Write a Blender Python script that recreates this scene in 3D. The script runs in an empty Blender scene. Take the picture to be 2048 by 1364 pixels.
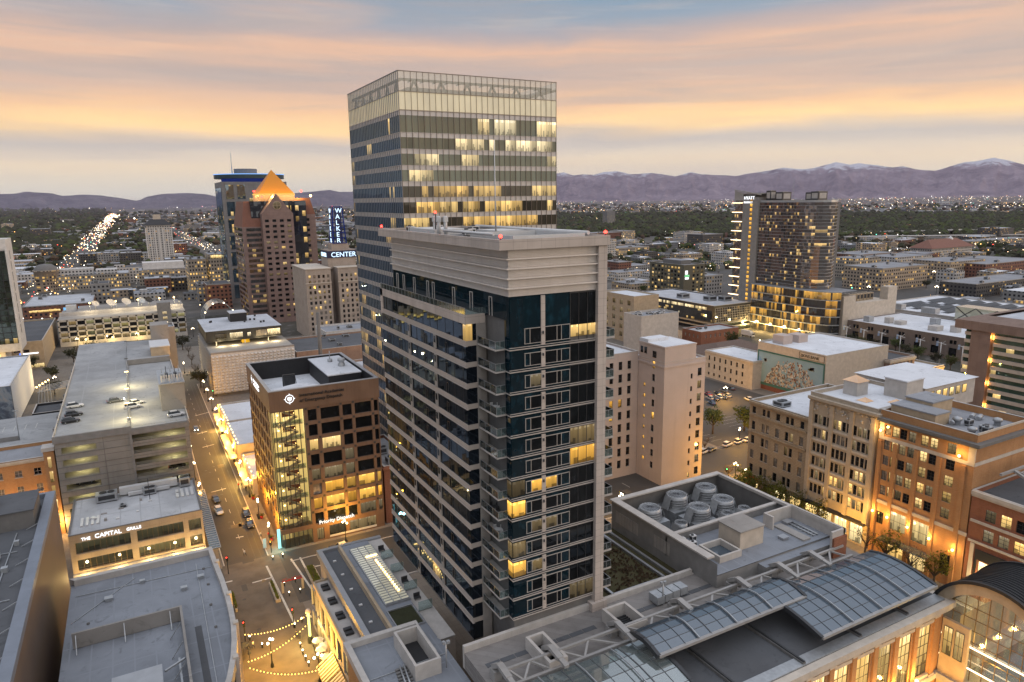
import bpy, bmesh, math, random
from mathutils import Vector, Matrix
R = random.Random(7)
C = bpy.context.scene.collection
SC = bpy.context.scene
# ------------------------------------------------------------------ camera (fitted to the street grid: +x west, +y south)
FOC, YAW, PIT, ROL, CAMZ = 1401.48, 0.496410, 0.199785, -0.0139473, 87.0
_f = Vector((math.sin(YAW)*math.cos(PIT), math.cos(YAW)*math.cos(PIT), -math.sin(PIT)))
_r0 = Vector((math.cos(YAW), -math.sin(YAW), 0)); _u0 = _r0.cross(_f)
_c, _s = math.cos(ROL), math.sin(ROL)
CR = _c*_r0 + _s*_u0; CU = -_s*_r0 + _c*_u0; CF = _f
cam = bpy.data.cameras.new('camera'); camo = bpy.data.objects.new('camera', cam); C.objects.link(camo)
cam.sensor_width = 36.0; cam.lens = FOC/2048*36.0; cam.clip_start = 1.0; cam.clip_end = 90000
camo.matrix_world = Matrix(((CR.x, CU.x, -CF.x, 0), (CR.y, CU.y, -CF.y, 0), (CR.z, CU.z, -CF.z, CAMZ), (0, 0, 0, 1)))
SC.camera = camo
def ray(px, py): return CR*((px-1024)/FOC) + CU*((682-py)/FOC) + CF
def G(px, py, z=0.0):                # photo point on a level plane -> (x, y)
 d = ray(px, py); t = (z-CAMZ)/d.z; return d.x*t, d.y*t
def XP(px, py, x):                   # on a plane of constant x -> (y, z)
 d = ray(px, py); t = x/d.x; return d.y*t, d.z*t+CAMZ
def YP(px, py, y):
 d = ray(px, py); t = y/d.y; return d.x*t, d.z*t+CAMZ
# ------------------------------------------------------------------ render / light
SC.render.engine = 'CYCLES'
SC.view_settings.view_transform = 'Standard'; SC.view_settings.look = 'None'
SC.view_settings.exposure = 0.0; SC.view_settings.gamma = 1.0
cy = SC.cycles
cy.use_denoising = True
try: cy.denoiser = 'OPENIMAGEDENOISE'; cy.denoising_input_passes = 'RGB_ALBEDO_NORMAL'
except Exception: pass
cy.max_bounces = 6; cy.diffuse_bounces = 2; cy.glossy_bounces = 3; cy.transmission_bounces = 4; cy.volume_bounces = 0
cy.transparent_max_bounces = 8; cy.sample_clamp_indirect = 2.5; cy.caustics_reflective = False; cy.caustics_refractive = False
cy.use_light_tree = True
HAZE = 0.000019; LAMPK = 3.7
SUN_EL, SUN_AZ = math.radians(4.0), math.radians(62)      # azimuth measured from +y (south) towards +x (west)
sun = bpy.data.lights.new('sun', 'SUN'); suno = bpy.data.objects.new('sun', sun); C.objects.link(suno)
sun.energy = 1.0; sun.angle = math.radians(25); sun.color = (1.0, 0.72, 0.5)
AZW = math.radians(112)
_sd = Vector((math.sin(AZW)*math.cos(math.radians(9)), math.cos(AZW)*math.cos(math.radians(9)), math.sin(math.radians(9))))
suno.rotation_euler = (-_sd).to_track_quat('-Z', 'Y').to_euler()
W = bpy.data.worlds.new('World'); SC.world = W; W.use_nodes = True
class NT:
 """terse node builder"""
 def __init__(s, tree): s.t = tree; s.n = tree.nodes; s.l = tree.links
 def node(s, typ, ins=None, **kw):
  nd = s.n.new(typ)
  for k, v in kw.items(): setattr(nd, k, v)
  for k, v in (ins or {}).items(): s.put(nd, k, v)
  return nd
 def put(s, nd, k, v):
  inp = nd.inputs[k]
  if isinstance(v, bpy.types.NodeSocket): s.l.new(v, inp)
  elif isinstance(v, bpy.types.Node): s.l.new(v.outputs[0], inp)
  else: inp.default_value = v
 def m(s, op, a, b=None, c=None, clamp=False):
  nd = s.n.new('ShaderNodeMath'); nd.operation = op; nd.use_clamp = clamp
  for i, v in enumerate((a, b, c)):
   if v is not None: s.put(nd, i, v)
  return nd.outputs[0]
 def mixc(s, f, a, b, blend='MIX'):
  nd = s.n.new('ShaderNodeMix'); nd.data_type = 'RGBA'; nd.blend_type = blend
  s.put(nd, 0, f); s.put(nd, 6, a); s.put(nd, 7, b); return nd.outputs[2]
 def ramp(s, f, stops, interp='LINEAR'):
  nd = s.n.new('ShaderNodeValToRGB'); cr = nd.color_ramp; cr.interpolation = interp
  while len(cr.elements) > 1: cr.elements.remove(cr.elements[-1])
  for i, (p, col) in enumerate(stops):
   e = cr.elements[0] if i == 0 else cr.elements.new(p)
   e.position = p; e.color = tuple(col)+((1,) if len(col) == 3 else ())
  s.put(nd, 0, f); return nd.outputs[0]
 def noise(s, vec, scale, detail=4, rough=.55, dist=0, dim='3D'):
  nd = s.n.new('ShaderNodeTexNoise'); nd.noise_dimensions = dim
  s.put(nd, 'Vector', vec); nd.inputs['Scale'].default_value = scale
  nd.inputs['Detail'].default_value = detail; nd.inputs['Roughness'].default_value = rough
  nd.inputs['Distortion'].default_value = dist
  return nd.outputs[0]
 def comb(s, x, y, z):
  nd = s.n.new('ShaderNodeCombineXYZ'); s.put(nd, 0, x); s.put(nd, 1, y); s.put(nd, 2, z); return nd.outputs[0]
 def sep(s, v):
  nd = s.n.new('ShaderNodeSeparateXYZ'); s.put(nd, 0, v); return nd.outputs
# ---- dusk sky: Nishita twilight + streaky cloud deck
nt = NT(W.node_tree); nt.n.clear()
out = nt.node('ShaderNodeOutputWorld')
sky = nt.node('ShaderNodeTexSky', sky_type='NISHITA', sun_disc=False, sun_elevation=SUN_EL, sun_rotation=AZW, altitude=1300, air_density=1.2, dust_density=2.0)
tc = nt.node('ShaderNodeTexCoord'); sx, sy, sz = nt.sep(tc.outputs['Generated'])
el = nt.m('DIVIDE', nt.m('ARCSINE', sz), math.radians(1))               # degrees above horizon
az = nt.m('DIVIDE', nt.m('ARCTAN2', sx, sy), math.radians(1))           # 0 south .. 90 west
# stretched cloud coordinates
def cl(sa, se, seed, detail=5, dist=0.6, tilt=0.0):
 e2 = nt.m('ADD', el, nt.m('MULTIPLY', az, tilt))
 return nt.noise(nt.comb(nt.m('MULTIPLY', az, sa), nt.m('MULTIPLY', e2, se), seed), 1.0, detail, .55, dist)
warp = nt.m('MULTIPLY', nt.m('SUBTRACT', cl(.035, .16, 3.1, 4, .8, .01), .5), 5.5)
e3 = nt.m('ADD', el, nt.m('MULTIPLY', warp, nt.m('MULTIPLY', el, .1, clamp=True)))
base = nt.ramp(nt.m('DIVIDE', e3, 90), [(-.02, (.60, .55, .50)), (0.0, (.74, .75, .70)), (.014, (.86, .81, .67)), (.030, (1.06, .87, .60)), (.037, (.92, .78, .60)), (.046, (.62, .57, .53)), (.053, (.86, .68, .50)),
 (.060, (1.30, .86, .37)), (.075, (1.05, .63, .33)), (.089, (.72, .49, .37)), (.105, (.62, .45, .37)), (.120, (.86, .52, .34)), (.134, (.52, .41, .39)), (.150, (.31, .37, .45)), (.175, (.20, .33, .46)), (.3, (.30, .37, .46)), (.5, (.34, .40, .50)), (1.0, (.36, .43, .55))])
s1 = cl(.045, .55, 11.7, 6, .5, .02); s2 = cl(.02, .22, 5.3, 5, .7, -.015); s3 = cl(.11, 1.6, 8.8, 5, .4, .012)
mid = nt.m('MULTIPLY', nt.m('SUBTRACT', el, 3.0), .25, clamp=True)
hi = nt.m('SUBTRACT', 1.0, nt.m('MULTIPLY', nt.m('SUBTRACT', el, 22), .05, clamp=True))
wt = nt.m('MULTIPLY', mid, hi)
c1 = nt.mixc(nt.m('MULTIPLY', nt.m('MULTIPLY', nt.m('SUBTRACT', s1, .47), 5.0, clamp=True), nt.m('MULTIPLY', wt, .55)), base, (.43, .37, .36, 1))
c2 = nt.mixc(nt.m('MULTIPLY', nt.m('MULTIPLY', nt.m('SUBTRACT', s2, .52), 5.0, clamp=True), nt.m('MULTIPLY', wt, .42)), c1, (.98, .58, .36, 1))
c3 = nt.mixc(nt.m('MULTIPLY', nt.m('MULTIPLY', nt.m('SUBTRACT', s3, .55), 4.0, clamp=True), .25), c2, (.95, .72, .52, 1))
c3 = nt.mixc(nt.m('MULTIPLY', nt.m('MULTIPLY', nt.m('SUBTRACT', cl(.03, .9, 21.2, 4, .3), .55), 5.0, clamp=True), .26), c3, (.50, .47, .46, 1))
# the east half of the sky is already blue grey
eastw = nt.m('MULTIPLY', nt.m('SUBTRACT', nt.m('MULTIPLY', sx, -1), .25), 1.3, clamp=True)
c4 = nt.mixc(nt.m('MULTIPLY', eastw, .85), c3, (.20, .25, .34, 1))
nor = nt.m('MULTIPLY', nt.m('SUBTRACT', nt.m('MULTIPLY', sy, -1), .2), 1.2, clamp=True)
c4 = nt.mixc(nt.m('MULTIPLY', nor, nt.m('ADD', .38, nt.m('MULTIPLY', nt.m('SUBTRACT', el, 8), .04, clamp=True), clamp=True)), c4, (1.35, 1.24, 1.14, 1))  # northern sky brightened out of view, as fill for walls facing the camera
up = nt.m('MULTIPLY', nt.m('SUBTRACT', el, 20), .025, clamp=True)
c4 = nt.mixc(nt.m('MULTIPLY', up, .8), c4, (1.35, 1.39, 1.52, 1))  # overhead sky brightened too, above the view, to lift the roofs
nsk = nt.mixc(1.0, sky.outputs[0], (.03, .03, .03, 1), 'MULTIPLY')
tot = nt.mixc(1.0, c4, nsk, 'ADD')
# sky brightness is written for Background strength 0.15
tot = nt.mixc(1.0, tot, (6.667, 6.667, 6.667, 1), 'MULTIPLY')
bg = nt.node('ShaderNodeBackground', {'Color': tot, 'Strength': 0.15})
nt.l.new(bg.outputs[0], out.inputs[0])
# ------------------------------------------------------------------ mesh builder
class MB:
 def __init__(s): s.v = []; s.f = []; s.m = []; s.sm = []
 def quad(s, a, b, c, d, m=0, sm=False):
  i = len(s.v); s.v += [a, b, c, d]; s.f.append((i, i+1, i+2, i+3)); s.m.append(m); s.sm.append(sm)
 def poly(s, pts, m=0):
  i = len(s.v); s.v += list(pts); s.f.append(tuple(range(i, i+len(pts)))); s.m.append(m); s.sm.append(False)
 def box(s, x0, y0, z0, x1, y1, z1, m=0, skip=''):
  if x1 < x0: x0, x1 = x1, x0
  if y1 < y0: y0, y1 = y1, y0
  if z1 < z0: z0, z1 = z1, z0
  i = len(s.v)
  s.v += [(x0, y0, z0), (x1, y0, z0), (x1, y1, z0), (x0, y1, z0), (x0, y0, z1), (x1, y0, z1), (x1, y1, z1), (x0, y1, z1)]
  for k, q in (('b', (0, 3, 2, 1)), ('t', (4, 5, 6, 7)), ('n', (0, 1, 5, 4)), ('s', (2, 3, 7, 6)), ('w', (1, 2, 6, 5)), ('e', (3, 0, 4, 7))):
   if k in skip: continue
   s.f.append(tuple(i+j for j in q)); s.m.append(m); s.sm.append(False)
  return s
 def prism(s, pts, z0, z1, m=0, mt=None, bottom=True):
  n = len(pts)
  if sum(pts[i][0]*pts[(i+1) % n][1]-pts[(i+1) % n][0]*pts[i][1] for i in range(n)) < 0: pts = pts[::-1]
  for i in range(n):
   a, b = pts[i], pts[(i+1) % n]
   s.quad((a[0], a[1], z0), (b[0], b[1], z0), (b[0], b[1], z1), (a[0], a[1], z1), m)
  s.poly([(p[0], p[1], z1) for p in pts], m if mt is None else mt)
  if bottom: s.poly([(p[0], p[1], z0) for p in pts[::-1]], m)
  return s
 def tube(s, p0, p1, r0, r1=None, n=8, m=0, cap=True):
  p0, p1 = Vector(p0), Vector(p1); r1 = r0 if r1 is None else r1
  d = (p1-p0).normalized(); a = d.orthogonal().normalized(); b = d.cross(a)
  i = len(s.v)
  for p, r in ((p0, r0), (p1, r1)):
   for k in range(n):
    t = 2*math.pi*k/n; s.v.append(tuple(p+a*math.cos(t)*r+b*math.sin(t)*r))
  for k in range(n):
   j = (k+1) % n; s.f.append((i+k, i+j, i+n+j, i+n+k)); s.m.append(m); s.sm.append(n > 5)
  if cap:
   s.f.append(tuple(i+k for k in range(n))[::-1]); s.f.append(tuple(i+n+k for k in range(n))); s.m += [m, m]; s.sm += [False, False]
  return s
 def bar(s, p0, p1, w, h, m=0):           # rectangular bar
  p0, p1 = Vector(p0), Vector(p1); d = (p1-p0).normalized()
  a = d.cross(Vector((0, 0, 1)));  a = a.normalized() if a.length > 1e-4 else Vector((1, 0, 0)); b = a.cross(d)
  q = [p+a*w/2*i+b*h/2*j for p in (p0, p1) for i, j in ((-1, -1), (1, -1), (1, 1), (-1, 1))]
  i = len(s.v); s.v += [tuple(v) for v in q]
  for f in ((3, 2, 1, 0), (4, 5, 6, 7), (0, 1, 5, 4), (1, 2, 6, 5), (2, 3, 7, 6), (3, 0, 4, 7)):
   s.f.append(tuple(i+j for j in f)); s.m.append(m); s.sm.append(False)
  return s
 def lathe(s, x, y, prof, n=12, m=0):       # prof: list of (r, z)
  i = len(s.v)
  for r, z in prof:
   for k in range(n):
    t = 2*math.pi*k/n; s.v.append((x+r*math.cos(t), y+r*math.sin(t), z))
  for j in range(len(prof)-1):
   for k in range(n):
    k2 = (k+1) % n
    s.f.append((i+j*n+k, i+j*n+k2, i+(j+1)*n+k2, i+(j+1)*n+k)); s.m.append(m); s.sm.append(True)
  s.f.append(tuple(i+(len(prof)-1)*n+k for k in range(n))); s.m.append(m); s.sm.append(False)
  return s
 def ball(s, c, r, m=0, n=6, sq=1.0):
  prof = [(max(.001, r*math.sin(math.pi*j/n)), c[2]-r*sq*math.cos(math.pi*j/n)) for j in range(n+1)]
  return s.lathe(c[0], c[1], prof, max(6, n+2), m)
 def mesh(s, name, mats, org=(0, 0, 0)):
  me = bpy.data.meshes.new(name)
  ox, oy, oz = org
  me.from_pydata([(a-ox, b-oy, c-oz) for a, b, c in s.v], [], s.f)
  for mt in (mats if isinstance(mats, (list, tuple)) else [mats]): me.materials.append(mt)
  me.polygons.foreach_set('material_index', s.m); me.polygons.foreach_set('use_smooth', s.sm)
  me.update(); return me
 def build(s, name, mats, parent=None, org=None):
  """parent: Empty or mesh thing; org: base point of a top-level thing"""
  if parent is not None:
   o0 = wloc(parent) if org is None else org
   ob = bpy.data.objects.new(name, s.mesh(name, mats, o0)); C.objects.link(ob); ob.parent = parent
   if org is not None: ob.location = Vector(org)-Vector(wloc(parent))
  else:
   o0 = org or (0, 0, 0)
   ob = bpy.data.objects.new(name, s.mesh(name, mats, o0)); C.objects.link(ob); ob.location = o0
  return ob
def wloc(o):
 v = Vector(o.location)
 while o.parent: o = o.parent; v += Vector(o.location)
 return tuple(v)
def tag(o, label=None, cat=None, group=None, kind=None):
 if label: o['label'] = label
 if cat: o['category'] = cat
 if group: o['group'] = group
 if kind: o['kind'] = kind
 return o
def thing(name, label, cat, loc, group=None):
 o = bpy.data.objects.new(name, None); C.objects.link(o); o.location = loc; o.empty_display_size = 1
 return tag(o, label, cat, group)
def copy_tree(o, loc=None, parent=None, label=None, rot=None):
 c = o.copy(); C.objects.link(c); c.parent = parent
 if loc is not None: c.location = loc
 if rot is not None: c.rotation_euler = (0, 0, rot)
 if label: c['label'] = label
 for ch in list(KIDS.get(o.name, ())): copy_tree(ch, None, c)
 return c
KIDS = {}
def reg(o):                                # remember a prototype's tree before copying
 for ch in bpy.data.objects:
  if ch.parent is o: KIDS.setdefault(o.name, []).append(ch); reg(ch)
 return o
# ------------------------------------------------------------------ materials
def newmat(name):
 m = bpy.data.materials.new(name); m.use_nodes = True; t = NT(m.node_tree); t.n.clear()
 o = t.node('ShaderNodeOutputMaterial'); return m, t, o
def princ(t, col, rough=.8, spec=.3, metal=0.0, bump=None, bstr=.3, bdist=.05, ior=None):
 p = t.node('ShaderNodeBsdfPrincipled'); t.put(p, 'Base Color', col); t.put(p, 'Roughness', rough)
 t.put(p, 'Specular IOR Level', spec); t.put(p, 'Metallic', metal)
 if ior: t.put(p, 'IOR', ior)
 if bump is not None:
  b = t.node('ShaderNodeBump', {'Strength': bstr, 'Distance': bdist, 'Height': bump}); t.put(p, 'Normal', b.outputs[0])
 return p
def c4_(c): return (c[0], c[1], c[2], 1)
def shade(c, k): return (c[0]*k, c[1]*k, c[2]*k, 1)
def pos(t): return t.node('ShaderNodeNewGeometry').outputs['Position']
def plain(name, col, rough=.8, var=.18, scale=.6, spec=.3, metal=0.0, streak=True):
 """weathered paint, concrete or metal"""
 m, t, o = newmat(name); p = pos(t)
 n1 = t.noise(p, scale, 5); n2 = t.noise(p, scale*9, 3)
 col2 = t.mixc(t.m('MULTIPLY', t.m('SUBTRACT', n1, .35), 2.2, clamp=True), shade(col, 1-var), shade(col, 1+var*.6))
 col2 = t.mixc(t.m('MULTIPLY', n2, .25), col2, shade(col, .8))
 if streak:
  x, y, z = t.sep(p)
  st = t.noise(t.comb(t.m('MULTIPLY', x, 1.1), t.m('MULTIPLY', y, 1.1), t.m('MULTIPLY', z, .06)), 1.0, 4)
  col2 = t.mixc(t.m('MULTIPLY', t.m('SUBTRACT', st, .55), 2.0, clamp=True), col2, shade(col, .72))
 t.l.new(princ(t, col2, rough, spec, metal, n2, .15).outputs[0], o.inputs[0]); return m
def roofmat(name, col, patch=.25, speck=.3, seam=6.0, seamk=.82):
 """gravel or membrane roof with seams, stains and puddle marks"""
 m, t, o = newmat(name); p = pos(t)
 n1 = t.noise(p, .09, 5, .6, .4); n2 = t.noise(p, 2.5, 4, .7); n3 = t.noise(p, .35, 5, .65, 1.2)
 c = t.mixc(t.m('MULTIPLY', t.m('SUBTRACT', n1, .35), 2.4, clamp=True), shade(col, 1-patch), shade(col, 1.08))
 c = t.mixc(t.m('MULTIPLY', t.m('SUBTRACT', n2, .3), speck, clamp=True), c, shade(col, .6))
 c = t.mixc(t.m('MULTIPLY', t.m('SUBTRACT', n3, .57), 6.0, clamp=True), c, shade(col, .55))
 x, y, z = t.sep(p)
 if seam:
  fx = t.m('LESS_THAN', t.m('FRACT', t.m('DIVIDE', x, seam)), .16/seam*1.5)
  fy = t.m('LESS_THAN', t.m('FRACT', t.m('DIVIDE', y, seam*2.7)), .1/seam)
  c = t.mixc(t.m('MAXIMUM', fx, fy), c, shade(col, seamk))
 t.l.new(princ(t, c, .9, .2, 0, n2, .25).outputs[0], o.inputs[0]); return m
def brickmat(name, c1, c2, mortar, bw=.5, bh=.2, ms=.012, rough=.85, var=.2, off=.5):
 """brick or panel cladding laid on walls (u = x+y, v = z)"""
 m, t, o = newmat(name); p = pos(t); x, y, z = t.sep(p)
 b = t.n.new('ShaderNodeTexBrick'); t.put(b, 'Vector', t.comb(t.m('ADD', x, y), z, 0)); b.offset = off
 b.inputs['Color1'].default_value = c4_(c1); b.inputs['Color2'].default_value = c4_(c2); b.inputs['Mortar'].default_value = c4_(mortar)
 b.inputs['Scale'].default_value = 1; b.inputs['Mortar Size'].default_value = ms; b.inputs['Brick Width'].default_value = bw; b.inputs['Row Height'].default_value = bh
 b.inputs['Bias'].default_value = 0; b.inputs['Mortar Smooth'].default_value = .2
 n = t.noise(p, .25, 5); n2 = t.noise(t.comb(t.m('MULTIPLY', x, .9), t.m('MULTIPLY', y, .9), t.m('MULTIPLY', z, .07)), 1.0, 4)
 c = t.mixc(t.m('MULTIPLY', t.m('SUBTRACT', n, .4), 2, clamp=True), b.outputs[0], t.mixc(1.0, b.outputs[0], (1-var*1.4, 1-var*1.4, 1-var*1.4, 1), 'MULTIPLY'))
 c = t.mixc(t.m('MULTIPLY', t.m('SUBTRACT', n2, .52), 2, clamp=True), c, t.mixc(1.0, c, (.68, .66, .64, 1), 'MULTIPLY'))
 t.l.new(princ(t, c, rough, .25, 0, b.outputs[1], .3, -.02).outputs[0], o.inputs[0]); return m
def emis(name, col, s, sample=False):
 m, t, o = newmat(name); e = t.node('ShaderNodeEmission', {'Color': c4_(col), 'Strength': s}); t.l.new(e.outputs[0], o.inputs[0])
 if not sample: m.cycles.emission_sampling = 'NONE'
 return m
def room(t, h, u, seed, warm, cell=.9):
 """a lit room behind the pane; h runs 0..1 from sill to head"""
 cu = t.noise(t.comb(t.m('MULTIPLY', u, 1.3/cell), seed, 0), 1.0, 2)
 wn = t.node('ShaderNodeTexWhiteNoise', noise_dimensions='2D'); t.put(wn, 'Vector', t.comb(t.m('FLOOR', t.m('MULTIPLY', u, 1.9/cell)), t.m('FLOOR', t.m('MULTIPLY', seed, 3)), 0)); fu = wn.outputs['Value']
 g_ = t.m('ADD', .5, t.m('MULTIPLY', h, .75))
 g_ = t.m('MULTIPLY', g_, t.m('ADD', .45, t.m('MULTIPLY', cu, 1.15)))
 low = t.m('LESS_THAN', h, t.m('MULTIPLY', t.m('SUBTRACT', fu, .3), .62))
 g_ = t.m('MULTIPLY', g_, t.m('SUBTRACT', 1.0, t.m('MULTIPLY', low, .62)))
 top = t.m('MULTIPLY', t.m('GREATER_THAN', h, .82), t.m('GREATER_THAN', t.noise(t.comb(t.m('MULTIPLY', u, 1.7/cell), seed, 4), 1.0, 1), .52))
 c = t.mixc(top, c4_(warm), (warm[0]*1.5, warm[1]*1.65, warm[2]*2.1, 1))
 return t.mixc(1.0, c, t.comb(g_, g_, g_), 'MULTIPLY')
def interior(t, u, v, seed, warm, cell=.9):
 """what a lit room shows through the pane: ceiling lamps, walls, dark furniture"""
 vor = t.n.new('ShaderNodeTexVoronoi'); vor.distance = 'CHEBYCHEV'; t.put(vor, 'Vector', t.comb(t.m('MULTIPLY', u, 1/cell), t.m('MULTIPLY', v, .8/cell), seed)); vor.inputs['Scale'].default_value = 1
 k = t.sep(vor.outputs['Color'])[0]
 return t.ramp(k, [(0, shade(warm, .12)), (.25, shade(warm, .45)), (.5, shade(warm, .8)), (.8, shade(warm, 1.1)), (.95, (warm[0]*1.6, warm[1]*1.7, warm[2]*2.0, 1))], 'CONSTANT')
def pane(name, lit=None, strength=1.0, tint=(.005, .006, .007), refl=.05, cell=.9, cover=1.0, wob=.015):
 """glass pane: reflective, dark or with a lit room behind"""
 m, t, o = newmat(name); p = pos(t); x, y, z = t.sep(p)
 rnd = t.node('ShaderNodeObjectInfo').outputs['Random']
 gl = t.node('ShaderNodeBsdfGlossy', {'Color': (.85, .9, .95, 1), 'Roughness': .03})
 bn = t.node('ShaderNodeBump', {'Strength': .35, 'Distance': wob, 'Height': t.noise(p, .9, 2)}); t.put(gl, 'Normal', bn.outputs[0])
 u = t.m('ADD', x, y)
 if lit is None:
  vor = t.noise(t.comb(u, t.m('MULTIPLY', z, .6), t.m('MULTIPLY', rnd, 31)), .8, 2)
  body = t.node('ShaderNodeBsdfDiffuse', {'Color': t.mixc(t.m('MULTIPLY', t.m('SUBTRACT', vor, .5), 3, clamp=True), c4_(tint), shade(tint, 3.2))})
 else:
  oz = t.sep(t.node('ShaderNodeTexCoord').outputs['Generated'])[2]
  col = room(t, oz, u, t.m('MULTIPLY', rnd, 57), lit, cell); col = t.mixc(t.m('MULTIPLY', t.m('FRACT', t.m('MULTIPLY', rnd, 7.3)), .55), col, t.mixc(1.0, col, (1.0, 1.32, 2.3, 1), 'MULTIPLY'))
  k = t.m('ADD', .35, t.m('MULTIPLY', rnd, 1.0))
  if cover < 1:
   f = t.m('GREATER_THAN', t.noise(t.comb(u, t.m('MULTIPLY', z, .3), t.m('MULTIPLY', rnd, 91)), .45, 1), 1-cover); k = t.m('MULTIPLY', k, t.m('ADD', .06, f))
  body = t.node('ShaderNodeEmission', {'Color': col, 'Strength': t.m('MULTIPLY', k, strength)})
  m.cycles.emission_sampling = 'NONE'
 fr = t.node('ShaderNodeFresnel', {'IOR': 1.5})
 mx = t.node('ShaderNodeMixShader', {0: t.m('ADD', t.m('MULTIPLY', fr.outputs[0], .6), refl*(.5 if lit else 1), clamp=True), 1: body.outputs[0], 2: gl.outputs[0]})
 t.l.new(mx.outputs[0], o.inputs[0]); return m
def curtain(name, tint, refl, pw, ph, z0, litf, warm, strength, gcol=(.8, .86, .92), band=None, run=5, cell=.8, wob=.02, dirt=.0):
 """curtain-wall glazing, panes pw x ph; litf of the floors' rooms are lit"""
 m, t, o = newmat(name); p = pos(t); x, y, z = t.sep(p); u = t.m('ADD', x, y)
 iu = t.m('FLOOR', t.m('DIVIDE', u, pw)); iz = t.m('FLOOR', t.m('DIVIDE', t.m('SUBTRACT', z, z0), ph))
 ir = t.m('FLOOR', t.m('DIVIDE', t.m('ADD', iu, t.m('MULTIPLY', iz, 3)), run))
 w1 = t.node('ShaderNodeTexWhiteNoise', noise_dimensions='3D'); t.put(w1, 'Vector', t.comb(ir, iz, 1.5)); r1 = w1.outputs['Value']
 w2 = t.node('ShaderNodeTexWhiteNoise', noise_dimensions='3D'); t.put(w2, 'Vector', t.comb(iu, iz, 7.5)); r2 = w2.outputs['Value']
 mask = t.m('MULTIPLY', t.m('LESS_THAN', r1, litf*1.15), t.m('LESS_THAN', r2, .87))
 k = t.m('MULTIPLY', mask, t.m('ADD', .3, t.m('MULTIPLY', r2, 1.2)))
 hh = t.m('FRACT', t.m('DIVIDE', t.m('SUBTRACT', z, z0), ph)); col = room(t, hh, u, t.m('ADD', t.m('MULTIPLY', iz, 3.7), 1.3), warm, cell)
 col = t.mixc(t.m('MULTIPLY', t.m('FRACT', t.m('MULTIPLY', r1, 17)), .5), col, t.mixc(1.0, col, (1.0, 1.3, 2.1, 1), 'MULTIPLY'))
 e = t.node('ShaderNodeEmission', {'Color': col, 'Strength': t.m('MULTIPLY', k, strength)})
 d = t.node('ShaderNodeBsdfDiffuse', {'Color': t.mixc(r2, c4_(tint), shade(tint, 2.2))})
 body = t.node('ShaderNodeAddShader', {0: e.outputs[0], 1: d.outputs[0]})
 gl = t.node('ShaderNodeBsdfGlossy', {'Color': c4_(gcol), 'Roughness': .02})
 # every pane sits a hair out of true
 tilt = t.comb(t.m('MULTIPLY', t.m('SUBTRACT', r2, .5), wob), t.m('MULTIPLY', t.m('SUBTRACT', t.sep(w2.outputs['Color'])[1], .5), wob), t.m('MULTIPLY', t.m('SUBTRACT', t.sep(w2.outputs['Color'])[2], .5), wob))
 va = t.node('ShaderNodeVectorMath', operation='ADD'); t.put(va, 0, t.node('ShaderNodeNewGeometry').outputs['Normal']); t.put(va, 1, tilt)
 vn = t.node('ShaderNodeVectorMath', {0: va.outputs[0]}, operation='NORMALIZE'); t.put(gl, 'Normal', vn.outputs[0])
 fr = t.node('ShaderNodeFresnel', {'IOR': 1.45})
 mx = t.node('ShaderNodeMixShader', {0: t.m('ADD', t.m('MULTIPLY', fr.outputs[0], .7), refl, clamp=True), 1: body.outputs[0], 2: gl.outputs[0]})
 m.cycles.emission_sampling = 'NONE'
 t.l.new(mx.outputs[0], o.inputs[0]); return m
def skylight(name, col, lit=0.0, warm=(1, .8, .45), refl=.25):
 m, t, o = newmat(name); p = pos(t)
 gl = t.node('ShaderNodeBsdfGlossy', {'Color': (.9, .93, .97, 1), 'Roughness': .06})
 d = t.node('ShaderNodeBsdfDiffuse', {'Color': c4_(col)})
 body = d
 if lit:
  n = t.noise(p, .35, 3); e = t.node('ShaderNodeEmission', {'Color': c4_(warm), 'Strength': t.m('MULTIPLY', t.m('ADD', .35, n), lit)})
  body = t.node('ShaderNodeAddShader', {0: e.outputs[0], 1: d.outputs[0]}); m.cycles.emission_sampling = 'NONE'
 fr = t.node('ShaderNodeFresnel', {'IOR': 1.5})
 mx = t.node('ShaderNodeMixShader', {0: t.m('ADD', fr.outputs[0], refl, clamp=True), 1: body.outputs[0], 2: gl.outputs[0]})
 t.l.new(mx.outputs[0], o.inputs[0]); return m
def clear_glass(name, tint=(.8, .9, .9), op=.25):
 m, t, o = newmat(name)
 tr = t.node('ShaderNodeBsdfTransparent', {'Color': c4_(tint)}); gl = t.node('ShaderNodeBsdfGlossy', {'Color': (.9, .95, .95, 1), 'Roughness': .05})
 d = t.node('ShaderNodeBsdfDiffuse', {'Color': (.35, .42, .42, 1)})
 a = t.node('ShaderNodeMixShader', {0: op*.5, 1: tr.outputs[0], 2: d.outputs[0]})
 fr = t.node('ShaderNodeFresnel', {'IOR': 1.5})
 mx = t.node('ShaderNodeMixShader', {0: t.m('ADD', fr.outputs[0], op*.4, clamp=True), 1: a.outputs[0], 2: gl.outputs[0]})
 t.l.new(mx.outputs[0], o.inputs[0]); return m
WARM = (1.0, .60, .17); WARMW = (1.0, .72, .33); AMB = (1.0, .47, .06)
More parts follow.
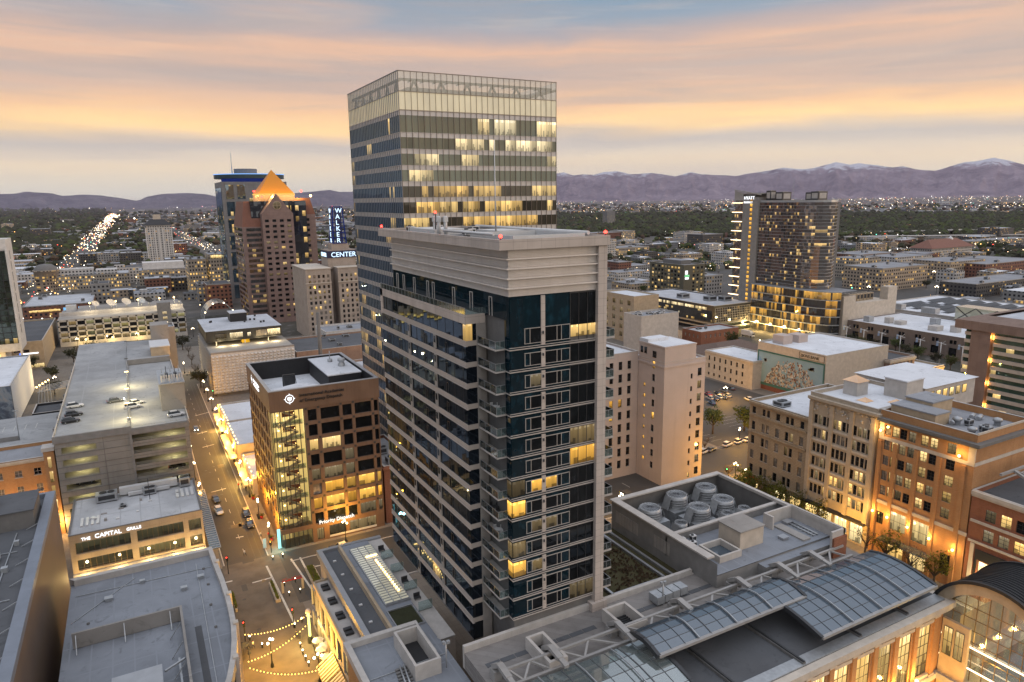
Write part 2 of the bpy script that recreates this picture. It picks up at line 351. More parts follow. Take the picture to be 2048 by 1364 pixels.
M = dict(
 conc=plain('concrete', (.34, .32, .30)), lconc=plain('pale concrete', (.50, .47, .44)), dconc=plain('dark concrete', (.17, .165, .16)), gconc=plain('grey concrete', (.25, .245, .24)),
 precast=brickmat('precast panels', (.48, .42, .38), (.51, .45, .405), (.26, .23, .21), 2.2, 1.1, .02, off=0), louv=plain('aluminium louvres', (.70, .645, .60), .5, .08, .3, .4, .25),
 metal=plain('grey metal', (.40, .41, .43), .4, .1, .5, .5, .6), dmetal=plain('dark metal', (.05, .052, .056), .45, .2, .5, .5, .3, False), wmetal=plain('white metal', (.62, .62, .62), .45, .1, .6, .4, .1, False),
 galv=plain('galvanised steel', (.42, .44, .46), .45, .2, 1.5, .5, .5), steel=plain('painted steel truss', (.36, .35, .34), .5, .15, 1, .4, .2),
 white=plain('white render', (.62, .60, .58)), cream=plain('cream render', (.55, .48, .40)), pink=plain('pinkish stone render', (.50, .42, .385), .85, .1, .15),
 tan=plain('tan stucco', (.46, .36, .25)), brown=plain('brown metal wall', (.16, .115, .085), .6, .15, .1, .4, .1), black=plain('black cladding', (.028, .028, .03), .6), red=plain('red paint', (.45, .03, .03)), yellow=plain('yellow paint', (.70, .45, .03)),
 green=plain('green patina', (.06, .16, .14)), gold=None,
 rgrey=roofmat('grey roof', (.30, .31, .335), seam=6), rlight=roofmat('light roof', (.50, .52, .56), seam=5), rwhite=roofmat('white roof', (.66, .68, .72), .15, .15, 8, .9), rdark=roofmat('dark gravel roof', (.115, .12, .13), seam=0), rblue=roofmat('blue grey roof', (.27, .29, .325), .3, .3, 3.2, .88),
 rwarm=roofmat('grey tan roof', (.33, .31, .29), seam=0), rcap=roofmat('patched white roof', (.52, .53, .55), .3, .55, 4.5, .7), rplank=brickmat('paver roof', (.215, .20, .19), (.26, .245, .235), (.16, .15, .145), 1.6, .5, .03), rbrown=plain('brown shingle', (.16, .115, .095), .9, .3, 2),
 brick=brickmat('red brick', (.25, .085, .045), (.31, .12, .065), (.27, .2, .15), .45, .17), obrick=brickmat('orange brick', (.42, .20, .08), (.46, .235, .10), (.40, .30, .2), .45, .17), dbrick=brickmat('dark red brick', (.17, .06, .045), (.20, .075, .055), (.17, .12, .1), .5, .2),
 pbrick=brickmat('pale worn brick', (.34, .22, .16), (.38, .25, .185), (.26, .2, .16), .5, .2), stone=brickmat('buff rusticated stone', (.36, .275, .185), (.41, .315, .215), (.22, .17, .12), 1.1, .45, .03), terra=plain('glazed terracotta', (.44, .37, .29), .6, .15, .8, .4), trim=plain('pale stone trim', (.56, .50, .43)), pinkgr=brickmat('pink granite panels', (.205, .145, .135), (.24, .17, .155), (.14, .10, .095), 2.4, 1.9, .03, .5, off=0),
 tower_p=brickmat('pebble brown panels', (.22, .155, .125), (.24, .17, .14), (.15, .1, .09), 2.4, 3.3, .02, off=0), brownclad=brickmat('brown metal panels', (.17, .108, .075), (.185, .118, .082), (.11, .07, .05), 1.2, 30, .015, .55, off=0),
 asphalt=None, frame=plain('window frame', (.04, .04, .042), .5, .1, 1, .4, 0, False), wframe=plain('pale window frame', (.5, .45, .41), .5, .1, 1, .4, 0, False),
 bark=plain('bark', (.08, .06, .045)), lampm=plain('lamp post paint', (.02, .025, .024), .5, .2, 1, .4, .2, False), rubber=plain('tyre rubber', (.015, .015, .016), .9, .2, 3, .2, 0, False),
 skin=plain('skin', (.45, .28, .2), .6, .1, 3, .3, 0, False), cloth=plain('dark cloth', (.05, .055, .075), .9, .2, 3, .1, 0, False), clothw=plain('white cloth', (.6, .6, .6), .9, .1, 3, .1, 0, False),
 planter=plain('planter stone', (.46, .39, .30)),
 pdark=pane('dark window pane', refl=.015), plit=pane('lit window pane', WARM, 1.0), pamb=pane('amber window pane', AMB, 1.05, cell=1.5), pdim=pane('dim window pane', (.9, .60, .24), .22), pwhite=pane('bright office pane', WARMW, 1.1, cell=.7), pblind=pane('blind window pane', None, tint=(.16, .14, .12), refl=.12),
 pblue=pane('blue glass pane', None, tint=(.003, .012, .018), refl=.025), pmirror=pane('mirror glass pane', None, tint=(.006, .008, .01), refl=.15, wob=.01), pshop=pane('shop window pane', (1.0, .66, .22), 1.5, cell=1.3), pred=pane('red lit pane', (1, .06, .05), 1.2), pteal=pane('dark teal spandrel', None, tint=(.003, .014, .021), refl=.01),
 lred=emis('aviation red lamp', (1, .03, .02), 13), lwarm=emis('warm lamp globe', (1.0, .60, .18), 12), lcool=emis('white lamp globe', (1.0, .80, .48), 12), lbulb=emis('string bulb', (1.0, .60, .14), 5), lsign=emis('white sign light', (.95, .97, 1), 1.8), lsignw=emis('warm sign light', (1, .93, .8), 1.6), lblue=emis('blue neon', (.10, .22, 1.0), 2.2), lbluew=emis('blue white neon', (.62, .82, 1.0), 2.0), lgreen=emis('green signal', (.1, 1, .25), 12), lteal=emis('teal sign light', (.35, .95, .9), 1.6), lredsign=emis('red neon', (1, .06, .06), 3), lcove=emis('warm strip light', (1.0, .72, .42), 5), lhead=emis('headlight', (1, .95, .8), 14), ltail=emis('tail light', (1, .05, .03), 7),
 glass=clear_glass('balcony glass'), glassr=clear_glass('tinted roof glass', (.5, .58, .62), .6),
)
def _gold():
 m, t, o = newmat('gold roof panels'); p = pos(t); x, y, z = t.sep(p)
 n = t.noise(p, 1.2, 3); s = t.m('LESS_THAN', t.m('FRACT', t.m('DIVIDE', t.m('ADD', x, y), 1.2)), .08)
 c = t.mixc(s, t.mixc(n, (.50, .19, .015, 1), (.58, .235, .02, 1)), (.24, .09, .01, 1))
 t.l.new(princ(t, c, .45, .5, .5).outputs[0], o.inputs[0]); return m
M['gold'] = _gold()
def _asphalt():
 m, t, o = newmat('asphalt'); p = pos(t)
 n1 = t.noise(p, .07, 6, .65, .5); n2 = t.noise(p, 4, 4, .7); n3 = t.noise(p, .5, 5, .6, 2.0)
 c = t.mixc(n1, (.045, .042, .039, 1), (.095, .09, .083, 1)); c = t.mixc(t.m('MULTIPLY', n2, .4), c, (.05, .05, .05, 1))
 c = t.mixc(t.m('MULTIPLY', t.m('SUBTRACT', n3, .62), 8, clamp=True), c, (.045, .044, .043, 1))
 t.l.new(princ(t, c, .75, .35, 0, n2, .3).outputs[0], o.inputs[0]); return m
M['asphalt'] = _asphalt()
def _pave():
 m, t, o = newmat('pavement slabs'); p = pos(t); x, y, z = t.sep(p)
 b = t.n.new('ShaderNodeTexBrick'); t.put(b, 'Vector', p); b.offset = 0
 for k, v in (('Color1', (.17, .15, .128, 1)), ('Color2', (.205, .182, .155, 1)), ('Mortar', (.11, .095, .08, 1))): b.inputs[k].default_value = v
 for k, v in (('Scale', 1), ('Mortar Size', .025), ('Brick Width', 1.6), ('Row Height', 1.6)): b.inputs[k].default_value = v
 n = t.noise(p, .3, 5, .6, 1); c = t.mixc(t.m('MULTIPLY', t.m('SUBTRACT', n, .45), 3, clamp=True), b.outputs[0], (.16, .14, .12, 1))
 t.l.new(princ(t, c, .85, .25, 0, n, .1).outputs[0], o.inputs[0]); return m
M['pave'] = _pave()
M['junc'] = plain('worn brown asphalt', (.15, .125, .10), .8, .35, .25, .3, 0, False)
M['paint'] = plain('road paint', (.62, .60, .55), .8, .35, 2.5, .2, 0, False)
def _leaf(name, col):
 m, t, o = newmat(name); p = pos(t); n = t.noise(p, .8, 4); n2 = t.noise(p, 5, 2)
 c = t.mixc(n, shade(col, .55), shade(col, 1.5)); c = t.mixc(t.m('MULTIPLY', n2, .4), c, shade((col[0]*1.3, col[1]*1.1, col[2]*.6), 1.1))
 d = princ(t, c, .8, .15); tr = t.node('ShaderNodeBsdfTranslucent', {'Color': c})
 mx = t.node('ShaderNodeMixShader', {0: .25, 1: d.outputs[0], 2: tr.outputs[0]}); t.l.new(mx.outputs[0], o.inputs[0]); return m
M['leaf'] = _leaf('green leaves', (.065, .085, .03)); M['leafy'] = _leaf('spring green leaves', (.12, .13, .028)); M['leafd'] = _leaf('dark leaves', (.045, .05, .03)); M['leafb'] = _leaf('bare twig haze', (.09, .065, .045))
M['grass'] = _leaf('lawn', (.04, .055, .02))
def _ground():
 """valley floor: blocks of asphalt, yards and tree cover"""
 m, t, o = newmat('valley ground'); p = pos(t)
 n1 = t.noise(p, .004, 6, .62, .6); n2 = t.noise(p, .03, 6, .65); n3 = t.noise(p, .15, 4)
 c = t.ramp(n1, [(.32, (.05, .052, .04)), (.45, (.075, .07, .058)), (.55, (.13, .12, .11)), (.68, (.06, .062, .045))])
 c = t.mixc(t.m('MULTIPLY', t.m('SUBTRACT', n2, .5), 4, clamp=True), c, (.05, .048, .042, 1))
 c = t.mixc(t.m('MULTIPLY', t.m('SUBTRACT', n3, .56), 6, clamp=True), c, (.19, .18, .175, 1))
 t.l.new(princ(t, c, .9, .2).outputs[0], o.inputs[0]); return m
M['ground'] = _ground()
M.update(lamb2=emis('pyramid cove light', (1, .62, .16), 1.1), lcol=emis('green gold glow', (.9, .95, .25), 2.2), lscr=emis('blue screen', (.25, .6, 1), 1.0), olive=plain('olive brown concrete', (.13, .12, .085)), rust=plain('rust brown metal', (.20, .085, .055), .6, .15, .5), orange=plain('orange awning cloth', (.55, .15, .03)), convw=plain('brown precast wall', (.20, .155, .13)), brick2=brickmat('deep red brick', (.27, .095, .05), (.31, .115, .062), (.26, .19, .14), .5, .18),
 flag=plain('pale blue pennant cloth', (.32, .42, .62), .9, .2, 2, .1, 0, False), bandw=plain('cream spandrel', (.48, .42, .36)), wfc=brickmat('grey granite panels', (.17, .175, .19), (.19, .195, .21), (.10, .105, .115), 2, 2, .04, .5, off=0), wkw=brickmat('pale old brick', (.36, .305, .265), (.40, .34, .295), (.3, .25, .22), .6, .25), nbk=plain('navy sign panel', (.015, .02, .07), .5, .1, 1, .4, 0, False), dteal=plain('dark teal disc', (.03, .06, .075), .4),
 lbluedim=emis('dim blue neon', (.05, .12, .75), .16), lblueb=emis('blue rim light', (.25, .5, 1.0), 1.3), lamb=emis('amber wall lamp', (1, .42, .06), 6), lgreensign=emis('green sign light', (.3, .9, .4), .9),
 rgarden=_leaf('dry roof planting', (.075, .07, .04)), sk_gold=skylight('copper lit skylight', (.3, .16, .06), .35, (1, .55, .2), .12), lobby=pane('hotel lobby pane', (1.0, .60, .12), 1.8, cell=3, refl=.05), hotelg=curtain('hotel gridded glass', (.02, .026, .02), .12, 1.75, 2.9, 19, .05, WARM, .8, (.6, .7, .66), run=1),
 hyg=curtain('hotel glass', (.04, .042, .045), .26, 1.2, 2.03, 30, .09, WARM, 1.0, (.90, .78, .70), run=1, cell=1.2, wob=.03), hypod=curtain('hotel podium glass', (.02, .02, .02), .10, 1.1, 5.0, 0, .42, AMB, .8, (.8, .8, .8), run=2, cell=1.4, wob=.02), ofn=curtain('dark office glass', (.012, .014, .016), .10, 1.533, 1.56, 6.4, .05, WARM, .6, (.7, .75, .8), run=2, wob=.02),
 atri=skylight('atrium glass', (.22, .24, .2), .12, (1, .85, .5), .12), bandg=curtain('green banded glass', (.012, .03, .026), .10, 2.4, 2.68, 1, .06, WARM, .9, (.5, .75, .68), run=1), gtg=curtain('granite tower glass', (.02, .02, .02), .10, 2.4, 3.7, 4, .14, WARM, .8, (.7, .7, .7), run=1), gtg2=curtain('black tower glass', (.01, .011, .014), .10, 2.4, 3.84, 4, .08, WARM, .8, (.6, .66, .75), run=1), wfg=curtain('blue tower glass', (.02, .035, .05), .22, 2.2, 3.6, 4, .07, WARM, .8, (.6, .75, .9), run=1))
def _msky():
 m, t, o = newmat('mural sky paint'); p = pos(t); n = t.noise(p, .15, 3)
 t.l.new(princ(t, t.mixc(n, (.17, .29, .38, 1), (.30, .43, .50, 1)), .85).outputs[0], o.inputs[0]); return m
M['msky'] = _msky()
# ------------------------------------------------------------------ façade helpers.  side 'N': plane of constant y, facing the camera; 'E': constant x, facing left
def P3(side, pl, a, z, off=0.0): return (a, pl+off, z) if side == 'N' else (pl+off, a, z) if side == 'E' else (pl-off, a, z)
def fq(mb, side, pl, a0, z0, a1, z1, off=0, m=0):
 q = [P3(side, pl, a0, z0, off), P3(side, pl, a1, z0, off), P3(side, pl, a1, z1, off), P3(side, pl, a0, z1, off)]
 if side == 'E': q = q[::-1]
 mb.quad(*q, m)
def facade(mb, side, pl, a0, a1, z0, z1, rects, dep=.3, m=0, mr=None):
 """wall face with recessed openings (a,b,z,zz)"""
 mr = m if mr is None else mr
 A = sorted({round(v, 3) for r in rects for v in r[:2]} | {round(a0, 3), round(a1, 3)}); Zs = sorted({round(v, 3) for r in rects for v in r[2:4]} | {round(z0, 3), round(z1, 3)})
 A = [a for a in A if a0-1e-3 <= a <= a1+1e-3]; Zs = [z for z in Zs if z0-1e-3 <= z <= z1+1e-3]
 for j in range(len(Zs)-1):
  zc = (Zs[j]+Zs[j+1])/2; run = None
  row = [r for r in rects if r[2] < zc < r[3]]
  for i in range(len(A)-1):
   ac = (A[i]+A[i+1])/2
   hole = any(r[0] < ac < r[1] for r in row)
   if hole:
    if run is not None: fq(mb, side, pl, run, Zs[j], A[i], Zs[j+1], 0, m); run = None
   elif run is None: run = A[i]
  if run is not None: fq(mb, side, pl, run, Zs[j], A[-1], Zs[j+1], 0, m)
 for a, b, z, zz in [r[:4] for r in rects]:
  c = lambda s_, z_, o_: P3(side, pl, s_, z_, o_)
  for q in ((c(a, z, 0), c(b, z, 0), c(b, z, dep), c(a, z, dep)), (c(a, zz, dep), c(b, zz, dep), c(b, zz, 0), c(a, zz, 0)), (c(a, z, 0), c(a, z, dep), c(a, zz, dep), c(a, zz, 0)), (c(b, z, dep), c(b, z, 0), c(b, zz, 0), c(b, zz, dep))):
   mb.quad(*q, mr)
_WC = {}
def wmesh(side, w, h, mat, frame, nx, nz, sill, ft):
 key = (side, round(w, 2), round(h, 2), mat, frame, nx, nz, sill, ft)
 if key in _WC: return _WC[key]
 b = MB(); t = ft
 def bx(a0, z0, a1, z1, d0, d1, m):
  p, q = P3(side, 0, a0, z0, d0), P3(side, 0, a1, z1, d1); b.box(p[0], p[1], p[2], q[0], q[1], q[2], m)
 for a0, z0, a1, z1 in ((-w/2, -h/2, w/2, -h/2+t), (-w/2, h/2-t, w/2, h/2), (-w/2, -h/2+t, -w/2+t, h/2-t), (w/2-t, -h/2+t, w/2, h/2-t)): bx(a0, z0, a1, z1, -.03, .05, 0)
 for i in range(1, nx): a = -w/2+w*i/nx; bx(a-t/2, -h/2+t, a+t/2, h/2-t, -.02, .05, 0)
 for i in range(1, nz): z = -h/2+h*i/nz; bx(-w/2+t, z-t/2, w/2-t, z+t/2, -.015, .05, 0)
 fq(b, side, 0, -w/2+t, -h/2+t, w/2-t, h/2-t, .025, 1)
 if sill: bx(-w/2-.12, -h/2-.16, w/2+.12, -h/2, -dep_sill, .05, 2)
 _WC[key] = b.mesh('window', [M[frame], M[mat], M['trim']]); return _WC[key]
dep_sill = .35
def pick(mix, rr):
 t = rr.random()*sum(k for _, k in mix)
 for n, k in mix:
  t -= k
  if t <= 0: return n
 return mix[-1][0]
def windows(parent, side, pl, rects, mix, dep=.3, frame='frame', nx=1, nz=1, sill=False, ft=.07, rr=None, cap=100, used=None, name='window'):
 """one object per opening (past the cap the rest become one part)"""
 rr = rr or R; used = used if used is not None else [0]; o0 = Vector(wloc(parent)); rest = None
 rects = sorted(rects, key=lambda r: -(r[3]+r[2]))
 for r in rects:
  a, b, z, zz = r[:4]; mat = r[4] if len(r) > 4 else pick(mix, rr)
  c = Vector(P3(side, pl, (a+b)/2, (z+zz)/2, dep-.03))
  if used[0] < cap:
   ob = bpy.data.objects.new(name, wmesh(side, b-a, zz-z, mat, frame, nx, nz, sill, ft)); C.objects.link(ob)
   ob.parent = parent; ob.location = c-o0; used[0] += 1
  else:
   if rest is None: rest = MB(); rest.mats = []
   if mat not in rest.mats: rest.mats.append(mat)
   fq(rest, side, pl, a, z, b, zz, dep-.02, rest.mats.index(mat))
 if rest: tag(rest.build(name, [M[k] for k in rest.mats], parent), kind='stuff')
def grid(a0, a1, n, w, zs, h):
 """n openings w wide spread over a0..a1 at sill heights zs"""
 p = (a1-a0)/n
 return [(a0+p*(i+.5)-w/2, a0+p*(i+.5)+w/2, z, z+h) for z in zs for i in range(n)]
# ------------------------------------------------------------------ generic building
def ring(mb, x0, y0, x1, y1, z0, z1, w, m=0):
 mb.box(x0, y0, z0, x1, y0+w, z1, m); mb.box(x0, y1-w, z0, x1, y1, z1, m); mb.box(x0, y0+w, z0, x0+w, y1-w, z1, m); mb.box(x1-w, y0+w, z0, x1, y1-w, z1, m)
def building(name, label, x0, y0, x1, y1, z1, wall, roof, N=None, E=None, Wf=None, z0=0.0, par=.9, cornice=None, cap=None, group=None, units=0, unitmat='galv', cat='building', dep=.3, wcap=100, seed=1, penthouse=None, parent=None):
 b = thing(name, label, cat, ((x0+x1)/2, (y0+y1)/2, z0), group) if parent is None else parent
 rr = random.Random(seed); used = [0]
 w = MB(); N = N or []; E = E or []
 facade(w, 'N', y0, x0, x1, z0, z1, [r for g in N for r in g['r']], dep); facade(w, 'E', x0, y0, y1, z0, z1, [r for g in E for r in g['r']], dep)
 facade(w, 'W', x1, y0, y1, z0, z1, [r for g in Wf or [] for r in g['r']], dep); w.quad((x1, y1, z0), (x0, y1, z0), (x0, y1, z1), (x1, y1, z1))
 pw = .35; zr = z1-par
 if par:
  for q in (((x0+pw, y0+pw), (x1-pw, y0+pw)), ((x1-pw, y0+pw), (x1-pw, y1-pw)), ((x1-pw, y1-pw), (x0+pw, y1-pw)), ((x0+pw, y1-pw), (x0+pw, y0+pw))):
   (ax, ay), (bx_, by_) = q; w.quad((bx_, by_, zr), (ax, ay, zr), (ax, ay, z1), (bx_, by_, z1))
 w.build('wall', M[wall], b)
 cp = MB(); ring(cp, x0-.06, y0-.06, x1+.06, y1+.06, z1+.003, z1+.12, pw+.12); cp.build('coping', M[cap or 'lconc'], b)
 if cornice:
  k = MB(); zc, hc, pr = cornice[:3]
  k.box(x0-pr, y0-pr, zc, x1, y0-.003, zc+hc); k.box(x0-pr, y0-.003, zc, x0-.003, y1, zc+hc)
  k.box(x0-pr*.5, y0-pr*.5, zc-hc*.6, x1, y0-.003, zc-.003); k.box(x0-pr*.5, y0-.003, zc-hc*.6, x0-.003, y1, zc-.003)
  k.build('cornice', M[cornice[3] if len(cornice) > 3 else wall], b)
 r = MB(); r.quad((x0+pw, y0+pw, zr), (x1-pw, y0+pw, zr), (x1-pw, y1-pw, zr), (x0+pw, y1-pw, zr)); r.build('roof', M[roof], b)
 for side, pl, gs in (('N', y0, N), ('E', x0, E), ('W', x1, Wf or [])):
  for g in gs:
   if g.get('mix') is None: continue
   windows(b, side, pl, g['r'], g['mix'], dep, g.get('frame', 'frame'), g.get('nx', 1), g.get('nz', 1), g.get('sill', False), g.get('ft', .07), rr, wcap, used)
 for i in range(units):
  ux = rr.uniform(x0+2, max(x0+2.1, x1-5)); uy = rr.uniform(y0+2, max(y0+2.1, y1-5)); s = rr.uniform(1.4, 3.6)
  u = MB(); hvac(u, ux, uy, zr, s, s*rr.uniform(.6, 1.3), rr.uniform(1.0, 2.2)); u.build('rooftop_unit', [M[unitmat], M['dmetal']], b)
 if penthouse:
  for (a, c, d, e, h, mt) in penthouse:
   p = MB(); p.box(a, c, zr, d, e, zr+h, 0, 'b'); p.box(a-.1, c-.1, zr+h+.003, d+.1, e+.1, zr+h+.2, 1); p.build('penthouse', [M[mt], M[roof]], b)
 return b
def hvac(mb, x, y, z, w, d, h):
 mb.box(x, y, z+.25, x+w, y+d, z+h, 0); mb.box(x+.15, y+.15, z, x+w-.15, y+d-.15, z+.247, 1)
 mb.box(x+w*.12, y-.04, z+h*.35, x+w*.88, y-.003, z+h*.85, 1); mb.box(x-.04, y+d*.12, z+h*.35, x-.003, y+d*.88, z+h*.85, 1)
 mb.tube((x+w*.35, y+d/2, z+h), (x+w*.35, y+d/2, z+h+.22), min(w, d)*.28, n=10, m=1)
 if w > 2: mb.tube((x+w*.72, y+d/2, z+h), (x+w*.72, y+d/2, z+h+.22), min(w, d)*.26, n=10, m=1)
DK = [('pdark', 1)]
def mixl(lit, dim=.1, blind=.1): return [('plit', lit*.7), ('pamb', lit*.3), ('pdim', dim), ('pblind', blind), ('pdark', max(0, 1-lit-dim-blind))]
def text(s, size, mat, parent, side, pl, a, z, depth=.08, name='lettering', align='LEFT', off=-.1, sx=1.0):
 cu = bpy.data.curves.new(name, 'FONT'); cu.body = s; cu.size = size; cu.extrude = depth; cu.align_x = align
 tmp = bpy.data.objects.new('tmp', cu); C.objects.link(tmp); bpy.context.view_layer.update()
 me = bpy.data.meshes.new_from_object(tmp.evaluated_get(bpy.context.evaluated_depsgraph_get())); bpy.data.objects.remove(tmp); bpy.data.curves.remove(cu)
 me.materials.clear(); me.materials.append(M[mat])
 o = bpy.data.objects.new(name, me); C.objects.link(o); o.parent = parent
 p = P3(side, pl, a, z, off)
 # the reader stands at -y (N) or -x (E): letters run towards +x on N faces and towards -y on E faces
 rz = {'N': 0.0, 'E': -math.pi/2, 'W': math.pi/2}[side]
 o.location = Vector(p)-Vector(wloc(parent)); o.rotation_euler = (math.pi/2, 0, rz); o.scale = (sx, 1, 1); return o
# ================================================================== setting
def struct(name, mb, mats, kind='structure'): return tag(mb.build(name, mats), kind=kind)
g = MB(); n = 40
pts = [(42000*math.cos(2*math.pi*i/n), 42000*math.sin(2*math.pi*i/n), 0) for i in range(n)]
g.poly(pts); struct('ground', g, M['ground'])
def sheet(name, x0, y0, x1, y1, z, mat):
 b = MB(); b.quad((x0, y0, z), (x1, y0, z), (x1, y1, z), (x0, y1, z)); return struct(name, b, M[mat])
# near blocks: paved ground, streets with kerbs
sheet('downtown_paving', -140, -40, 330, 470, .02, 'pave')
for nm, x0, y0, x1, y1 in (('main_street', 116, 40, 149, 700), ('side_street', 12.5, 172, 22.5, 367.9), ('east_avenue', -120, 152, 11.8, 171), ('plaza_street', 11.8, 146.5, 115.9, 172), ('south_avenue', -160, 368, 330, 392), ('state_street', -83, -20, -61, 9000), ('west_temple', 316, 20, 338, 900), ('south_temple', 152, 152, 330, 171)):
 sheet(nm, x0, y0, x1, y1, .04 if x1-x0 < y1-y0 else .036, 'asphalt')
sheet('parking_lot', 176, 173, 241, 246, .03, 'asphalt'); sheet('convention_lot', 430, 300, 640, 520, .03, 'asphalt'); sheet('courtyard_lot', -62, 262, -30, 330, .03, 'asphalt')
sheet('dining_plaza', 9.6, 60, 25.6, 146.4, .03, 'junc'); sheet('junction', 11.8, 146.4, 25, 172, .045, 'junc')
# kerbs
for nm, x0, y0, x1, y1 in (('kerb', 22.5, 172, 22.75, 367), ('kerb', 12.2, 172, 12.45, 367), ('kerb', 149, 40, 149.25, 150), ('kerb', 149, 173, 149.25, 367), ('kerb', 115.7, 70, 116, 150), ('kerb', 27, 166.1, 110, 166.35), ('kerb', 28, 146, 110, 146.3)):
 b = MB(); b.box(x0, y0, 0, x1, y1, .15); struct('kerb', b, M['lconc'])
# lane paint
def stripe(x0, y0, x1, y1, w=.3):
 d = Vector((x1-x0, y1-y0)).normalized(); n_ = Vector((-d.y, d.x))*w/2
 PAINT.quad((x0-n_.x, y0-n_.y, .05), (x1-n_.x, y1-n_.y, .05), (x1+n_.x, y1+n_.y, .05), (x0+n_.x, y0+n_.y, .05))
PAINT = MB()
for (a, b_) in (((533, 1132), (590, 1248)), ((582, 1118), (690, 1275)), ((600, 1115), (618, 1150)), ((505, 1166), (545, 1155)), ((612, 1137), (645, 1130)), ((628, 1202), (650, 1196))):
 stripe(*G(*a), *G(*b_), .45)
for (a, b_) in (((430, 1170), (465, 1162)), ((472, 1076), (487, 1073)), ((422, 985), (452, 977)), ((405, 895), (428, 889)), ((395, 868), (414, 863)), ((390, 832), (420, 824))): stripe(*G(*a), *G(*b_), .5)
for y in range(176, 365, 9): stripe(17.6, y, 17.6, y+3, .12)
for y in range(60, 420, 10): stripe(127, y, 127, y+4, .14); stripe(138, y, 138, y+4, .14)
for y in range(178, 244, 3): stripe(178, y, 183, y, .1); stripe(196, y, 206, y, .1)
struct('road_markings', PAINT, M['paint'])
rp = random.Random(21)
for nm, mt, lst in (('road_patch', 'asphalt', [(rp.uniform(13, 20), rp.uniform(150, 330)) for _ in range(16)]+[(rp.uniform(118, 146), rp.uniform(150, 330)) for _ in range(8)]), ('manhole_cover', 'dmetal', [(rp.uniform(13, 21), rp.uniform(120, 320)) for _ in range(18)])):
 for x, y in lst:
  b = MB()
  if mt == 'asphalt': w_, h_ = rp.uniform(1, 3), rp.uniform(1.5, 6); b.quad((x, y, .056), (x+w_, y, .056), (x+w_, y+h_, .056), (x, y+h_, .056)); struct(nm, b, M['junc' if rp.random() < .5 else 'asphalt'])
  else: b.lathe(x, y, [(.42, .03), (.42, .058)], 10); struct(nm, b, M['dmetal'])
NSS, EWS = (-530, -305, 560, 800, 1040, 1290, 1540), (604, 830, 1060, 1300, 1600, 1950, 2400, 3000, 3800)
for x in NSS: sheet('city_street', x-9, 450, x+9, 6500, .03, 'asphalt')
for y in EWS: sheet('city_street', -900, y-9, 4500, y+9, .034, 'asphalt')
b = MB(); b.box(131, 60, 0, 134, 150, .16); b.box(131, 176, 0, 134, 400, .16); struct('street_median', b, M['planter'])
b = MB()
for x in (19.6, 21.0): b.quad((x, 172, .06), (x+.12, 172, .06), (x+.12, 367, .06), (x, 367, .06))
struct('tram_track', b, M['dmetal'])
# ------------------------------------------------------------------ mountains (real ridges, kilometres away)
def ridge(name, prof, dist, depth, mat, seed):
 pr = []
 for px, py in prof:
  d = ray(px, py); pr.append((math.atan2(d.x, d.y), d.z/math.hypot(d.x, d.y)))
 rr = random.Random(seed); NA = 640; NR = 40; v = MB()
 from mathutils import noise as MN
 def elev(a):
  for i in range(len(pr)-1):
   if pr[i][0] <= a <= pr[i+1][0]:
    k = (a-pr[i][0])/(pr[i+1][0]-pr[i][0]); return pr[i][1]*(1-k)+pr[i+1][1]*k
  return pr[0][1] if a < pr[0][0] else pr[-1][1]
 idx = []
 for j in range(NR+1):
  for i in range(NA+1):
   a = pr[0][0]+(pr[-1][0]-pr[0][0])*i/NA
   r = dist+depth*j/NR; q = j/NR
   zr = CAMZ+elev(a)*(dist+depth*.6)            # ridge line stands at 60% of the depth
   s = (q/.6)**1.25 if q <= .6 else max(0, 1-((q-.6)/.4)**1.1)
   spur = .9-sum(abs(MN.noise(Vector((a*38*f_, q*1.9*f_, seed+f_))))*w_*1.9 for f_, w_ in ((1, .55), (2.1, .3), (4.3, .17), (9, .1), (19, .06)))-.42
   env = min(1, q/.15)*(1-min(1, abs(q-.6)/.06)) if abs(q-.6) < .06 else 0
   z = max(-3, zr*s)+(spur*.34*zr*math.sin(min(1, q/.6)*math.pi)*(1 if q < .6 else 0))
   if abs(q-.6) < .04: z = zr+spur*zr*.03
   v.v.append((math.sin(a)*r, math.cos(a)*r, z-2))
 for j in range(NR):
  for i in range(NA):
   k = j*(NA+1)+i; v.f.append((k, k+1, k+NA+2, k+NA+1)); v.m.append(0); v.sm.append(True)
 return struct(name, v, mat)
def _mount(name, c0, c1, snow):
 m, t, o = newmat(name); p = pos(t); x, y, z = t.sep(p)
 n = t.noise(p, .0012, 8, .62, .4); n2 = t.noise(p, .004, 6, .7)
 n3 = t.noise(p, .0035, 7, .7, 1.0); c = t.mixc(t.m('MULTIPLY', t.m('SUBTRACT', t.m('ADD', t.m('MULTIPLY', n, .5), t.m('MULTIPLY', n3, .5)), .36), 3.4, clamp=True), shade(c0, .6), shade(c1, 1.15))  # scrub patches, with gully shading painted into the same tone
 if snow:
  k = t.m('MULTIPLY', t.m('SUBTRACT', t.m('ADD', t.m('DIVIDE', z, snow), t.m('MULTIPLY', t.m('SUBTRACT', n2, .5), 1.1)), 1.0), 6, clamp=True)
  c = t.mixc(k, c, (.50, .51, .56, 1))
 t.l.new(princ(t, c, .95, .1).outputs[0], o.inputs[0]); return m
ridge('mountains', [(-500, 402), (-300, 396), (-150, 392), (0, 387.5), (30, 387.5), (52, 383), (82, 385.5), (105, 387), (125, 391.7), (145, 391), (165, 389), (205, 391), (237, 395.5), (272, 401), (280, 399.5), (295, 393), (322, 388), (375, 386), (410, 388), (442, 395), (500, 396), (560, 392), (592, 386), (617, 384), (646, 381), (661, 380), (679, 384), (702, 383.5), (760, 376), (860, 370), (960, 372), (1040, 366)], 16000, 6000, _mount('far hills', (.05, .055, .085), (.15, .14, .16), 0), 3)
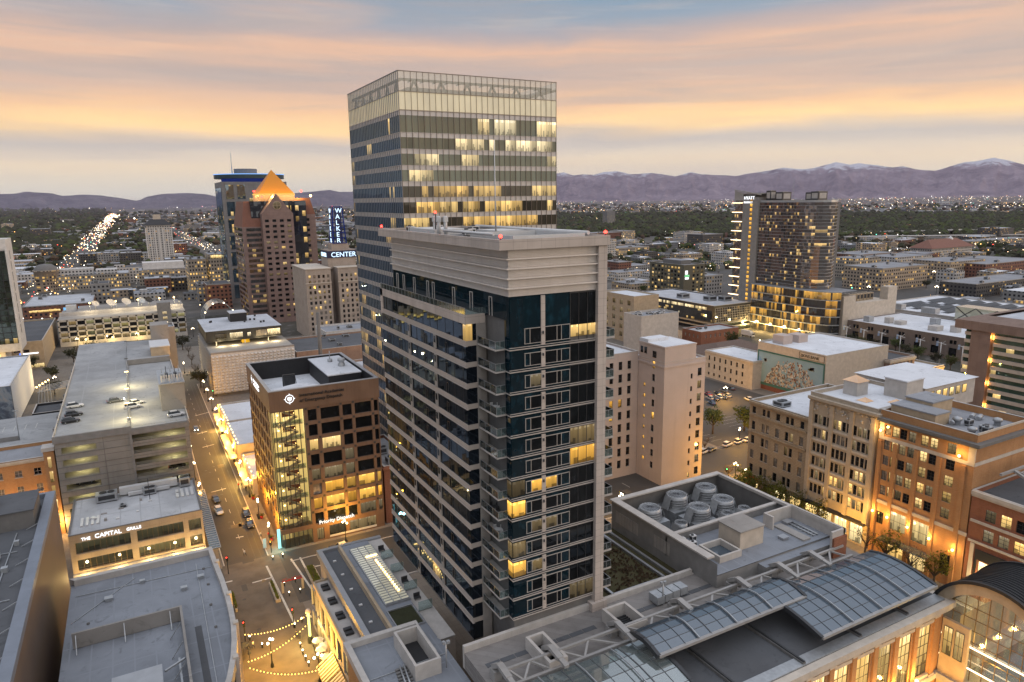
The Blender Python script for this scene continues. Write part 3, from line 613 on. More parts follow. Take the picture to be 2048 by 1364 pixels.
ridge('snowy_mountains', [(960, 372), (1040, 360), (1090, 349), (1114, 347), (1127, 345), (1146, 351), (1166, 349), (1188, 350), (1207, 344), (1235, 343), (1260, 349), (1305, 346), (1350, 353), (1383, 344.6), (1405, 349), (1430, 350), (1472, 352), (1500, 347), (1533, 342), (1568, 336), (1612, 339), (1643, 333), (1671, 324.5), (1701, 329), (1718, 327), (1749, 330.6), (1782, 335), (1807, 333), (1832, 339), (1869, 342), (1894, 335), (1930, 324.5), (1958, 322), (1988, 316), (2019, 322), (2047, 329), (2120, 338), (2250, 350), (2500, 360), (2800, 366)], 17500, 7500, _mount('snow mountains', (.09, .075, .105), (.25, .205, .235), 720), 8)
# ================================================================== RESIDENTIAL TOWER
def residential_tower():
 b = thing('residential_tower', 'tall blue glass apartment tower in the middle with pale louvred crown and stacked corner balconies', 'tower', (52, 100, 18))
 X0, X1, Y0, Y1 = 44.85, 60.75, 83.5, 131.0; EX, EY0, EY1 = 41.5, 90.65, 129.0
 SL = [66.45-3.18*k for k in range(0, 15)]            # slab levels down to the podium
 rr = random.Random(5)
 core = MB(); core.box(X0+.25, Y0+.25, 18, X1-.05, Y1-.05, 80.4, 0, 'b'); core.box(EX+.25, EY0+.25, 18, X0+.25, EY1-.25, 70.3, 0, 'bw'); core.build('wall', M['dconc'], b)
 # ---- north face: glazing per storey
 pil = MB(); pil.box(59.2, Y0-.7, 21.0, X1, Y0+1.2, 80.3); pil.box(58.4, Y0-1.1, 19.5, X1+.5, Y0+1.2, 24.0); pil.build('pilaster', M['precast'], b)
 tops = [73.9]+SL
 for k in range(len(tops)-1):
  zt, zb = tops[k], tops[k+1]; lo = zb+.12
  if zb < 23: continue
  g = MB(); fq(g, 'N', Y0+.05, X0, zb, 54.75, zt); fq(g, 'E', X0+.05, Y0, zb, 85.0, zt); g.build('spandrel_glazing', M['pteal'], b)
  # corner pane
  lit = {7: 'pdim', 8: 'pamb', 10: 'pdim', 11: 'pamb'}.get(k)
  for (a0, a1, mt) in ((X0+.08, 47.05, lit if k in (7, 8, 10, 11) else 'pblue'),):
   h = MB(); fq(h, 'N', Y0-.02, a0, zb+.5, a1, zt-.35)
   fq(h, 'E', X0-.02, Y0+.05, zb+.5, 84.9, zt-.35); h.build('corner_window', M[mt], b)
  fw = MB()                                           # framed strip window
  x0, x1, z0, z1 = 47.15, 54.75, zb+.62, min(zt-.62, zb+2.65) if k else zb+2.9
  for a, c, d, e in ((x0, z0+.04, x1, z0+.1), (x0, z1-.1, x1, z1-.04), (x0+.04, z0+.1, x0+.1, z1-.1), (x1-.1, z0+.1, x1-.04, z1-.1), (48.02, z0+.1, 48.08, z1-.1), (52.47, z0+.1, 52.53, z1-.1), (53.22, z0+.1, 53.28, z1-.1)):
   fw.box(a, Y0-.14, c, d, Y0+.02, e)
  fob = fw.build('window_frame', M['wframe'], b)
  for i, (a, c) in enumerate(((47.25, 48.0), (48.1, 49.85), (50.5, 52.45), (52.55, 53.2), (53.3, 54.65))):
   mt = 'pblue' if i in (0, 4) else ('pdim' if (k, i) in ((2, 1), (9, 2), (11, 1), (9, 1)) else 'pamb' if (k, i) in ((7, 1), (7, 2)) else 'pdark')
   q = MB(); fq(q, 'N', Y0-.06, a, z0+.1, c, z1-.1); q.build('pane', M[mt], fob)
  pc = MB(); pc.box(49.85, Y0-.18, zb+.3, 50.5, Y0+.02, zt-.3 if k else zt-.1); pc.build('panel', M['precast'], b)
  wl = MB(); wl.tube((50.1, Y0-.3, zb+1.9), (50.1, Y0-.3, zb+2.3), .12, n=6); wl.build('wall_lamp', M['dmetal'], b)
  # right hand room
  mt = {5: 'pdim', 6: 'pamb', 13: 'pdim'}.get(k, 'pdark')
  if k == 0:
   q = MB(); fq(q, 'N', Y0-.03, 54.85, zb+.9, 59.2, zb+2.6); q.build('window', M['plit'], b); q = MB(); fq(q, 'N', Y0-.03, 54.85, zb+2.65, 59.2, zt-.2); q.build('window', M['pdark'], b)
  else:
   q = MB(); fq(q, 'N', Y0-.03, 54.85, zb+.35, 59.2, zt-.12); q.build('window', M[mt], b)
  ms = MB()
  for a in (54.75, 56.2, 57.7): ms.box(a, Y0-.1, zb+.35, a+.07, Y0+.02, zt-.12)
  ms.box(54.75, Y0-.1, zt-.2, 59.2, Y0+.02, zt-.12); ms.build('mullion_frame', M['frame'], b)
  ln = MB(); ln.box(X0-.12, Y0-.2, zb-.06, 59.2, Y0-.03, zb+.05); ln.box(X0-.12, Y0-.16, zb+.26, 59.2, Y0-.03, zb+.33)
  ln.box(X0-.12, Y0-.03, zb-.06, X0-.03, 85, zb+.05); ln.build('slab_edge', M['wframe'], b)
  # ---- corner balcony in the recess
  if k < 14:
   s = MB(); s.box(43.3, 84.9, zb-.22, 46.6, 92.4, zb); sb = s.build('balcony', M['lconc'], b)
   gl = MB(); gl.box(43.34, 84.95, zb+.06, 43.38, 90.6, zb+1.1); gl.box(43.42, 84.95, zb+.06, 44.8, 84.99, zb+1.1); gl.build('glass_rail', M['brail'], sb)
   rl = MB(); rl.bar((43.36, 84.95, zb+1.14), (43.36, 90.6, zb+1.14), .07, .06); rl.bar((43.4, 84.97, zb+1.14), (44.8, 84.97, zb+1.14), .06, .06)
   for yy in (84.97, 86.8, 88.7, 90.5): rl.bar((43.36, yy, zb), (43.36, yy, zb+1.1), .05, .05)
   rl.bar((44.1, 84.97, zb), (44.1, 84.97, zb+1.1), .05, .05); rl.build('handrail', M['metal'], sb)
   rec = MB(); fq(rec, 'E', 46.6, 85.0, zb, 92.3, zt-.25); rec.build('window', M['plit' if k == 7 else 'pdark'], b)
   rm = MB()
   for yy in (86.4, 87.9, 89.4): rm.box(46.5, yy, zb, 46.58, yy+.1, zt-.25)
   rm.box(46.5, 85.5, zt-.5, 46.58, 92, zt-.4); rm.build('mullion_frame', M['frame'], b)
  # ---- west balcony
  s = MB(); s.box(X1, 84.3, zb-.25, 63.4, 90.5, zb); sb = s.build('balcony', M['lconc'], b)
  gl = MB(); gl.box(X1+.1, 84.35, zb+.06, 63.3, 84.39, zb+1.1); gl.box(63.32, 84.4, zb+.06, 63.36, 90.4, zb+1.1); gl.build('glass_rail', M['brail'], sb)
  rl = MB(); rl.bar((X1, 84.37, zb+1.14), (63.36, 84.37, zb+1.14), .06, .06); rl.bar((63.34, 84.4, zb+1.14), (63.34, 90.4, zb+1.14), .06, .06)
  for a in (61.6, 62.5, 63.33): rl.bar((a, 84.37, zb), (a, 84.37, zb+1.1), .05, .05)
  rl.box(X1, 84.3, zt-.32, 63.4, 84.5, zt-.26); rl.build('handrail', M['metal'], sb)
  q = MB(); fq(q, 'N', 86.6, X1+.1, zb, 62.9, zt-.3); q.build('window', M['pamb' if k in (6, 5) else 'pdark'], b)
 ret = MB(); ret.box(X0+.25, 92.3, 20, 46.9, 92.6, 70.3); ret.box(46.62, 85.2, 20, 46.9, 92.3, 70.3); ret.box(43.2, EY0, 18.0, 44.75, EY0+.3, 70.3); ret.build('recess_wall', M['conc'], b)
 # ---- penthouse level and crown
 ph = MB(); fq(ph, 'E', X0-.02, 85, 70.6, 131, 74.0); ph.build('penthouse_glazing', M['pblue'], b)
 pd = MB()
 for yy in (88.5, 95, 101.5, 110, 112.5, 119, 124.5, 128):
  for dy in (0, .9): pd.box(X0-.1, yy+dy, 70.6, X0-.03, yy+dy+.1, 73.3)
  pd.box(X0-.1, yy, 73.3, X0-.03, yy+1.0, 73.4)
 pd.build('terrace_door', M['louv'], b)
 cw = MB(); z = 73.95; i = 0
 while z < 80.3:
  big = i % 7 == 6; h = .30 if big else .17; o_ = .55 if big else .14
  cw.box(X0-o_, Y0-o_, z, 59.2, Y0+.1, z+h*.62); cw.box(X0-o_, Y0+.1, z, X0+.1, Y1, z+h*.62)
  cw.box(X0-.02, Y0-.02, z+h*.62, 59.2, Y0+.1, z+h); cw.box(X0-.02, Y0+.1, z+h*.62, X0+.1, Y1, z+h)
  z += h+.002; i += 1
 cw.build('louvre_screen', M['louv'], b)
 co = MB(); co.box(43.0, 82.5, 80.35, 61.0, 133.4, 81.05, 0); ring(co, 43.0, 82.5, 61.0, 133.4, 81.05, 81.75, .5); co.build('cornice', M['precast'], b)
 rf = MB(); rf.quad((43.5, 83, 81.12), (60.5, 83, 81.12), (60.5, 132.9, 81.12), (43.5, 132.9, 81.12)); rfo = rf.build('roof', M['rdark'], b)
 rm = MB(); ring(rm, 47, 86, 59, 100, 81.13, 82.0, .3); rm.box(46, 112, 81.13, 52, 124, 82.1); rm.box(54, 104, 81.13, 59, 112, 81.9); rm.tube((46, 90, 82.1), (46, 108, 82.1), .22); rm.tube((59.6, 86, 82.0), (59.6, 124, 82.0), .3)
 for q in ((48, 104), (50.5, 108), (56, 118), (53, 128), (46.5, 126)): hvac(rm, q[0], q[1], 81.13, 1.4, 1.2, 1.1)
 rm.build('rooftop_unit', [M['wmetal'], M['dmetal']], rfo)
 an = MB(); an.tube((52.3, 101.5, 81.1), (52.3, 101.5, 96.2), .16, .05, 8); an.build('antenna', M['wmetal'], b)
 for p in ((46.4, 111), (46.9, 114), (47.2, 110)):
  v = MB(); v.tube((p[0], p[1], 81.1), (p[0], p[1], 84.4), .3, n=10); v.box(p[0]-.35, p[1]-.35, 83.4, p[0]+.35, p[1]+.35, 84.2); v.build('vent_stack', M['wmetal'], b)
 for p, zz in (((43.4, 82.9), 82), ((60.5, 83.0), 82), ((43.6, 133.0), 82), ((46.5, 112.6), 84.8)):
  l = MB(); l.tube((p[0], p[1], 81.6), (p[0], p[1], zz), .12, n=6); lo_ = l.build('warning_light', M['dmetal'], b); l = MB(); l.ball((p[0], p[1], zz+.2), .24); l.build('lamp', M['lred'], lo_)
 # ---- east wing: ribbons of mirror glass between pale slab bands
 zs = [70.2]+[z for z in SL if z > 18.5]+[18.2]
 for k in range(len(zs)-1):
  zt, zb = zs[k]-.3, zs[k+1]+.46
  if k == 0: zt = 69.4
  g = MB(); fq(g, 'E', EX+.06, EY0, zb, EY1, zt); fq(g, 'N', EY0+.06, EX, zb, 43.2, zt); g.build('ribbon_window', M['w_glass'], b)
  ms = MB(); yy = EY0+1.4
  while yy < EY1:
   ms.box(EX+.02, yy, zb, EX+.055, yy+.03, zt); yy += 3.1
  for yy in (97.5, 106.5, 118.5, 124.5):
   if k: ms.box(EX-.05, yy, zb+.1, EX, yy+.07, zb+1.7); ms.box(EX-.05, yy+.75, zb+.1, EX, yy+.82, zb+1.7); ms.box(EX-.05, yy, zb+1.7, EX, yy+.82, zb+1.77)
  ms.box(EX, EY0, zt-.08, EX+.055, EY1, zt); ms.build('mullion_frame', M['dmetal'], b)
  if k:
   sl = MB(); sl.box(EX-.06, EY0-.06, zs[k]-.3, EX+.2, EY1, zs[k]+.46); sl.box(EX+.2, EY0-.06, zs[k]-.3, 43.2, EY0+.2, zs[k]+.46); sl.box(EX-.16, EY0-.16, zs[k]-.36, EX+.2, EY1, zs[k]-.303); sl.build('slab_band', M['band'], b)
  for yy in (101.8, 113.5):
   if k > 0:
    v = MB(); v.box(EX-.14, yy, zs[k+1]+.6, EX-.0, yy+1.05, zs[k]-.36); v.box(EX-.17, yy+.2, zs[k+1]+1.5, EX-.142, yy+.85, zs[k]-.6, 1); v.build('vent_panel', [M['conc'], M['pdark']], b)
 pe = MB(); pe.box(EX-.1, EY0-.1, 69.4, EX+.4, EY1+.1, 70.75); pe.box(EX+.4, EY0-.1, 69.4, 44.6, EY0+.4, 70.75); pe.box(EX-.1, EY1-1.2, 66, EX+.2, EY1+.1, 70.7); pe.build('parapet', M['precast'], b)
 te = MB(); te.quad((EX+.4, EY0+.4, 70.4), (X0, EY0+.4, 70.4), (X0, EY1, 70.4), (EX+.4, EY1, 70.4)); te.build('terrace', M['lconc'], b)
 tg = MB(); tg.box(EX-.02, EY0, 70.8, EX+.02, EY1, 71.7); tg.box(EX+.02, EY0-.02, 70.8, 44.8, EY0+.02, 71.7); tgo = tg.build('glass_rail', M['glass'], b)
 th = MB(); th.bar((EX, EY0, 71.73), (EX, EY1, 71.73), .07, .06)
 for i in range(24): th.bar((EX, EY0+.2+i*1.65, 70.8), (EX, EY0+.2+i*1.65, 71.7), .05, .05)
 th.build('handrail', M['metal'], tgo)
 return b
M['sglass'] = clear_glass('stair glass', (1, .97, .9), .05); M['brail'] = clear_glass('balcony glass panel', (.62, .74, .74), .16)
M['w_glass'] = curtain('mirror ribbon glass', (.004, .006, .009), .045, 1.55, 3.18, 66.45, .02, WARM, 1.0, (.55, .66, .80), run=2, wob=.03)
M['band'] = plain('slab band', (.42, .37, .33), .8, .1, .2)
residential_tower()
for i, (k, yy, lab) in enumerate(((3, 87.2, 'white chairs round a table on an upper corner balcony of the apartment tower'), (9, 86.8, 'white round chair and table on a lower corner balcony of the apartment tower'), (8, 88, 'covered dark furniture with an amber lamp on a corner balcony'))):
 zb = 66.45-3.18*k; t = MB()
 t.tube((44.2, yy, zb), (44.2, yy, zb+.7), .05); t.tube((44.2, yy, zb+.7), (44.2, yy, zb+.75), .55, n=12)
 for (dx, dy) in ((.1, 1.0), (.2, -1.0), (1.0, .5)):
  cx, cy_ = 44.2+dx, yy+dy
  t.box(cx-.25, cy_-.25, zb+.4, cx+.25, cy_+.25, zb+.46); t.box(cx-.25, cy_+.2, zb+.46, cx+.25, cy_+.26, zb+.95)
  for a in (-.22, .22):
   for c in (-.22, .22): t.box(cx+a-.02, cy_+c-.02, zb, cx+a+.02, cy_+c+.02, zb+.4)
 tag(t.build('balcony_furniture', M['wmetal' if i < 2 else 'dmetal'], org=(44.2, yy, zb)), lab, 'furniture')
# ================================================================== OFFICE TOWER behind
def office_tower():
 X0, X1, Y0, Y1 = 64.9, 112.4, 178.9, 224.4
 b = thing('office_tower', 'tallest glass office tower with grid of mullions and glowing crown behind the apartment tower', 'tower', (88, 201, 0))
 L = [109.9, 104.4]+[104.4-4.15*k for k in range(1, 24)]
 rr = random.Random(11)
 core = MB(); core.box(X0+1.5, Y0+1.5, 0, X1-1.5, Y1-1.5, 108.6, 0, 'b'); core.quad((X1-.1, Y0, 8), (X1-.1, Y1, 8), (X1-.1, Y1, 109), (X1-.1, Y0, 109)); core.quad((X1, Y1-.1, 8), (X0, Y1-.1, 8), (X0, Y1-.1, 109), (X1, Y1-.1, 109)); core.build('wall', M['dconc'], b)
 for k in range(len(L)-1):
  zt, zb = L[k]-1.25, L[k+1]
  if zb < 8: break
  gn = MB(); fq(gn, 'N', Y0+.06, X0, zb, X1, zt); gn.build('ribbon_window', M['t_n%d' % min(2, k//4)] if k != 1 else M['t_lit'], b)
  ge = MB(); fq(ge, 'E', X0+.06, Y0, zb, Y1, zt); ge.build('ribbon_window', M['t_e'], b)
  sp = MB(); fq(sp, 'N', Y0+.03, X0, zt, X1, L[k]); fq(sp, 'E', X0+.03, Y0, zt, Y1, L[k]); sp.box(X0, Y0-.10, L[k]-.10, X1, Y0+.028, L[k]); sp.box(X0-.1, Y0, L[k]-.10, X0+.028, Y1, L[k]); sp.build('spandrel', M['t_sp'], b)
 zc0 = 109.95; z1, z2 = 114.5, 119.4
 cg = MB(); fq(cg, 'N', Y0+.05, X0, zc0, X1, z1); fq(cg, 'E', X0+.05, Y0, zc0, Y1, z1); cg.build('crown_glazing', M['t_crown'], b)
 cg = MB(); fq(cg, 'N', Y0+.05, X0, z1, X1, z2); fq(cg, 'E', X0+.05, Y0, z1, Y1, z2); cg.quad((X1, Y0, zc0), (X1, Y1, zc0), (X1, Y1, z2), (X1, Y0, z2)); cg.quad((X1, Y1, zc0), (X0, Y1, zc0), (X0, Y1, z2), (X1, Y1, z2)); cg.build('crown_screen', M['t_crown2'], b)
 sc = MB(); sc.box(X0+4, Y0+4, 108.7, X1-6, Y1-5, 116.2); sc.build('plant_room', M['lconc'], b)
 tr = MB(); n = 6
 for i in range(n):
  a0 = X0+1+(X1-X0-2)*i/n; a1 = X0+1+(X1-X0-2)*(i+1)/n
  tr.tube((a0, Y0+1.2, 110), ((a0+a1)/2, Y0+1.2, 117.5), .32, n=6); tr.tube(((a0+a1)/2, Y0+1.2, 117.5), (a1, Y0+1.2, 110), .32, n=6)
 for i in range(n):
  a0 = Y0+1+(Y1-Y0-2)*i/n; a1 = Y0+1+(Y1-Y0-2)*(i+1)/n
  tr.tube((X0+1.2, a0, 110), (X0+1.2, (a0+a1)/2, 117.5), .3, n=6); tr.tube((X0+1.2, (a0+a1)/2, 117.5), (X0+1.2, a1, 110), .3, n=6)
 ring(tr, X0+.9, Y0+.9, X1-.9, Y1-.9, 117.3, 117.9, .5)
 for i in range(14): tr.bar((X0+1+i*3.5, Y0+1, 117.6), (X0+1+i*3.5, Y0+5, 117.6), .25, .3)
 tr.build('crown_truss', M['lconc'], b)
 mu = MB(); nb = 28
 for i in range(nb+1):
  a = X0+(X1-X0)*i/nb; mu.box(a-.04, Y0-.13, 8, a+.04, Y0+.02, z2)
 mu.box(X0, Y0-.14, z1-.08, X1, Y0+.02, z1+.08); mu.box(X0-.1, Y0-.24, z2, X1+.1, Y0+.1, z2+.14); mu.box(X0, Y0-.14, zc0-.1, X1, Y0+.02, zc0+.06)
 mu.build('mullion_grid', M['t_mul'], b)
 mu = MB(); nb = 30
 for i in range(nb+1):
  a = Y0+(Y1-Y0)*i/nb; mu.box(X0-.14, a-.035, 8, X0+.02, a+.035, z2)
 mu.box(X0-.14, Y0, z1-.08, X0+.02, Y1, z1+.08); mu.box(X0-.24, Y0-.1, z2, X0+.1, Y1, z2+.14); mu.build('mullion_grid', M['t_mul2'], b)
 lo = MB(); lo.box(X0+5, Y0-3, 0, X1, Y1, 8); lo.build('base', M['tan'], b)
M['t_n0'] = curtain('office glass upper', (.05, .062, .055), .09, 1.696, 4.15, 104.4, .24, WARMW, .9, (.80, .80, .70), run=4, cell=.7, wob=.006)  # paler than the floors below: bright sky reflection is put into the tint
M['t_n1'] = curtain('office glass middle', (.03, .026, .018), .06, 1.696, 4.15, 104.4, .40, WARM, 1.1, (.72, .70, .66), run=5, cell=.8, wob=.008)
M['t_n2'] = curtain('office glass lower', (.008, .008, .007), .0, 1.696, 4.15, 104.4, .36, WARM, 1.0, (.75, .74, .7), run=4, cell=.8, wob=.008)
M['t_lit'] = curtain('office glass lit floor', (.06, .06, .042), .07, 1.696, 4.15, 104.4, .50, WARMW, 1.3, (.75, .74, .66), run=6, cell=.6, wob=.006)
M['t_e'] = curtain('office glass east', (.022, .034, .052), .13, 1.517, 4.15, 104.4, .12, WARM, .9, (.55, .76, 1.0), run=3, cell=.7, wob=.006)  # bluer copy of the glass: cool eastern sky is put into its tint
M['t_sp'] = plain('glass spandrel', (.56, .53, .52), .3, .05, .2, .6, .25, False)
M['t_mul'] = plain('bronze mullion', (.26, .21, .17), .45, .1, 1, .5, .3, False); M['t_mul2'] = plain('grey mullion', (.24, .26, .29), .45, .1, 1, .5, .3, False)
def _crown(nm, lit, op):
 m, t, o = newmat(nm); p = pos(t); x, y, z = t.sep(p)
 n = t.noise(t.comb(t.m('MULTIPLY', t.m('ADD', x, y), .35), t.m('MULTIPLY', z, .12), 2.0), 1.0, 3)
 e = t.node('ShaderNodeEmission', {'Color': (1.0, .80, .44, 1), 'Strength': t.m('MULTIPLY', t.m('ADD', .55, n), lit)}); m.cycles.emission_sampling = 'NONE'
 d = t.node('ShaderNodeBsdfDiffuse', {'Color': (.42, .41, .36, 1)}); tr = t.node('ShaderNodeBsdfTransparent', {'Color': (.93, .96, .95, 1)})
 a = t.node('ShaderNodeAddShader', {0: e.outputs[0], 1: d.outputs[0]}); b1 = t.node('ShaderNodeMixShader', {0: op, 1: tr.outputs[0], 2: a.outputs[0]})
 gl = t.node('ShaderNodeBsdfGlossy', {'Color': (.85, .9, .92, 1), 'Roughness': .05}); fr = t.node('ShaderNodeFresnel', {'IOR': 1.5})
 mx = t.node('ShaderNodeMixShader', {0: t.m('ADD', fr.outputs[0], .08, clamp=True), 1: b1.outputs[0], 2: gl.outputs[0]}); t.l.new(mx.outputs[0], o.inputs[0]); return m
M['t_crown'] = _crown('glowing crown glass', .42, .82); M['t_crown2'] = _crown('clear crown glass', .13, .45)
office_tower()
# ================================================================== brown dispatch building on the corner
def dispatch_building():
 X0, X1, Y0, Y1, Z = 26.4, 53.6, 173.3, 209.0, 41.6
 b = thing('corner_office', 'brown panelled eight storey office with glass corner stair and lettered parapet band', 'building', (40, 190, 0))
 rr = random.Random(3); F = [4.2+3.98*k for k in range(9)]     # floor levels; top of glazing 36.1
 # north face openings: columns right of the glass corner
 cols = [(35.2, 37.4), (38.4, 43.2), (44.0, 46.4), (47.2, 51.6), (52.3, 53.4)]
 rn = [(a, c, F[k]+.75, F[k]+3.75) for k in range(0, 8) for a, c in cols]
 rg = [(35.4, 37.2, .3, 3.6), (38.6, 43.0, .4, 3.7), (44.0, 51.4, .4, 3.7)]
 re = [(Y0+3.2+i*4.3, Y0+6.2+i*4.3, F[k]+.75, F[k]+3.75) for k in range(0, 8) for i in range(8)]
 w = MB(); GX = 34.3; zt = 36.3
 facade(w, 'N', Y0, GX, X1, 0, Z, rn+rg, .45); facade(w, 'E', X0, Y0+2.0, Y1, 0, Z, re, .45)
 w.box(X0, Y0, zt, GX, Y0+.4, Z); w.box(X0, Y0, zt, X0+.4, Y0+2, Z); w.box(X0-.05, Y0-.05, 4.0, GX+.2, Y0+2.2, 5.2)
 w.quad((X1, Y0, 0), (X1, Y1, 0), (X1, Y1, Z), (X1, Y0, Z)); w.quad((X1, Y1, 0), (X0, Y1, 0), (X0, Y1, Z), (X1, Y1, Z)); w.build('wall', M['brownclad'], b)
 bd = MB(); bd.box(X0-.25, Y0-.25, zt+.2, X1+.25, Y0-.003, Z+.02); bd.box(X0-.25, Y0-.003, zt+.2, X0-.003, Y1, Z+.02); bd.build('parapet_band', M['brownclad'], b)
 ip = MB(); x0, x1, y0, y1 = X0+.6, X1-.6, Y0+.6, Y1-.6
 for q in (((x1, y0), (x0, y0)), ((x0, y0), (x0, y1)), ((x0, y1), (x1, y1)), ((x1, y1), (x1, y0))): ip.quad((*q[0], Z-5.2), (*q[1], Z-5.2), (*q[1], Z), (*q[0], Z))
 ip.build('parapet_lining', M['black'], b)
 cp = MB(); ring(cp, X0-.3, Y0-.3, X1+.3, Y1+.3, Z+.025, Z+.2, .9); cp.build('coping', M['metal'], b)
 rf = MB(); rf.quad((x0, y0, Z-5), (x1, y0, Z-5), (x1, y1, Z-5), (x0, y1, Z-5)); rf.build('roof', M['rwhite'], b)
 p = MB(); p.box(43.5, 184, Z-5, 52.4, 207, Z-.5, 0, 'bt'); p.box(43.3, 183.8, Z-.5, 52.5, 207.2, Z-.2, 1); p.build('penthouse', [M['black'], M['rwhite']], b)
 sc = MB(); pts = [(28.5, 180.5), (43.0, 175.8), (43.6, 177.5), (36, 185.5), (28.8, 182.5)]; sc.prism(pts, Z-4.9, Z-1.6, 0, 1); sc.build('roof_screen', [M['black'], M['rwhite']], b)
 for i in range(6):
  u = MB(); hvac(u, 45+i*1.2, 176.5+i*.75, Z-5, .9, 2.2, 2.0); u.build('rooftop_unit', [M['galv'], M['dmetal']], b)
 u = MB(); u.box(33.6, 195.5, Z-5, 37, 195.9, Z-1.4); u.box(34, 195, Z-5, 36.5, 195.4, Z-1.8); u.bar((36.9, 193, Z-4.8), (36.9, 195.5, Z-1.4), .15, .15); u.bar((33.7, 193, Z-4.8), (33.7, 195.5, Z-1.4), .15, .15); u.build('dish_frame', M['dmetal'], b)
 u = MB(); u.tube((48, 200, Z-.2), (48, 200, Z+3), .12, n=6); u.tube((48, 200, Z-.2), (48, 200, Z+.6), .7, n=10); u.build('antenna', M['galv'], b)
 u = MB(); u.lathe(49.5, 193, [(1.0, Z-.2), (1.0, Z+.5), (.6, Z+.9), (1.1, Z+1.4), (1.0, Z+2.0)], 10); u.build('exhaust_fan', M['galv'], b)
 # glass corner with the lit stair
 gc = MB(); n = 6
 arc = [(GX-.05, Y0+.1)]+[(X0+.9+(GX-X0-1.0)*(1-i/n), Y0+.15+.0*i) for i in range(n+1)]+[(X0+.35, Y0+.8), (X0+.2, Y0+2)]
 for (z0, z1) in ((.2, 4.0), (5.2, zt)):
  for i in range(len(arc)-1):
   a, c = arc[i], arc[i+1]; gc.quad((*c, z0), (*a, z0), (*a, z1), (*c, z1))
 gc.build('stair_glazing', M['sglass'], b)
 mu = MB()
 for a in arc[1:]:
  mu.box(a[0]-.09, a[1]-.14, .2, a[0]+.09, a[1]+.05, 4.0); mu.box(a[0]-.09, a[1]-.14, 5.2, a[0]+.09, a[1]+.05, zt)
 mu.build('mullion_frame', M['dmetal'], b)
 bk = MB(); bk.box(X0+.3, Y0+5.2, .1, GX+.2, Y0+5.5, zt); bk.box(GX, Y0+.3, .1, GX+.3, Y0+5.2, zt); bk.box(X0+.2, Y0+2.1, .1, X0+.4, Y0+5.2, zt); bk.build('stair_hall', M['stairlit'], b)
 for k in range(8):
  z = F[k]
  f = MB(); f.box(X0+.5, Y0+2.6, z-.35, GX, Y0+5.2, z); f.box(X0+.5, Y0+2.55, z, GX, Y0+2.6, z+1.0, 1)
  f.bar((X0+1.5, Y0+1.4, z), (GX-1.5, Y0+2.0, z+2.0), 1.2, .25); f.bar((GX-1.5, Y0+1.2, z+2.0), (X0+2.5, Y0+2.2, z+3.9), 1.1, .25)
  so = f.build('stair_flight', [M['lconc'], M['glass']], b)
  lp = MB(); lp.ball((X0+1.6, Y0+1.0, z+3.2), .22); lp.ball((GX-2.2, Y0+1.4, z+3.1), .16); lp.ball((X0+4.6, Y0+4.4, z+3.3), .18); lp.build('stair_lamp', M['lwarm'], so)
  rd = MB(); rd.box((X0+GX)/2-.6, Y0+5.0, z+1.3, (X0+GX)/2+2.6, Y0+5.19, z+2.6); rd.build('red_wall_panel', M['rpanel'], so)
 mixn = [('pdark', 1)]
 def mt(r):
  k = round((r[2]-.75-4.2)/3.98); a = r[0]
  if k == 2: return 'pamb' if a > 38 else 'pblind'
  if k == 2: return 'pamb'
  if k == 1: return 'pamb'
  if k == 5 and a < 44: return 'plit'
  if k == 3 and a < 47: return 'pdim'
  if k == 0: return 'pdim' if a > 47 else 'pdark'
  if k == 4 and 43 < a < 46: return 'pdim'
  return 'pdark'
 us = [0]
 windows(b, 'N', Y0, [(*r, mt(r)) for r in rn], None, .45, 'frame', 1, 1, False, .08, rr, 100, us)
 windows(b, 'N', Y0, [(*r, 'pdim') for r in rg], None, .45, 'frame', 3, 1, False, .08, rr, 100, us, 'shop_window')
 windows(b, 'E', X0, re, DK, .45, 'frame', 1, 1, False, .08, rr, 100, us)
 jt = MB()
 for k in range(1, 9):
  for a in (37.9, 43.6, 46.8, 51.95, 34.75): jt.box(a-.28, Y0-.03, F[k]-.14 if k < 9 else 0, a+.28, Y0-.003, F[k]+.42)
 jt.build('joint_trim', M['dmetal'], b)
 text('International Academies', 1.15, 'black', b, 'N', Y0-.25, 33.4, 39.6, .1, 'sign_lettering'); text('of Emergency Dispatch', 1.15, 'black', b, 'N', Y0-.25, 33.4, 38.2, .1, 'sign_lettering')
 text('International Academies', .9, 'lsign', b, 'E', X0-.25, 196.2, 39.5, .08, 'sign_lettering'); text('of Emergency Dispatch', .9, 'lsign', b, 'E', X0-.25, 196.2, 38.4, .08, 'sign_lettering')
 for side, pl, a, z in (('N', Y0-.25, 31.0, 39.4), ('E', X0-.25, 199.0, 39.4)):
  lg = MB(); n = 20
  def cp_(r, t, o): return P3(side, pl, a+.68*r*math.cos(t), z+.68*r*math.sin(t), o)
  for i in range(n):
   t0, t1 = 2*math.pi*i/n, 2*math.pi*(i+1)/n; q = [cp_(1.35, t0, -.12), cp_(1.35, t1, -.12), cp_(1.6, t1, -.12), cp_(1.6, t0, -.12)]; lg.quad(*(q if side == 'E' else q[::-1]))
  for i in range(4):
   t0 = math.pi/2*i; q = [cp_(1.6, t0-.12, -.13), cp_(2.1, t0, -.13), cp_(1.6, t0+.12, -.13)]; lg.poly(q if side == 'N' else q[::-1])
  lg.poly([P3(side, pl, a+.68*u, z+.68*v, -.14) for u, v in ((-.75, .55), (-.85, .0), (-.5, -.65), (0, -.95), (.5, -.65), (.85, .0), (.75, .55), (0, .8))][::(1 if side == 'N' else -1)])
  lg.build('emblem', M['lsign'], b)
 text('Priority Dispatch', 1.35, 'lsignw', b, 'N', Y0-.1, 36.0, 4.75, .12, 'sign_lettering')
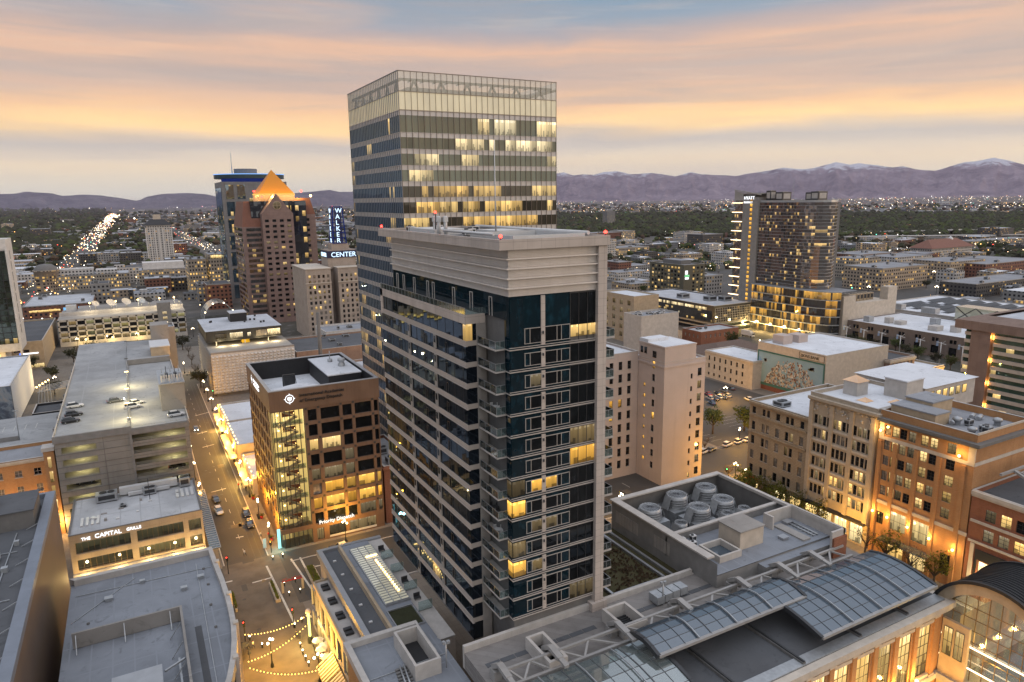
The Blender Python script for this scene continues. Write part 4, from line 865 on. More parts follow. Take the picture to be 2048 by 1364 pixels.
 lo = MB(); lo.box(38.6, Y0-.06, .45, 51.3, Y0-.004, 1.0); lo.build('window_decal', M['wmetal'], b)
 return b
M['stairlit'] = pane('stair hall wall', (1.0, .70, .22), 1.25, refl=0.0, cell=3)  # wall emits by itself: the stair's lamplight is put into its surface
M['rpanel'] = plain('red brown panel', (.16, .045, .02))
dispatch_building()
# narrow red brick house beside it
BX0, BX1 = 54.0, 63.2
building('brick_rowhouse', 'narrow red brick three storey house squeezed between brown office and glass tower', BX0+.4, 174.3, BX1, 200, 16.5, 'brick', 'rcap',
 N=[dict(r=grid(55.2, 62.4, 1, 3.4, [9.6], 3.0)+grid(55.2, 62.4, 1, 3.4, [5.0], 3.2)+grid(55.2, 62.4, 1, 3.8, [.4], 3.6), mix=[('pdim', 1)], nx=3, nz=2, sill=True)], cornice=(15.6, .5, .4), units=2)
# ================================================================== NEAR SIDE ROOFS
def mall():
 """brick gallery block: paver roof deck, glass vaults, lit façade"""
 b = thing('shopping_gallery', 'orange brick shopping gallery with long paver roof, pale cornice and tall lit windows below', 'building', (75, 70, 0))
 X0, X1, Y0, Y1, ZR = 60.0, 112.0, 58.2, 83.2, 22.6
 ps = 5.15; bays = [X1-2.2-ps*(i+1) for i in range(10)]
 rects = []
 for x in bays: rects += [(x+.95, x+4.15, 9.0, 18.0)]
 lows = [(x+1.2, x+4.0, .3, 6.2) for x in bays]
 w = MB(); facade(w, 'N', Y0, X0, X1, 0, 21.3, rects+lows, .2)
 w.quad((X1, Y0, 0), (X1, Y1, 0), (X1, Y1, 21.3), (X1, Y0, 21.3)); w.build('wall', M['obrick'], b)
 for x in bays+[X1-2.2]:
  p = MB(); p.box(x-.5, Y0-.3, 0, x+.5, Y0-.003, 20.2); p.build('pilaster', M['obrick'], b)
  p = MB(); p.box(x-.75, Y0-.45, 19.0, x+.75, Y0-.302, 20.3); p.box(x-.7, Y0-.42, 7.2, x+.7, Y0-.302, 8.6); p.build('pilaster_cap', M['trim'], b)
 c = MB(); c.box(X0, Y0-1.2, 20.3, X1+1.2, Y0, 21.3); c.box(X0, Y0-.8, 19.7, X1+.8, Y0-.003, 20.297); c.box(X1, Y0, 20.3, X1+1.2, Y1, 21.3); c.box(X0, Y0-.5, 7.4, X1, Y0-.003, 8.3); c.build('cornice', M['trim'], b)
 windows(b, 'N', Y0, [(*r, 'plit') for r in rects], None, .2, 'frame', 3, 5, False, .1)
 for x in bays:
  s = MB(); s.box(x+.6, Y0-.25, 18.3, x+4.5, Y0-.003, 18.9); s.box(x+.8, Y0-.3, 8.45, x+4.3, Y0-.003, 8.95); s.build('lintel', M['trim'], b)
 windows(b, 'N', Y0, [(*r, 'pshop') for r in lows], None, .2, 'frame', 2, 2, False, .1, name='shop_window')
 for x in bays[:6]:
  l = MB(); l.ball((x, Y0-1.0, 9.6), .28); l.build('wall_lamp', M['lwarm'], b)
  lamp((x, Y0-1.6, 10.2), 300, (1, .52, .12), .3)
 # roof: gutter strip, deck, parapet to the south
 r = MB(); r.quad((X0, Y0, 21.32), (X1, Y0, 21.32), (X1, 70.4, 21.32), (X0, 70.4, 21.32)); r.box(36.5, 70.4, 20, 111.5, Y1, ZR, 1); r.quad((36.5, 50, 20.5), (X0, 50, 20.5), (X0, 70.4, 20.5), (36.5, 70.4, 20.5)); r.build('roof', [M['rdark'], M['rplank']], b)
 pp = MB(); pp.box(36.5, Y1, 20, 80, Y1+.6, ZR+1.0); pp.box(80, Y1, 20, 111.8, Y1+.3, ZR+.15); pp.build('parapet', M['lconc'], b)
 st = MB()
 x = 38.0
 while x < 105:
  if not (56 < x < 59): st.box(x, 78.6, ZR, x+2.2, 79.5, ZR+.06)
  x += 2.35
 st.build('walkway_grating', M['rdark'], b)
 for x0 in (66, 78, 90.5, 102):
  s = MB(); s.box(x0, 58.4, 21.33, x0+.6, 70.3, 21.75); s.box(x0+.15, 58.4, 21.755, x0+.45, 70.3, 21.95, 1); s.build('roof_rail', [M['dconc'], M['dmetal']], b)
 gd = MB(); gd.box(X0, Y0+.05, 21.33, X1, Y0+1.8, 21.5); gd.build('gutter', M['galv'], b)
 return b
def lamp(p, e, col=(1, .62, .22), r=.25):
 l = bpy.data.lights.new('lamp_light', 'POINT'); l.energy = e*LAMPK; l.color = col; l.shadow_soft_size = r
 o = bpy.data.objects.new('lamp_light', l); C.objects.link(o); o.location = p; return o
mall()
def vault(name, label, x0, x1, ya, za, yb, zb, crown, nx, ny, mats, split=None):
 """curved glass roof between beams ya (high) and yb (low edge)"""
 b = thing(name, label, 'glass roof', ((x0+x1)/2, (ya+yb)/2, zb), 'retractable glass roofs of the gallery')
 prof = []
 for j in range(ny+1):
  t = j/ny; y = ya+(yb-ya)*t; z = za+(zb-za)*t+crown*math.sin(math.pi*t**.85)
  prof.append((y, z))
 g = MB()
 for j in range(ny):
  (y0, z0), (y1, z1) = prof[j], prof[j+1]
  g.quad((x0, y1, z1), (x1, y1, z1), (x1, y0, z0), (x0, y0, z0), 0, True)
 g.build('glazing', mats, b)
 fr = MB()
 for i in range(nx+1):
  x = x0+(x1-x0)*i/nx; h = .1 if i % 4 else .18; w = .045 if i % 4 else .12
  for j in range(ny): fr.bar((x, prof[j][0], prof[j][1]+.05), (x, prof[j+1][0], prof[j+1][1]+.05), w, h*.6)
 for j in range(1, ny): fr.bar((x0, prof[j][0], prof[j][1]+.03), (x1, prof[j][0], prof[j][1]+.03), .05, .06)
 fr.build('glazing_frame', M['gfr'], b)
 ed = MB(); ed.bar((x0, yb, zb-.12), (x1, yb, zb-.12), .5, .42); ed.build('edge_beam', M['steel'], b)
 for x in (x0, x1):
  r = MB()
  for j in range(ny): r.bar((x, prof[j][0], prof[j][1]-.2), (x, prof[j+1][0], prof[j+1][1]-.2), .55, .7)
  r.build('arched_rib', M['dmetal'], b)
 for k in range(1, 4):
  x = x0+(x1-x0)*k/4; r = MB()
  for j in range(ny): r.bar((x, prof[j][0], prof[j][1]+.3), (x, prof[j+1][0], prof[j+1][1]+.3), .16, .16)
  r.build('cleaning_rail', M['galv'], b)
 return b
M['v_glass'] = skylight('vault glass', (.06, .085, .11), 0, refl=.10); M['gfr'] = plain('grey glazing bar', (.13, .135, .145), .5, .1, 1, .4, .3, False)
vault('glass_vault', 'large pale blue curved glass roof by the lit brick arch, highest on its tracks', 82.6, 110.5, 71.0, 24.6, 59.0, 23.9, .9, 12, 6, M['v_glass'])
vault('glass_vault', 'long narrow curved glass roof with sunset reflections stepping over the middle of the gallery', 58.0, 87.5, 72.4, 25.2, 66.0, 25.3, .8, 12, 4, M['v_glass'])
vault('glass_vault', 'dark curved glass roof lowest along the gallery, cut off by the bottom of the photo', 36.0, 60.0, 71.6, 24.0, 57.0, 22.3, .9, 10, 6, M['glassr'])
# steel tracks of the moving roofs
def track(x0, x1, label):
 t = thing('roof_truss', label, 'truss', ((x0+x1)/2, 73, 22.6), 'steel trusses carrying the glass roofs')
 m = MB(); m.bar((x0, 74.6, 24.6), (x1, 74.6, 24.6), .4, .4); m.build('chord', M['steel'], t)
 m = MB(); m.bar((x0, 72.6, 23.6), (x1, 72.6, 23.6), .45, .4); m.build('chord', M['steel'], t)
 xm = (x0+x1)/2
 for a, c in (((x0+1, 74.6, 24.6), (xm-1.5, 72.6, 23.6)), ((xm-1.5, 72.6, 23.6), (xm+.5, 74.6, 24.6)), ((xm+.5, 74.6, 24.6), (x1-1, 72.6, 23.6))):
  m = MB(); m.bar(a, c, .3, .28); m.build('brace', M['steel'], t)
 m = MB(); m.bar((x0, 76.6, 24.3), (x0, 74.8, 25.5), .9, .6); m.bar((x0, 74.8, 25.5), (x0, 72.2, 25.2), .9, .55); m.bar((x0, 72.2, 25.2), (x0, 70.6, 25.0), .7, .4); m.box(x0-.6, 75.4, 22.6, x0+.6, 76.8, 24.1); m.box(x0+.6, 74.8, 23.6, x0+1.0, 76.6, 24.6); m.build('bracket', M['steel'], t)
for x0, x1, lab in ((38.0, 46.0, 'grey roof truss nearest the parapet of the flat grey roof'), (46.0, 57.5, 'grey roof truss beside the smaller pale shaft on the paver roof'), (57.5, 69.5, 'grey roof truss crossing above the larger pale shaft'), (69.5, 82.0, 'grey roof truss behind the long narrow glass roof'), (82.0, 91.5, 'grey roof truss between the narrow and the large glass roof'), (91.5, 99.5, 'grey roof truss behind the middle of the large glass roof'), (99.5, 108.0, 'grey roof truss beside the brick stair end by the street')): track(x0, x1, lab)
for x0, y0, x1, y1, lab in ((44.6, 72.8, 47.6, 79.5, 'small open topped pale shaft with dark louvres on the paver roof'), (58.4, 74.2, 62.8, 79.8, 'large open topped pale shaft with dark louvres on the paver roof')):
 t = thing('light_shaft', lab, 'shaft', ((x0+x1)/2, (y0+y1)/2, 22.6)); m = MB(); ring(m, x0, y0, x1, y1, 22.6, 24.7, .45); m.build('wall', M['lconc'], t)
 m = MB(); yy = y0+.6
 while yy < y1-.6: m.box(x0+.45, yy, 22.65, x1-.45, yy+.25, 22.9); yy += .5
 m.build('louvre', M['dmetal'], t)
t = thing('roof_duct', 'row of four grey duct boxes on the paver roof', 'duct', (72, 79, 22.6))
for i in range(4):
 m = MB(); m.box(68.3+i*1.7, 78.4+.1*i, 22.9, 69.8+i*1.7, 80.6, 24.2); m.box(68.5+i*1.7, 79, 22.6, 69.5+i*1.7, 80, 22.9); m.build('duct_box', M['galv'], t)
for (px, py), lab in (((1325, 1210), 'floodlight pole on the paver roof beside the larger shaft'), ((893, 1335), 'short lamp pole on the flat grey roof at the bottom edge')):
 x, y = G(px, py, 22.6); t = thing('light_pole', lab, 'pole', (x, y, 22.6)); m = MB(); m.tube((x, y, 22.6), (x, y, 26.6), .12, n=8); m.build('pole', M['galv'], t); m = MB(); m.box(x-.5, y-.2, 26.4, x-.12, y+.2, 26.8); m.box(x+.12, y-.2, 26.3, x+.6, y+.2, 26.7); m.build('lamp_head', M['galv'], t)
# arched bridge end across the promenade
def skybridge():
 b = thing('skybridge', 'arched glass pedestrian bridge with black vaulted roof and bright handrail lights', 'bridge', (130, 51, 0))
 yc, rw, zs, rise = 51.2, 9.6, 17.6, 8.9; x0, x1, xr = 112.6, 152, 124.5; n = 26
 A = [(yc+rw*math.cos(math.pi*i/n), zs+rise*math.sin(math.pi*i/n)) for i in range(n+1)]
 B = [(yc+(rw-1.6)*math.cos(math.pi*i/n), zs-.3+(rise-1.6)*math.sin(math.pi*i/n)) for i in range(n+1)]
 v = MB()
 for i in range(n):
  (ya, za), (yb, zb) = A[i], A[i+1]; v.quad((x0, ya, za), (xr, ya, za), (xr, yb, zb), (x0, yb, zb), 0, True)
 v.build('roof', M['black'], b)
 rb = MB()
 for k in range(15):
  x = x0+1+k*.75
  for i in range(n): rb.bar((x, A[i][0], A[i][1]+.08), (x, A[i+1][0], A[i+1][1]+.08), .12, .18)
 rb.build('roof_seam', M['dmetal'], b)
 f = MB()
 for i in range(n): f.quad((x0, *B[i]), (x0, *A[i]), (x0, *A[i+1]), (x0, *B[i+1])); f.quad((x0, *B[i]), (x0+1.2, *B[i]), (x0+1.2, *B[i+1]), (x0, *B[i+1]))
 f.build('arch_fascia', M['tan'], b)
 rim = MB()
 for i in range(n): rim.bar((xr+.1, A[i][0], A[i][1]+.2), (xr+.1, A[i+1][0], A[i+1][1]+.2), .5, .5); rim.bar((x0-.2, A[i][0], A[i][1]+.2), (x0-.2, A[i+1][0], A[i+1][1]+.2), .6, .5)
 rim.build('arch_rim', M['black'], b)
 g = MB(); g.poly([(x0+.8, y, z) for y, z in B][::-1]+[(x0+.8, B[0][0], 8.5), (x0+.8, B[-1][0], 8.5)][::1]); g.build('end_glazing', M['glass'], b)
 m = MB()
 for i in range(1, 9):
  y = yc-rw+1.6+(2*rw-3.2)*i/9; m.box(x0+.7, y-.04, 8.5, x0+.85, y+.04, zs-.3+(rise-1.6)*math.sqrt(max(0, 1-((y-yc)/(rw-1.6))**2)))
 for z in (10.5, 13.5, 15.5, 17.5, 19.5, 21.5):
  hw = (rw-1.6)*(1 if z < zs else math.sqrt(max(0, 1-((z-zs+.3)/(rise-1.6))**2))); m.box(x0+.72, yc-hw, z-.04, x0+.83, yc+hw, z+.04)
 m.build('glazing_frame', M['bronze'], b)
 d = MB(); d.box(x0-.5, yc-rw, 8.0, x1, yc+rw-1, 8.6); d.box(x0-1.5, yc-rw-6, 7.4, x0+.4, yc+rw-1, 8.5); d.build('deck', M['conc'], b)
 inn = MB(); inn.quad((x0+6, yc+rw-2, 8.6), (x1, yc+rw-2, 8.6), (x1, yc+rw-2, 16), (x0+6, yc+rw-2, 16)); inn.quad((x0+4, yc-6, 8.7), (x1, yc-6, 8.7), (x1, yc+4, 8.7), (x0+4, yc+4, 8.7), 1); inn.build('inner_wall', [M['tan'], M['v_glass']], b)
 for z, xx in ((11.3, x0-.4), (14.6, x0+.4)):
  r = MB(); r.box(xx, yc-rw-4, z, xx+.18, yc+rw-.6, z+.16); r.build('handrail_light', M['lcove'], b)
 lamp((x0+3, yc, 15), 900, (1, .58, .16), .5); lamp((x0-3.5, yc-2, 5), 1200, (1, .56, .13), .5); lamp((x0-8, yc+2, 4), 900, (1, .56, .13), .5)
 ent = MB(); ent.box(x0-.9, 53.8, 0, x0-.3, 58.0, 18.4); ent.build('side_wall', M['tan'], b)
 windows(b, 'E', x0-.9, [(54.4, 55.8, 12.2, 17.2), (56.2, 57.6, 12.2, 17.2)], [('plit', 1)], -.05, 'frame', 2, 2)
 return b
M['bronze'] = plain('bronze frame', (.20, .13, .06), .45, .1, 1, .5, .4, False)
skybridge()
# ------------------------------------------------------------------ flat grey roof at the bottom
def plaza_block():
 b = thing('flat_roof_shop', 'low shop block with flat blue grey roof, pale parapet and square light well', 'building', (30, 80, 0))
 X0, X1, Y0, Y1, Z = 22.9, 36.3, 46.0, 97.0, 20.6
 w = MB(); w.prism([(X0, Y0), (X1, Y0), (X1, 92), (34.0, Y1), (X0, Y1)], 0, Z-.9, 0, 1); w.build('wall', [M['obrick'], M['rblue']], b)
 p = MB(); p.box(X0-.4, Y0, Z-1.2, X0+.5, Y1+.4, Z); p.box(X0+.5, Y1-.5, Z-1.2, 34.4, Y1+.4, Z); p.build('parapet', M['lconc'], b)
 s = MB(); ring(s, 29.4, 84.5, 33.4, 93.8, Z-.9, Z+1.6, .4); s.box(33.8, 88, Z-.9, 34.1, 96.4, Z+.4); s.build('light_well', M['lconc'], b)
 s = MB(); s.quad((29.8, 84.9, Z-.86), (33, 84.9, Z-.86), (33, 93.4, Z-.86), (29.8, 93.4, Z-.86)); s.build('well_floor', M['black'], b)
 for i in range(7):
  q = MB(); q.box(27.0+.1*i, 83.4+i*.75, Z-.85, 29.0+.1*i, 83.75+i*.75, Z-.6); q.build('pipe_support', M['dconc'], b)
 q = MB(); q.tube((27.7, 83.2, Z-.4), (28.4, 88.4, Z-.4), .13); q.tube((28.3, 83.2, Z-.4), (29.0, 88.4, Z-.4), .13); q.build('roof_pipe', M['galv'], b)
 for px, py in ((868, 1340), (840, 1352), (833, 1345)):
  x, y = G(px, py, Z-.9); q = MB(); q.box(x-.35, y-.35, Z-.9, x+.35, y+.35, Z-.1); q.tube((x, y, Z-.1), (x, y, Z+.3), .2); q.build('roof_vent', M['wmetal'], b)
 for k in range(4):
  q = MB(); q.bar((23.6, 60+k*9.3, Z-.8), (35.8, 60.4+k*9.3, Z-.8), .12, .12); q.build('roof_conduit', M['galv'], b)
 return b
plaza_block()
# ------------------------------------------------------------------ low skylit building beside the tower
def skylit():
 b = thing('skylit_arcade', 'low dark arcade with lit ribbed skylight beside the apartment tower', 'building', (33, 115, 0))
 X0, X1, Y0, Y1, Z = 28.2, 41.3, 97.6, 137.4, 15.6
 r1 = grid(Y0+2, Y1-1, 9, 3.0, [5.2], 4.6); r0 = grid(Y0+2, Y1-1, 9, 3.6, [.3], 3.6)
 w = MB(); facade(w, 'E', X0-2.6, Y0, Y1-6, 0, 12.2, r1+r0, .4); w.box(X0-2.6, Y1-6.3, 0, X0, Y1-6, 12.2, 0); w.box(X0, Y0, 0, X1, Y1, Z-.3, 0); w.build('wall', M['conc'], b)
 windows(b, 'E', X0-2.6, [(*r, 'plit' if i in (2, 5) else 'pdim') for i, r in enumerate(r1)], None, .4, 'frame', 3, 2); windows(b, 'E', X0-2.6, [(*r, 'pshop') for r in r0], None, .4, 'frame', 3, 1, name='shop_window')
 t = MB(); t.quad((X0-2.6, Y0, 12.25), (X0, Y0, 12.25), (X0, Y1-6, 12.25), (X0-2.6, Y1-6, 12.25)); t.build('terrace', M['lconc'], b)
 c = MB(); c.box(X0-3.0, Y0, 11.9, X0-2.6, Y1-5.8, 12.7); c.box(X0-3.0, Y1-6.0, 11.9, X0, Y1-5.8, 12.7); c.build('cornice', M['tan'], b)
 p = MB(); p.box(X0-.5, Y0-.3, Z-1.0, X0+.5, Y1+.5, Z+.3); p.box(X0+.5, Y1-.4, Z-1.0, X1, Y1+.5, Z+.3); p.build('parapet', M['metal'], b)
 g = MB(); g.quad((X0+.5, Y0, Z-.2), (X0+3.6, Y0, Z-.2), (X0+3.6, Y1, Z-.2), (X0+.5, Y1, Z-.2)); g.box(X0+3.6, Y0, Z-.2, X0+4.1, Y1-1, Z+1.0, 2); g.quad((X0+4.1, Y0, Z+.5), (X1-3.2, Y0, Z+.5), (X1-3.2, Y1-1, Z+.5), (X0+4.1, Y1-1, Z+.5), 1); g.quad((X1-3.2, Y0, Z-.1), (X1, Y0, Z-.1), (X1, Y1, Z-.1), (X1-3.2, Y1, Z-.1), 3); g.build('roof', [M['rdark'], M['rblue'], M['tan'], M['lconc']], b)
 sk = MB(); x0, x1, y0, y1 = 33.6, 38.0, 110.5, 133.5
 n = 26
 for i in range(n):
  ya, yb = y0+(y1-y0)*i/n, y0+(y1-y0)*(i+1)/n
  sk.quad((x0, ya, Z+.75), (x1, ya, Z+.75), (x1, yb-.12, Z+1.0), (x0, yb-.12, Z+1.0))
 sk.build('skylight', M['sk_lit'], b)
 f = MB(); ring(f, x0-.2, y0-.2, x1+.2, y1+.2, Z+.5, Z+.9, .2)
 for k in (1, 2): x = x0+(x1-x0)*k/3; f.box(x-.06, y0, Z+.8, x+.06, y1, Z+1.1)
 for i in range(n+1): y = y0+(y1-y0)*i/n; f.box(x0, y-.05, Z+.7, x1, y+.05, Z+1.05)
 f.build('skylight_frame', M['metal'], b)
 l = MB()
 for i in range(13): l.ball((37.0-.02*i, 113.5+i*1.05, Z+1.2), .2, n=4)
 l.box(35.4, 128.2, Z+1.12, 37.6, 128.45, Z+1.3); l.build('string_light', M['lwarm'], b)
 gr = MB(); gr.box(33.2, 102.5, Z+.51, 37.6, 108.5, Z+.56); ring(gr, 33.0, 102.3, 37.8, 108.7, Z+.5, Z+.8, .2, 1); gr.build('planted_roof', [M['leafd'], M['metal']], b)
 for y in (102, 108, 114, 120, 126, 132):
  q = MB(); q.box(X0+1.5, y, Z-.19, X0+2.1, y+.4, Z+.05); q.build('roof_vent', M['wmetal'], b)
 for y in (100, 105.5, 111, 116.5, 122, 127.5):
  q = MB(); q.box(X0-1.9, y, 12.3, X0-.5, y+.8, 12.75); q.box(X0-1.9, y+1.3, 12.3, X0-.5, y+2.1, 12.75); q.box(X0-1.8, y+.9, 12.3, X0-.6, y+1.2, 13.0); q.build('bench', M['frame'], b)
 for y in (107, 114.5, 122, 128):
  q = MB(); q.box(X1-2.9, y, Z-.1, X1-.3, y+.12, Z+1.7); q.build('privacy_screen', M['glass'], b)
 return b
M['sk_lit'] = skylight('lit skylight glass', (.35, .38, .36), .30, (1.0, .86, .5), .06)
skylit()
for i, (y, lab) in enumerate(((110.5, 'dark sun chair on the tower terrace between two glass screens nearest the flat roof'), (117, 'dark sun chair and table on the tower terrace beside the skylight'), (131, 'small dark table on the far end of the tower terrace'))):
 t = MB(); t.box(39.0, y, 15.85, 40.2, y+.7, 16.0); t.box(39.0, y+.65, 16.0, 40.2, y+.75, 16.7)
 for a in (39.05, 40.1):
  for c in (y+.05, y+.6): t.box(a, c, 15.5, a+.08, c+.08, 15.85)
 tag(t.build('terrace_chair', M['dmetal'], org=(39.5, y, 15.5)), lab, 'chair')
# striped awnings on the arcade front
for i, (y0, y1, lab) in enumerate(((112.5, 118.5, 'black and white striped awning on the arcade front nearer the crossing'), (106.2, 112.2, 'black and white striped awning on the arcade front nearer the dining terrace'))):
 a = MB(); n = 14
 for k in range(n):
  ya, yb = y0+(y1-y0)*k/n, y0+(y1-y0)*(k+1)/n
  a.quad((22.2, yb, 3.0), (22.2, ya, 3.0), (25.2, ya, 5.2), (25.2, yb, 5.2), k % 2); a.quad((22.2, ya, 2.6), (22.2, yb, 2.6), (22.2, yb, 3.0), (22.2, ya, 3.0), k % 2)
 t = thing('striped_awning', lab, 'awning', (24, (y0+y1)/2, 3)); a.build('canopy', [M['black'], M['cream']], t)
 f = MB(); f.bar((22.25, y0, 2.98), (22.25, y1, 2.98), .07, .07)
 for y in (y0, y1): f.bar((22.25, y, 2.96), (25.3, y, 3.1), .06, .06)
 f.build('frame', M['dmetal'], t)
s = thing('neon_sign', 'red neon sign on the arcade front below the awnings', 'sign', (25.2, 103.6, 3)); m = MB(); m.box(25.1, 100.8, 2.9, 25.28, 105.8, 3.7); m.build('panel', M['black'], s)
m = MB()
for k in range(9): m.box(25.0, 101.1+k*.5, 3.05, 25.08, 101.38+k*.5, 3.55)
m.build('lettering', M['lredsign'], s)
# ------------------------------------------------------------------ cooling plant building
def cooling():
 b = thing('plant_building', 'pale walled rooftop plant building with cooling yard and blue grey roof behind the apartment tower', 'building', (95, 92, 0))
 X0, X1, Y0, Y1, Z = 80.4, 109.0, 77.8, 107.0, 27.0
 w = MB(); facade(w, 'E', X0, Y0, Y1, 0, Z, [], .2); facade(w, 'N', Y0, X0, X1, 0, 24.9, [], .2)
 w.quad((X1, Y0, 0), (X1, Y1, 0), (X1, Y1, Z), (X1, Y0, Z)); w.quad((X1, Y1, 0), (X0, Y1, 0), (X0, Y1, Z), (X1, Y1, Z)); w.box(X0, 90.3, 22.6, X1, 90.7, Z-.6); w.build('wall', M['gconc'], b)
 for y in list(range(8)):
  q = MB(); q.box(X0-.06, 98.5+y*.9, 23.0, X0-.004, 99.25+y*.9, 25.4); q.build('louvre_door', M['conc'], b)
 for y in list(range(5)):
  q = MB(); q.box(X0-.06, 89.5+y*.9, 23.0, X0-.004, 90.25+y*.9, 25.4); q.build('louvre_door', M['conc'], b)
 c = MB(); c.box(X0-.3, Y0+2, Z, X0+1.3, Y1+.3, Z+.3); c.box(X0+1.3, Y1-1.0, Z, X1+.3, Y1+.3, Z+.3); c.box(X1-.5, 75, Z-.3, X1+.3, Y1-1.0, Z+.3); c.box(X0+1.3, 90.1, Z-.6, X1-.5, 90.9, Z-.3); c.build('coping', M['lconc'], b)
 r = MB(); r.quad((X0+.2, 90.8, 21.4), (X1-.2, 90.8, 21.4), (X1-.2, Y1-.2, 21.4), (X0+.2, Y1-.2, 21.4)); r.quad((X0+.2, Y0, 25.0), (X1-.2, Y0, 25.0), (X1-.2, 90.2, 25.0), (X0+.2, 90.2, 25.0), 1); r.quad((90, 76.0, 24.6), (X1, 76.0, 24.6), (X1, Y0, 24.6), (90, Y0, 24.6), 1); r.quad((90, 76, 22.6), (X1, 76, 22.6), (X1, 76, 24.6), (90, 76, 24.6), 2); r.quad((90, 83.6, 22.6), (90, 76, 22.6), (90, 76, 24.6), (90, 83.6, 24.6), 2); r.build('roof', [M['rdark'], M['rblue'], M['gconc']], b)
 i = MB(); i.quad((X1-.25, Y1, 21.4), (X1-.25, 90.8, 21.4), (X1-.25, 90.8, Z), (X1-.25, Y1, Z)); i.quad((X0, Y1-.25, 21.4), (X1, Y1-.25, 21.4), (X1, Y1-.25, Z), (X0, Y1-.25, Z)); i.build('yard_wall', M['dconc'], b)
 q = MB(); q.box(90.0, 82.0, 25.0, 95.8, 87.2, 28.4); q.box(89.8, 81.8, 28.4, 96.0, 87.4, 28.6, 1); q.build('penthouse', [M['cream'], M['rwarm']], b)
 q = MB(); ring(q, 83.6, 80.4, 88.8, 85.6, 25.0, 26.2, .4); q.build('well_parapet', M['lconc'], b); q = MB(); q.quad((84, 80.8, 25.1), (88.4, 80.8, 25.1), (88.4, 85.2, 25.1), (84, 85.2, 25.1)); q.build('roof_light', M['v_glass'], b)
 q = MB(); q.box(101.2, 84.6, 24.6, 101.6, 86.9, 27.6); q.box(101.6, 86.5, 24.6, 108.6, 86.9, 27.6); q.box(108.6, 75, 22, 109, 86.9, 27.6); q.box(105.5, 75, 21, 109, 75.4, 27.6, 0); q.build('screen_wall', M['lconc'], b)
 q = MB(); q.box(105.6, 74.6, 20, 109.1, 74.99, 26.4); q.build('stair_end', M['brick'], b)
 q = MB(); q.box(102.5, 78.6, 24.9, 104.4, 85.4, 25.3); q.build('roof_plinth', M['conc'], b)
 q = MB()
 for k in range(8): q.box(105.4, 79.2+k*.75, 24.7, 107.2, 79.5+k*.75, 25.1)
 q.tube((105.8, 79, 25.25), (105.8, 85, 25.25), .14); q.tube((106.8, 79, 25.25), (106.8, 85, 25.25), .14); q.build('pipe_rack', M['galv'], b)
 for x, y in ((99.5, 80.6), (105.2, 84.6)):
  q = MB(); q.box(x, y, 24.7, x+1.4, y+1.2, 25.4); q.box(x-.1, y-.1, 25.4, x+1.5, y+1.3, 25.55); q.build('roof_hatch', M['metal'], b)
 for x, y in ((83.2, 86.6), (84.8, 88.4), (82.4, 88.6)):
  q = MB(); hvac(q, x, y, 25.0, 1.0, .9, 1.2); q.build('rooftop_unit', [M['wmetal'], M['dmetal']], b)
 return b
cooling()
def ctower(x, y, r, h, label, base=True):
 t = thing('cooling_tower', label, 'cooling tower', (x, y, 21.4), 'cooling towers in the plant yard')
 z = 21.4
 if base:
  m = MB(); m.box(x-r*1.35, y-r*1.35, z, x+r*1.35, y+r*1.35, z+2.4); m.build('basin', M['galv'], t); z += 2.4
 m = MB(); m.lathe(x, y, [(r*1.12, z), (r, z+h*.25), (r*.95, z+h*.6), (r*1.02, z+h), (r*.94, z+h), (r*.88, z+h*.6)], 20); m.build('fan_stack', M['galv'], t)
 for k in range(4):
  m = MB()
  m.lathe(x, y, [(r*1.13-.03*k, z+h*(.15+.2*k)), (r*1.16-.03*k, z+h*(.15+.2*k)+.06), (r*1.13-.03*k, z+h*(.15+.2*k)+.12)], 20); m.build('hoop', M['metal'], t)
 m = MB(); m.lathe(x, y, [(.02, z+h*.75), (r*.3, z+h*.75), (.02, z+h*.8)], 10)
 for k in range(6):
  a = k*math.pi/3; m.bar((x+.2*math.cos(a), y+.2*math.sin(a), z+h*.75), (x+r*.86*math.cos(a), y+r*.86*math.sin(a), z+h*.78), .45, .06)
 m.build('fan', M['dmetal'], t)
 m = MB()
 for k in range(10):
  a = k*math.pi/10; m.bar((x-r*.99*math.cos(a), y-r*.99*math.sin(a), z+h+.05), (x+r*.99*math.cos(a), y+r*.99*math.sin(a), z+h+.05), .035, .035)
 for q in (.35, .7):
  for k in range(20):
   a, c = k*math.pi/10, (k+1)*math.pi/10; m.bar((x+r*q*math.cos(a), y+r*q*math.sin(a), z+h+.06), (x+r*q*math.cos(c), y+r*q*math.sin(c), z+h+.06), .035, .035)
 m.build('guard_mesh', M['dmetal'], t)
 for s_ in (-1, 1):
  m = MB()
  for dx in (-.9, .9): m.bar((x+s_*r*1.5, y+dx, z-.2), (x+s_*r*1.05, y+dx, z+h*.95), .12, .12)
  m.quad((x+s_*r*1.5, y-.9, z), (x+s_*r*1.5, y+.9, z), (x+s_*r*1.05, y+.9, z+h*.9), (x+s_*r*1.05, y-.9, z+h*.9))
  m.build('ladder_frame', M['galv'], t)
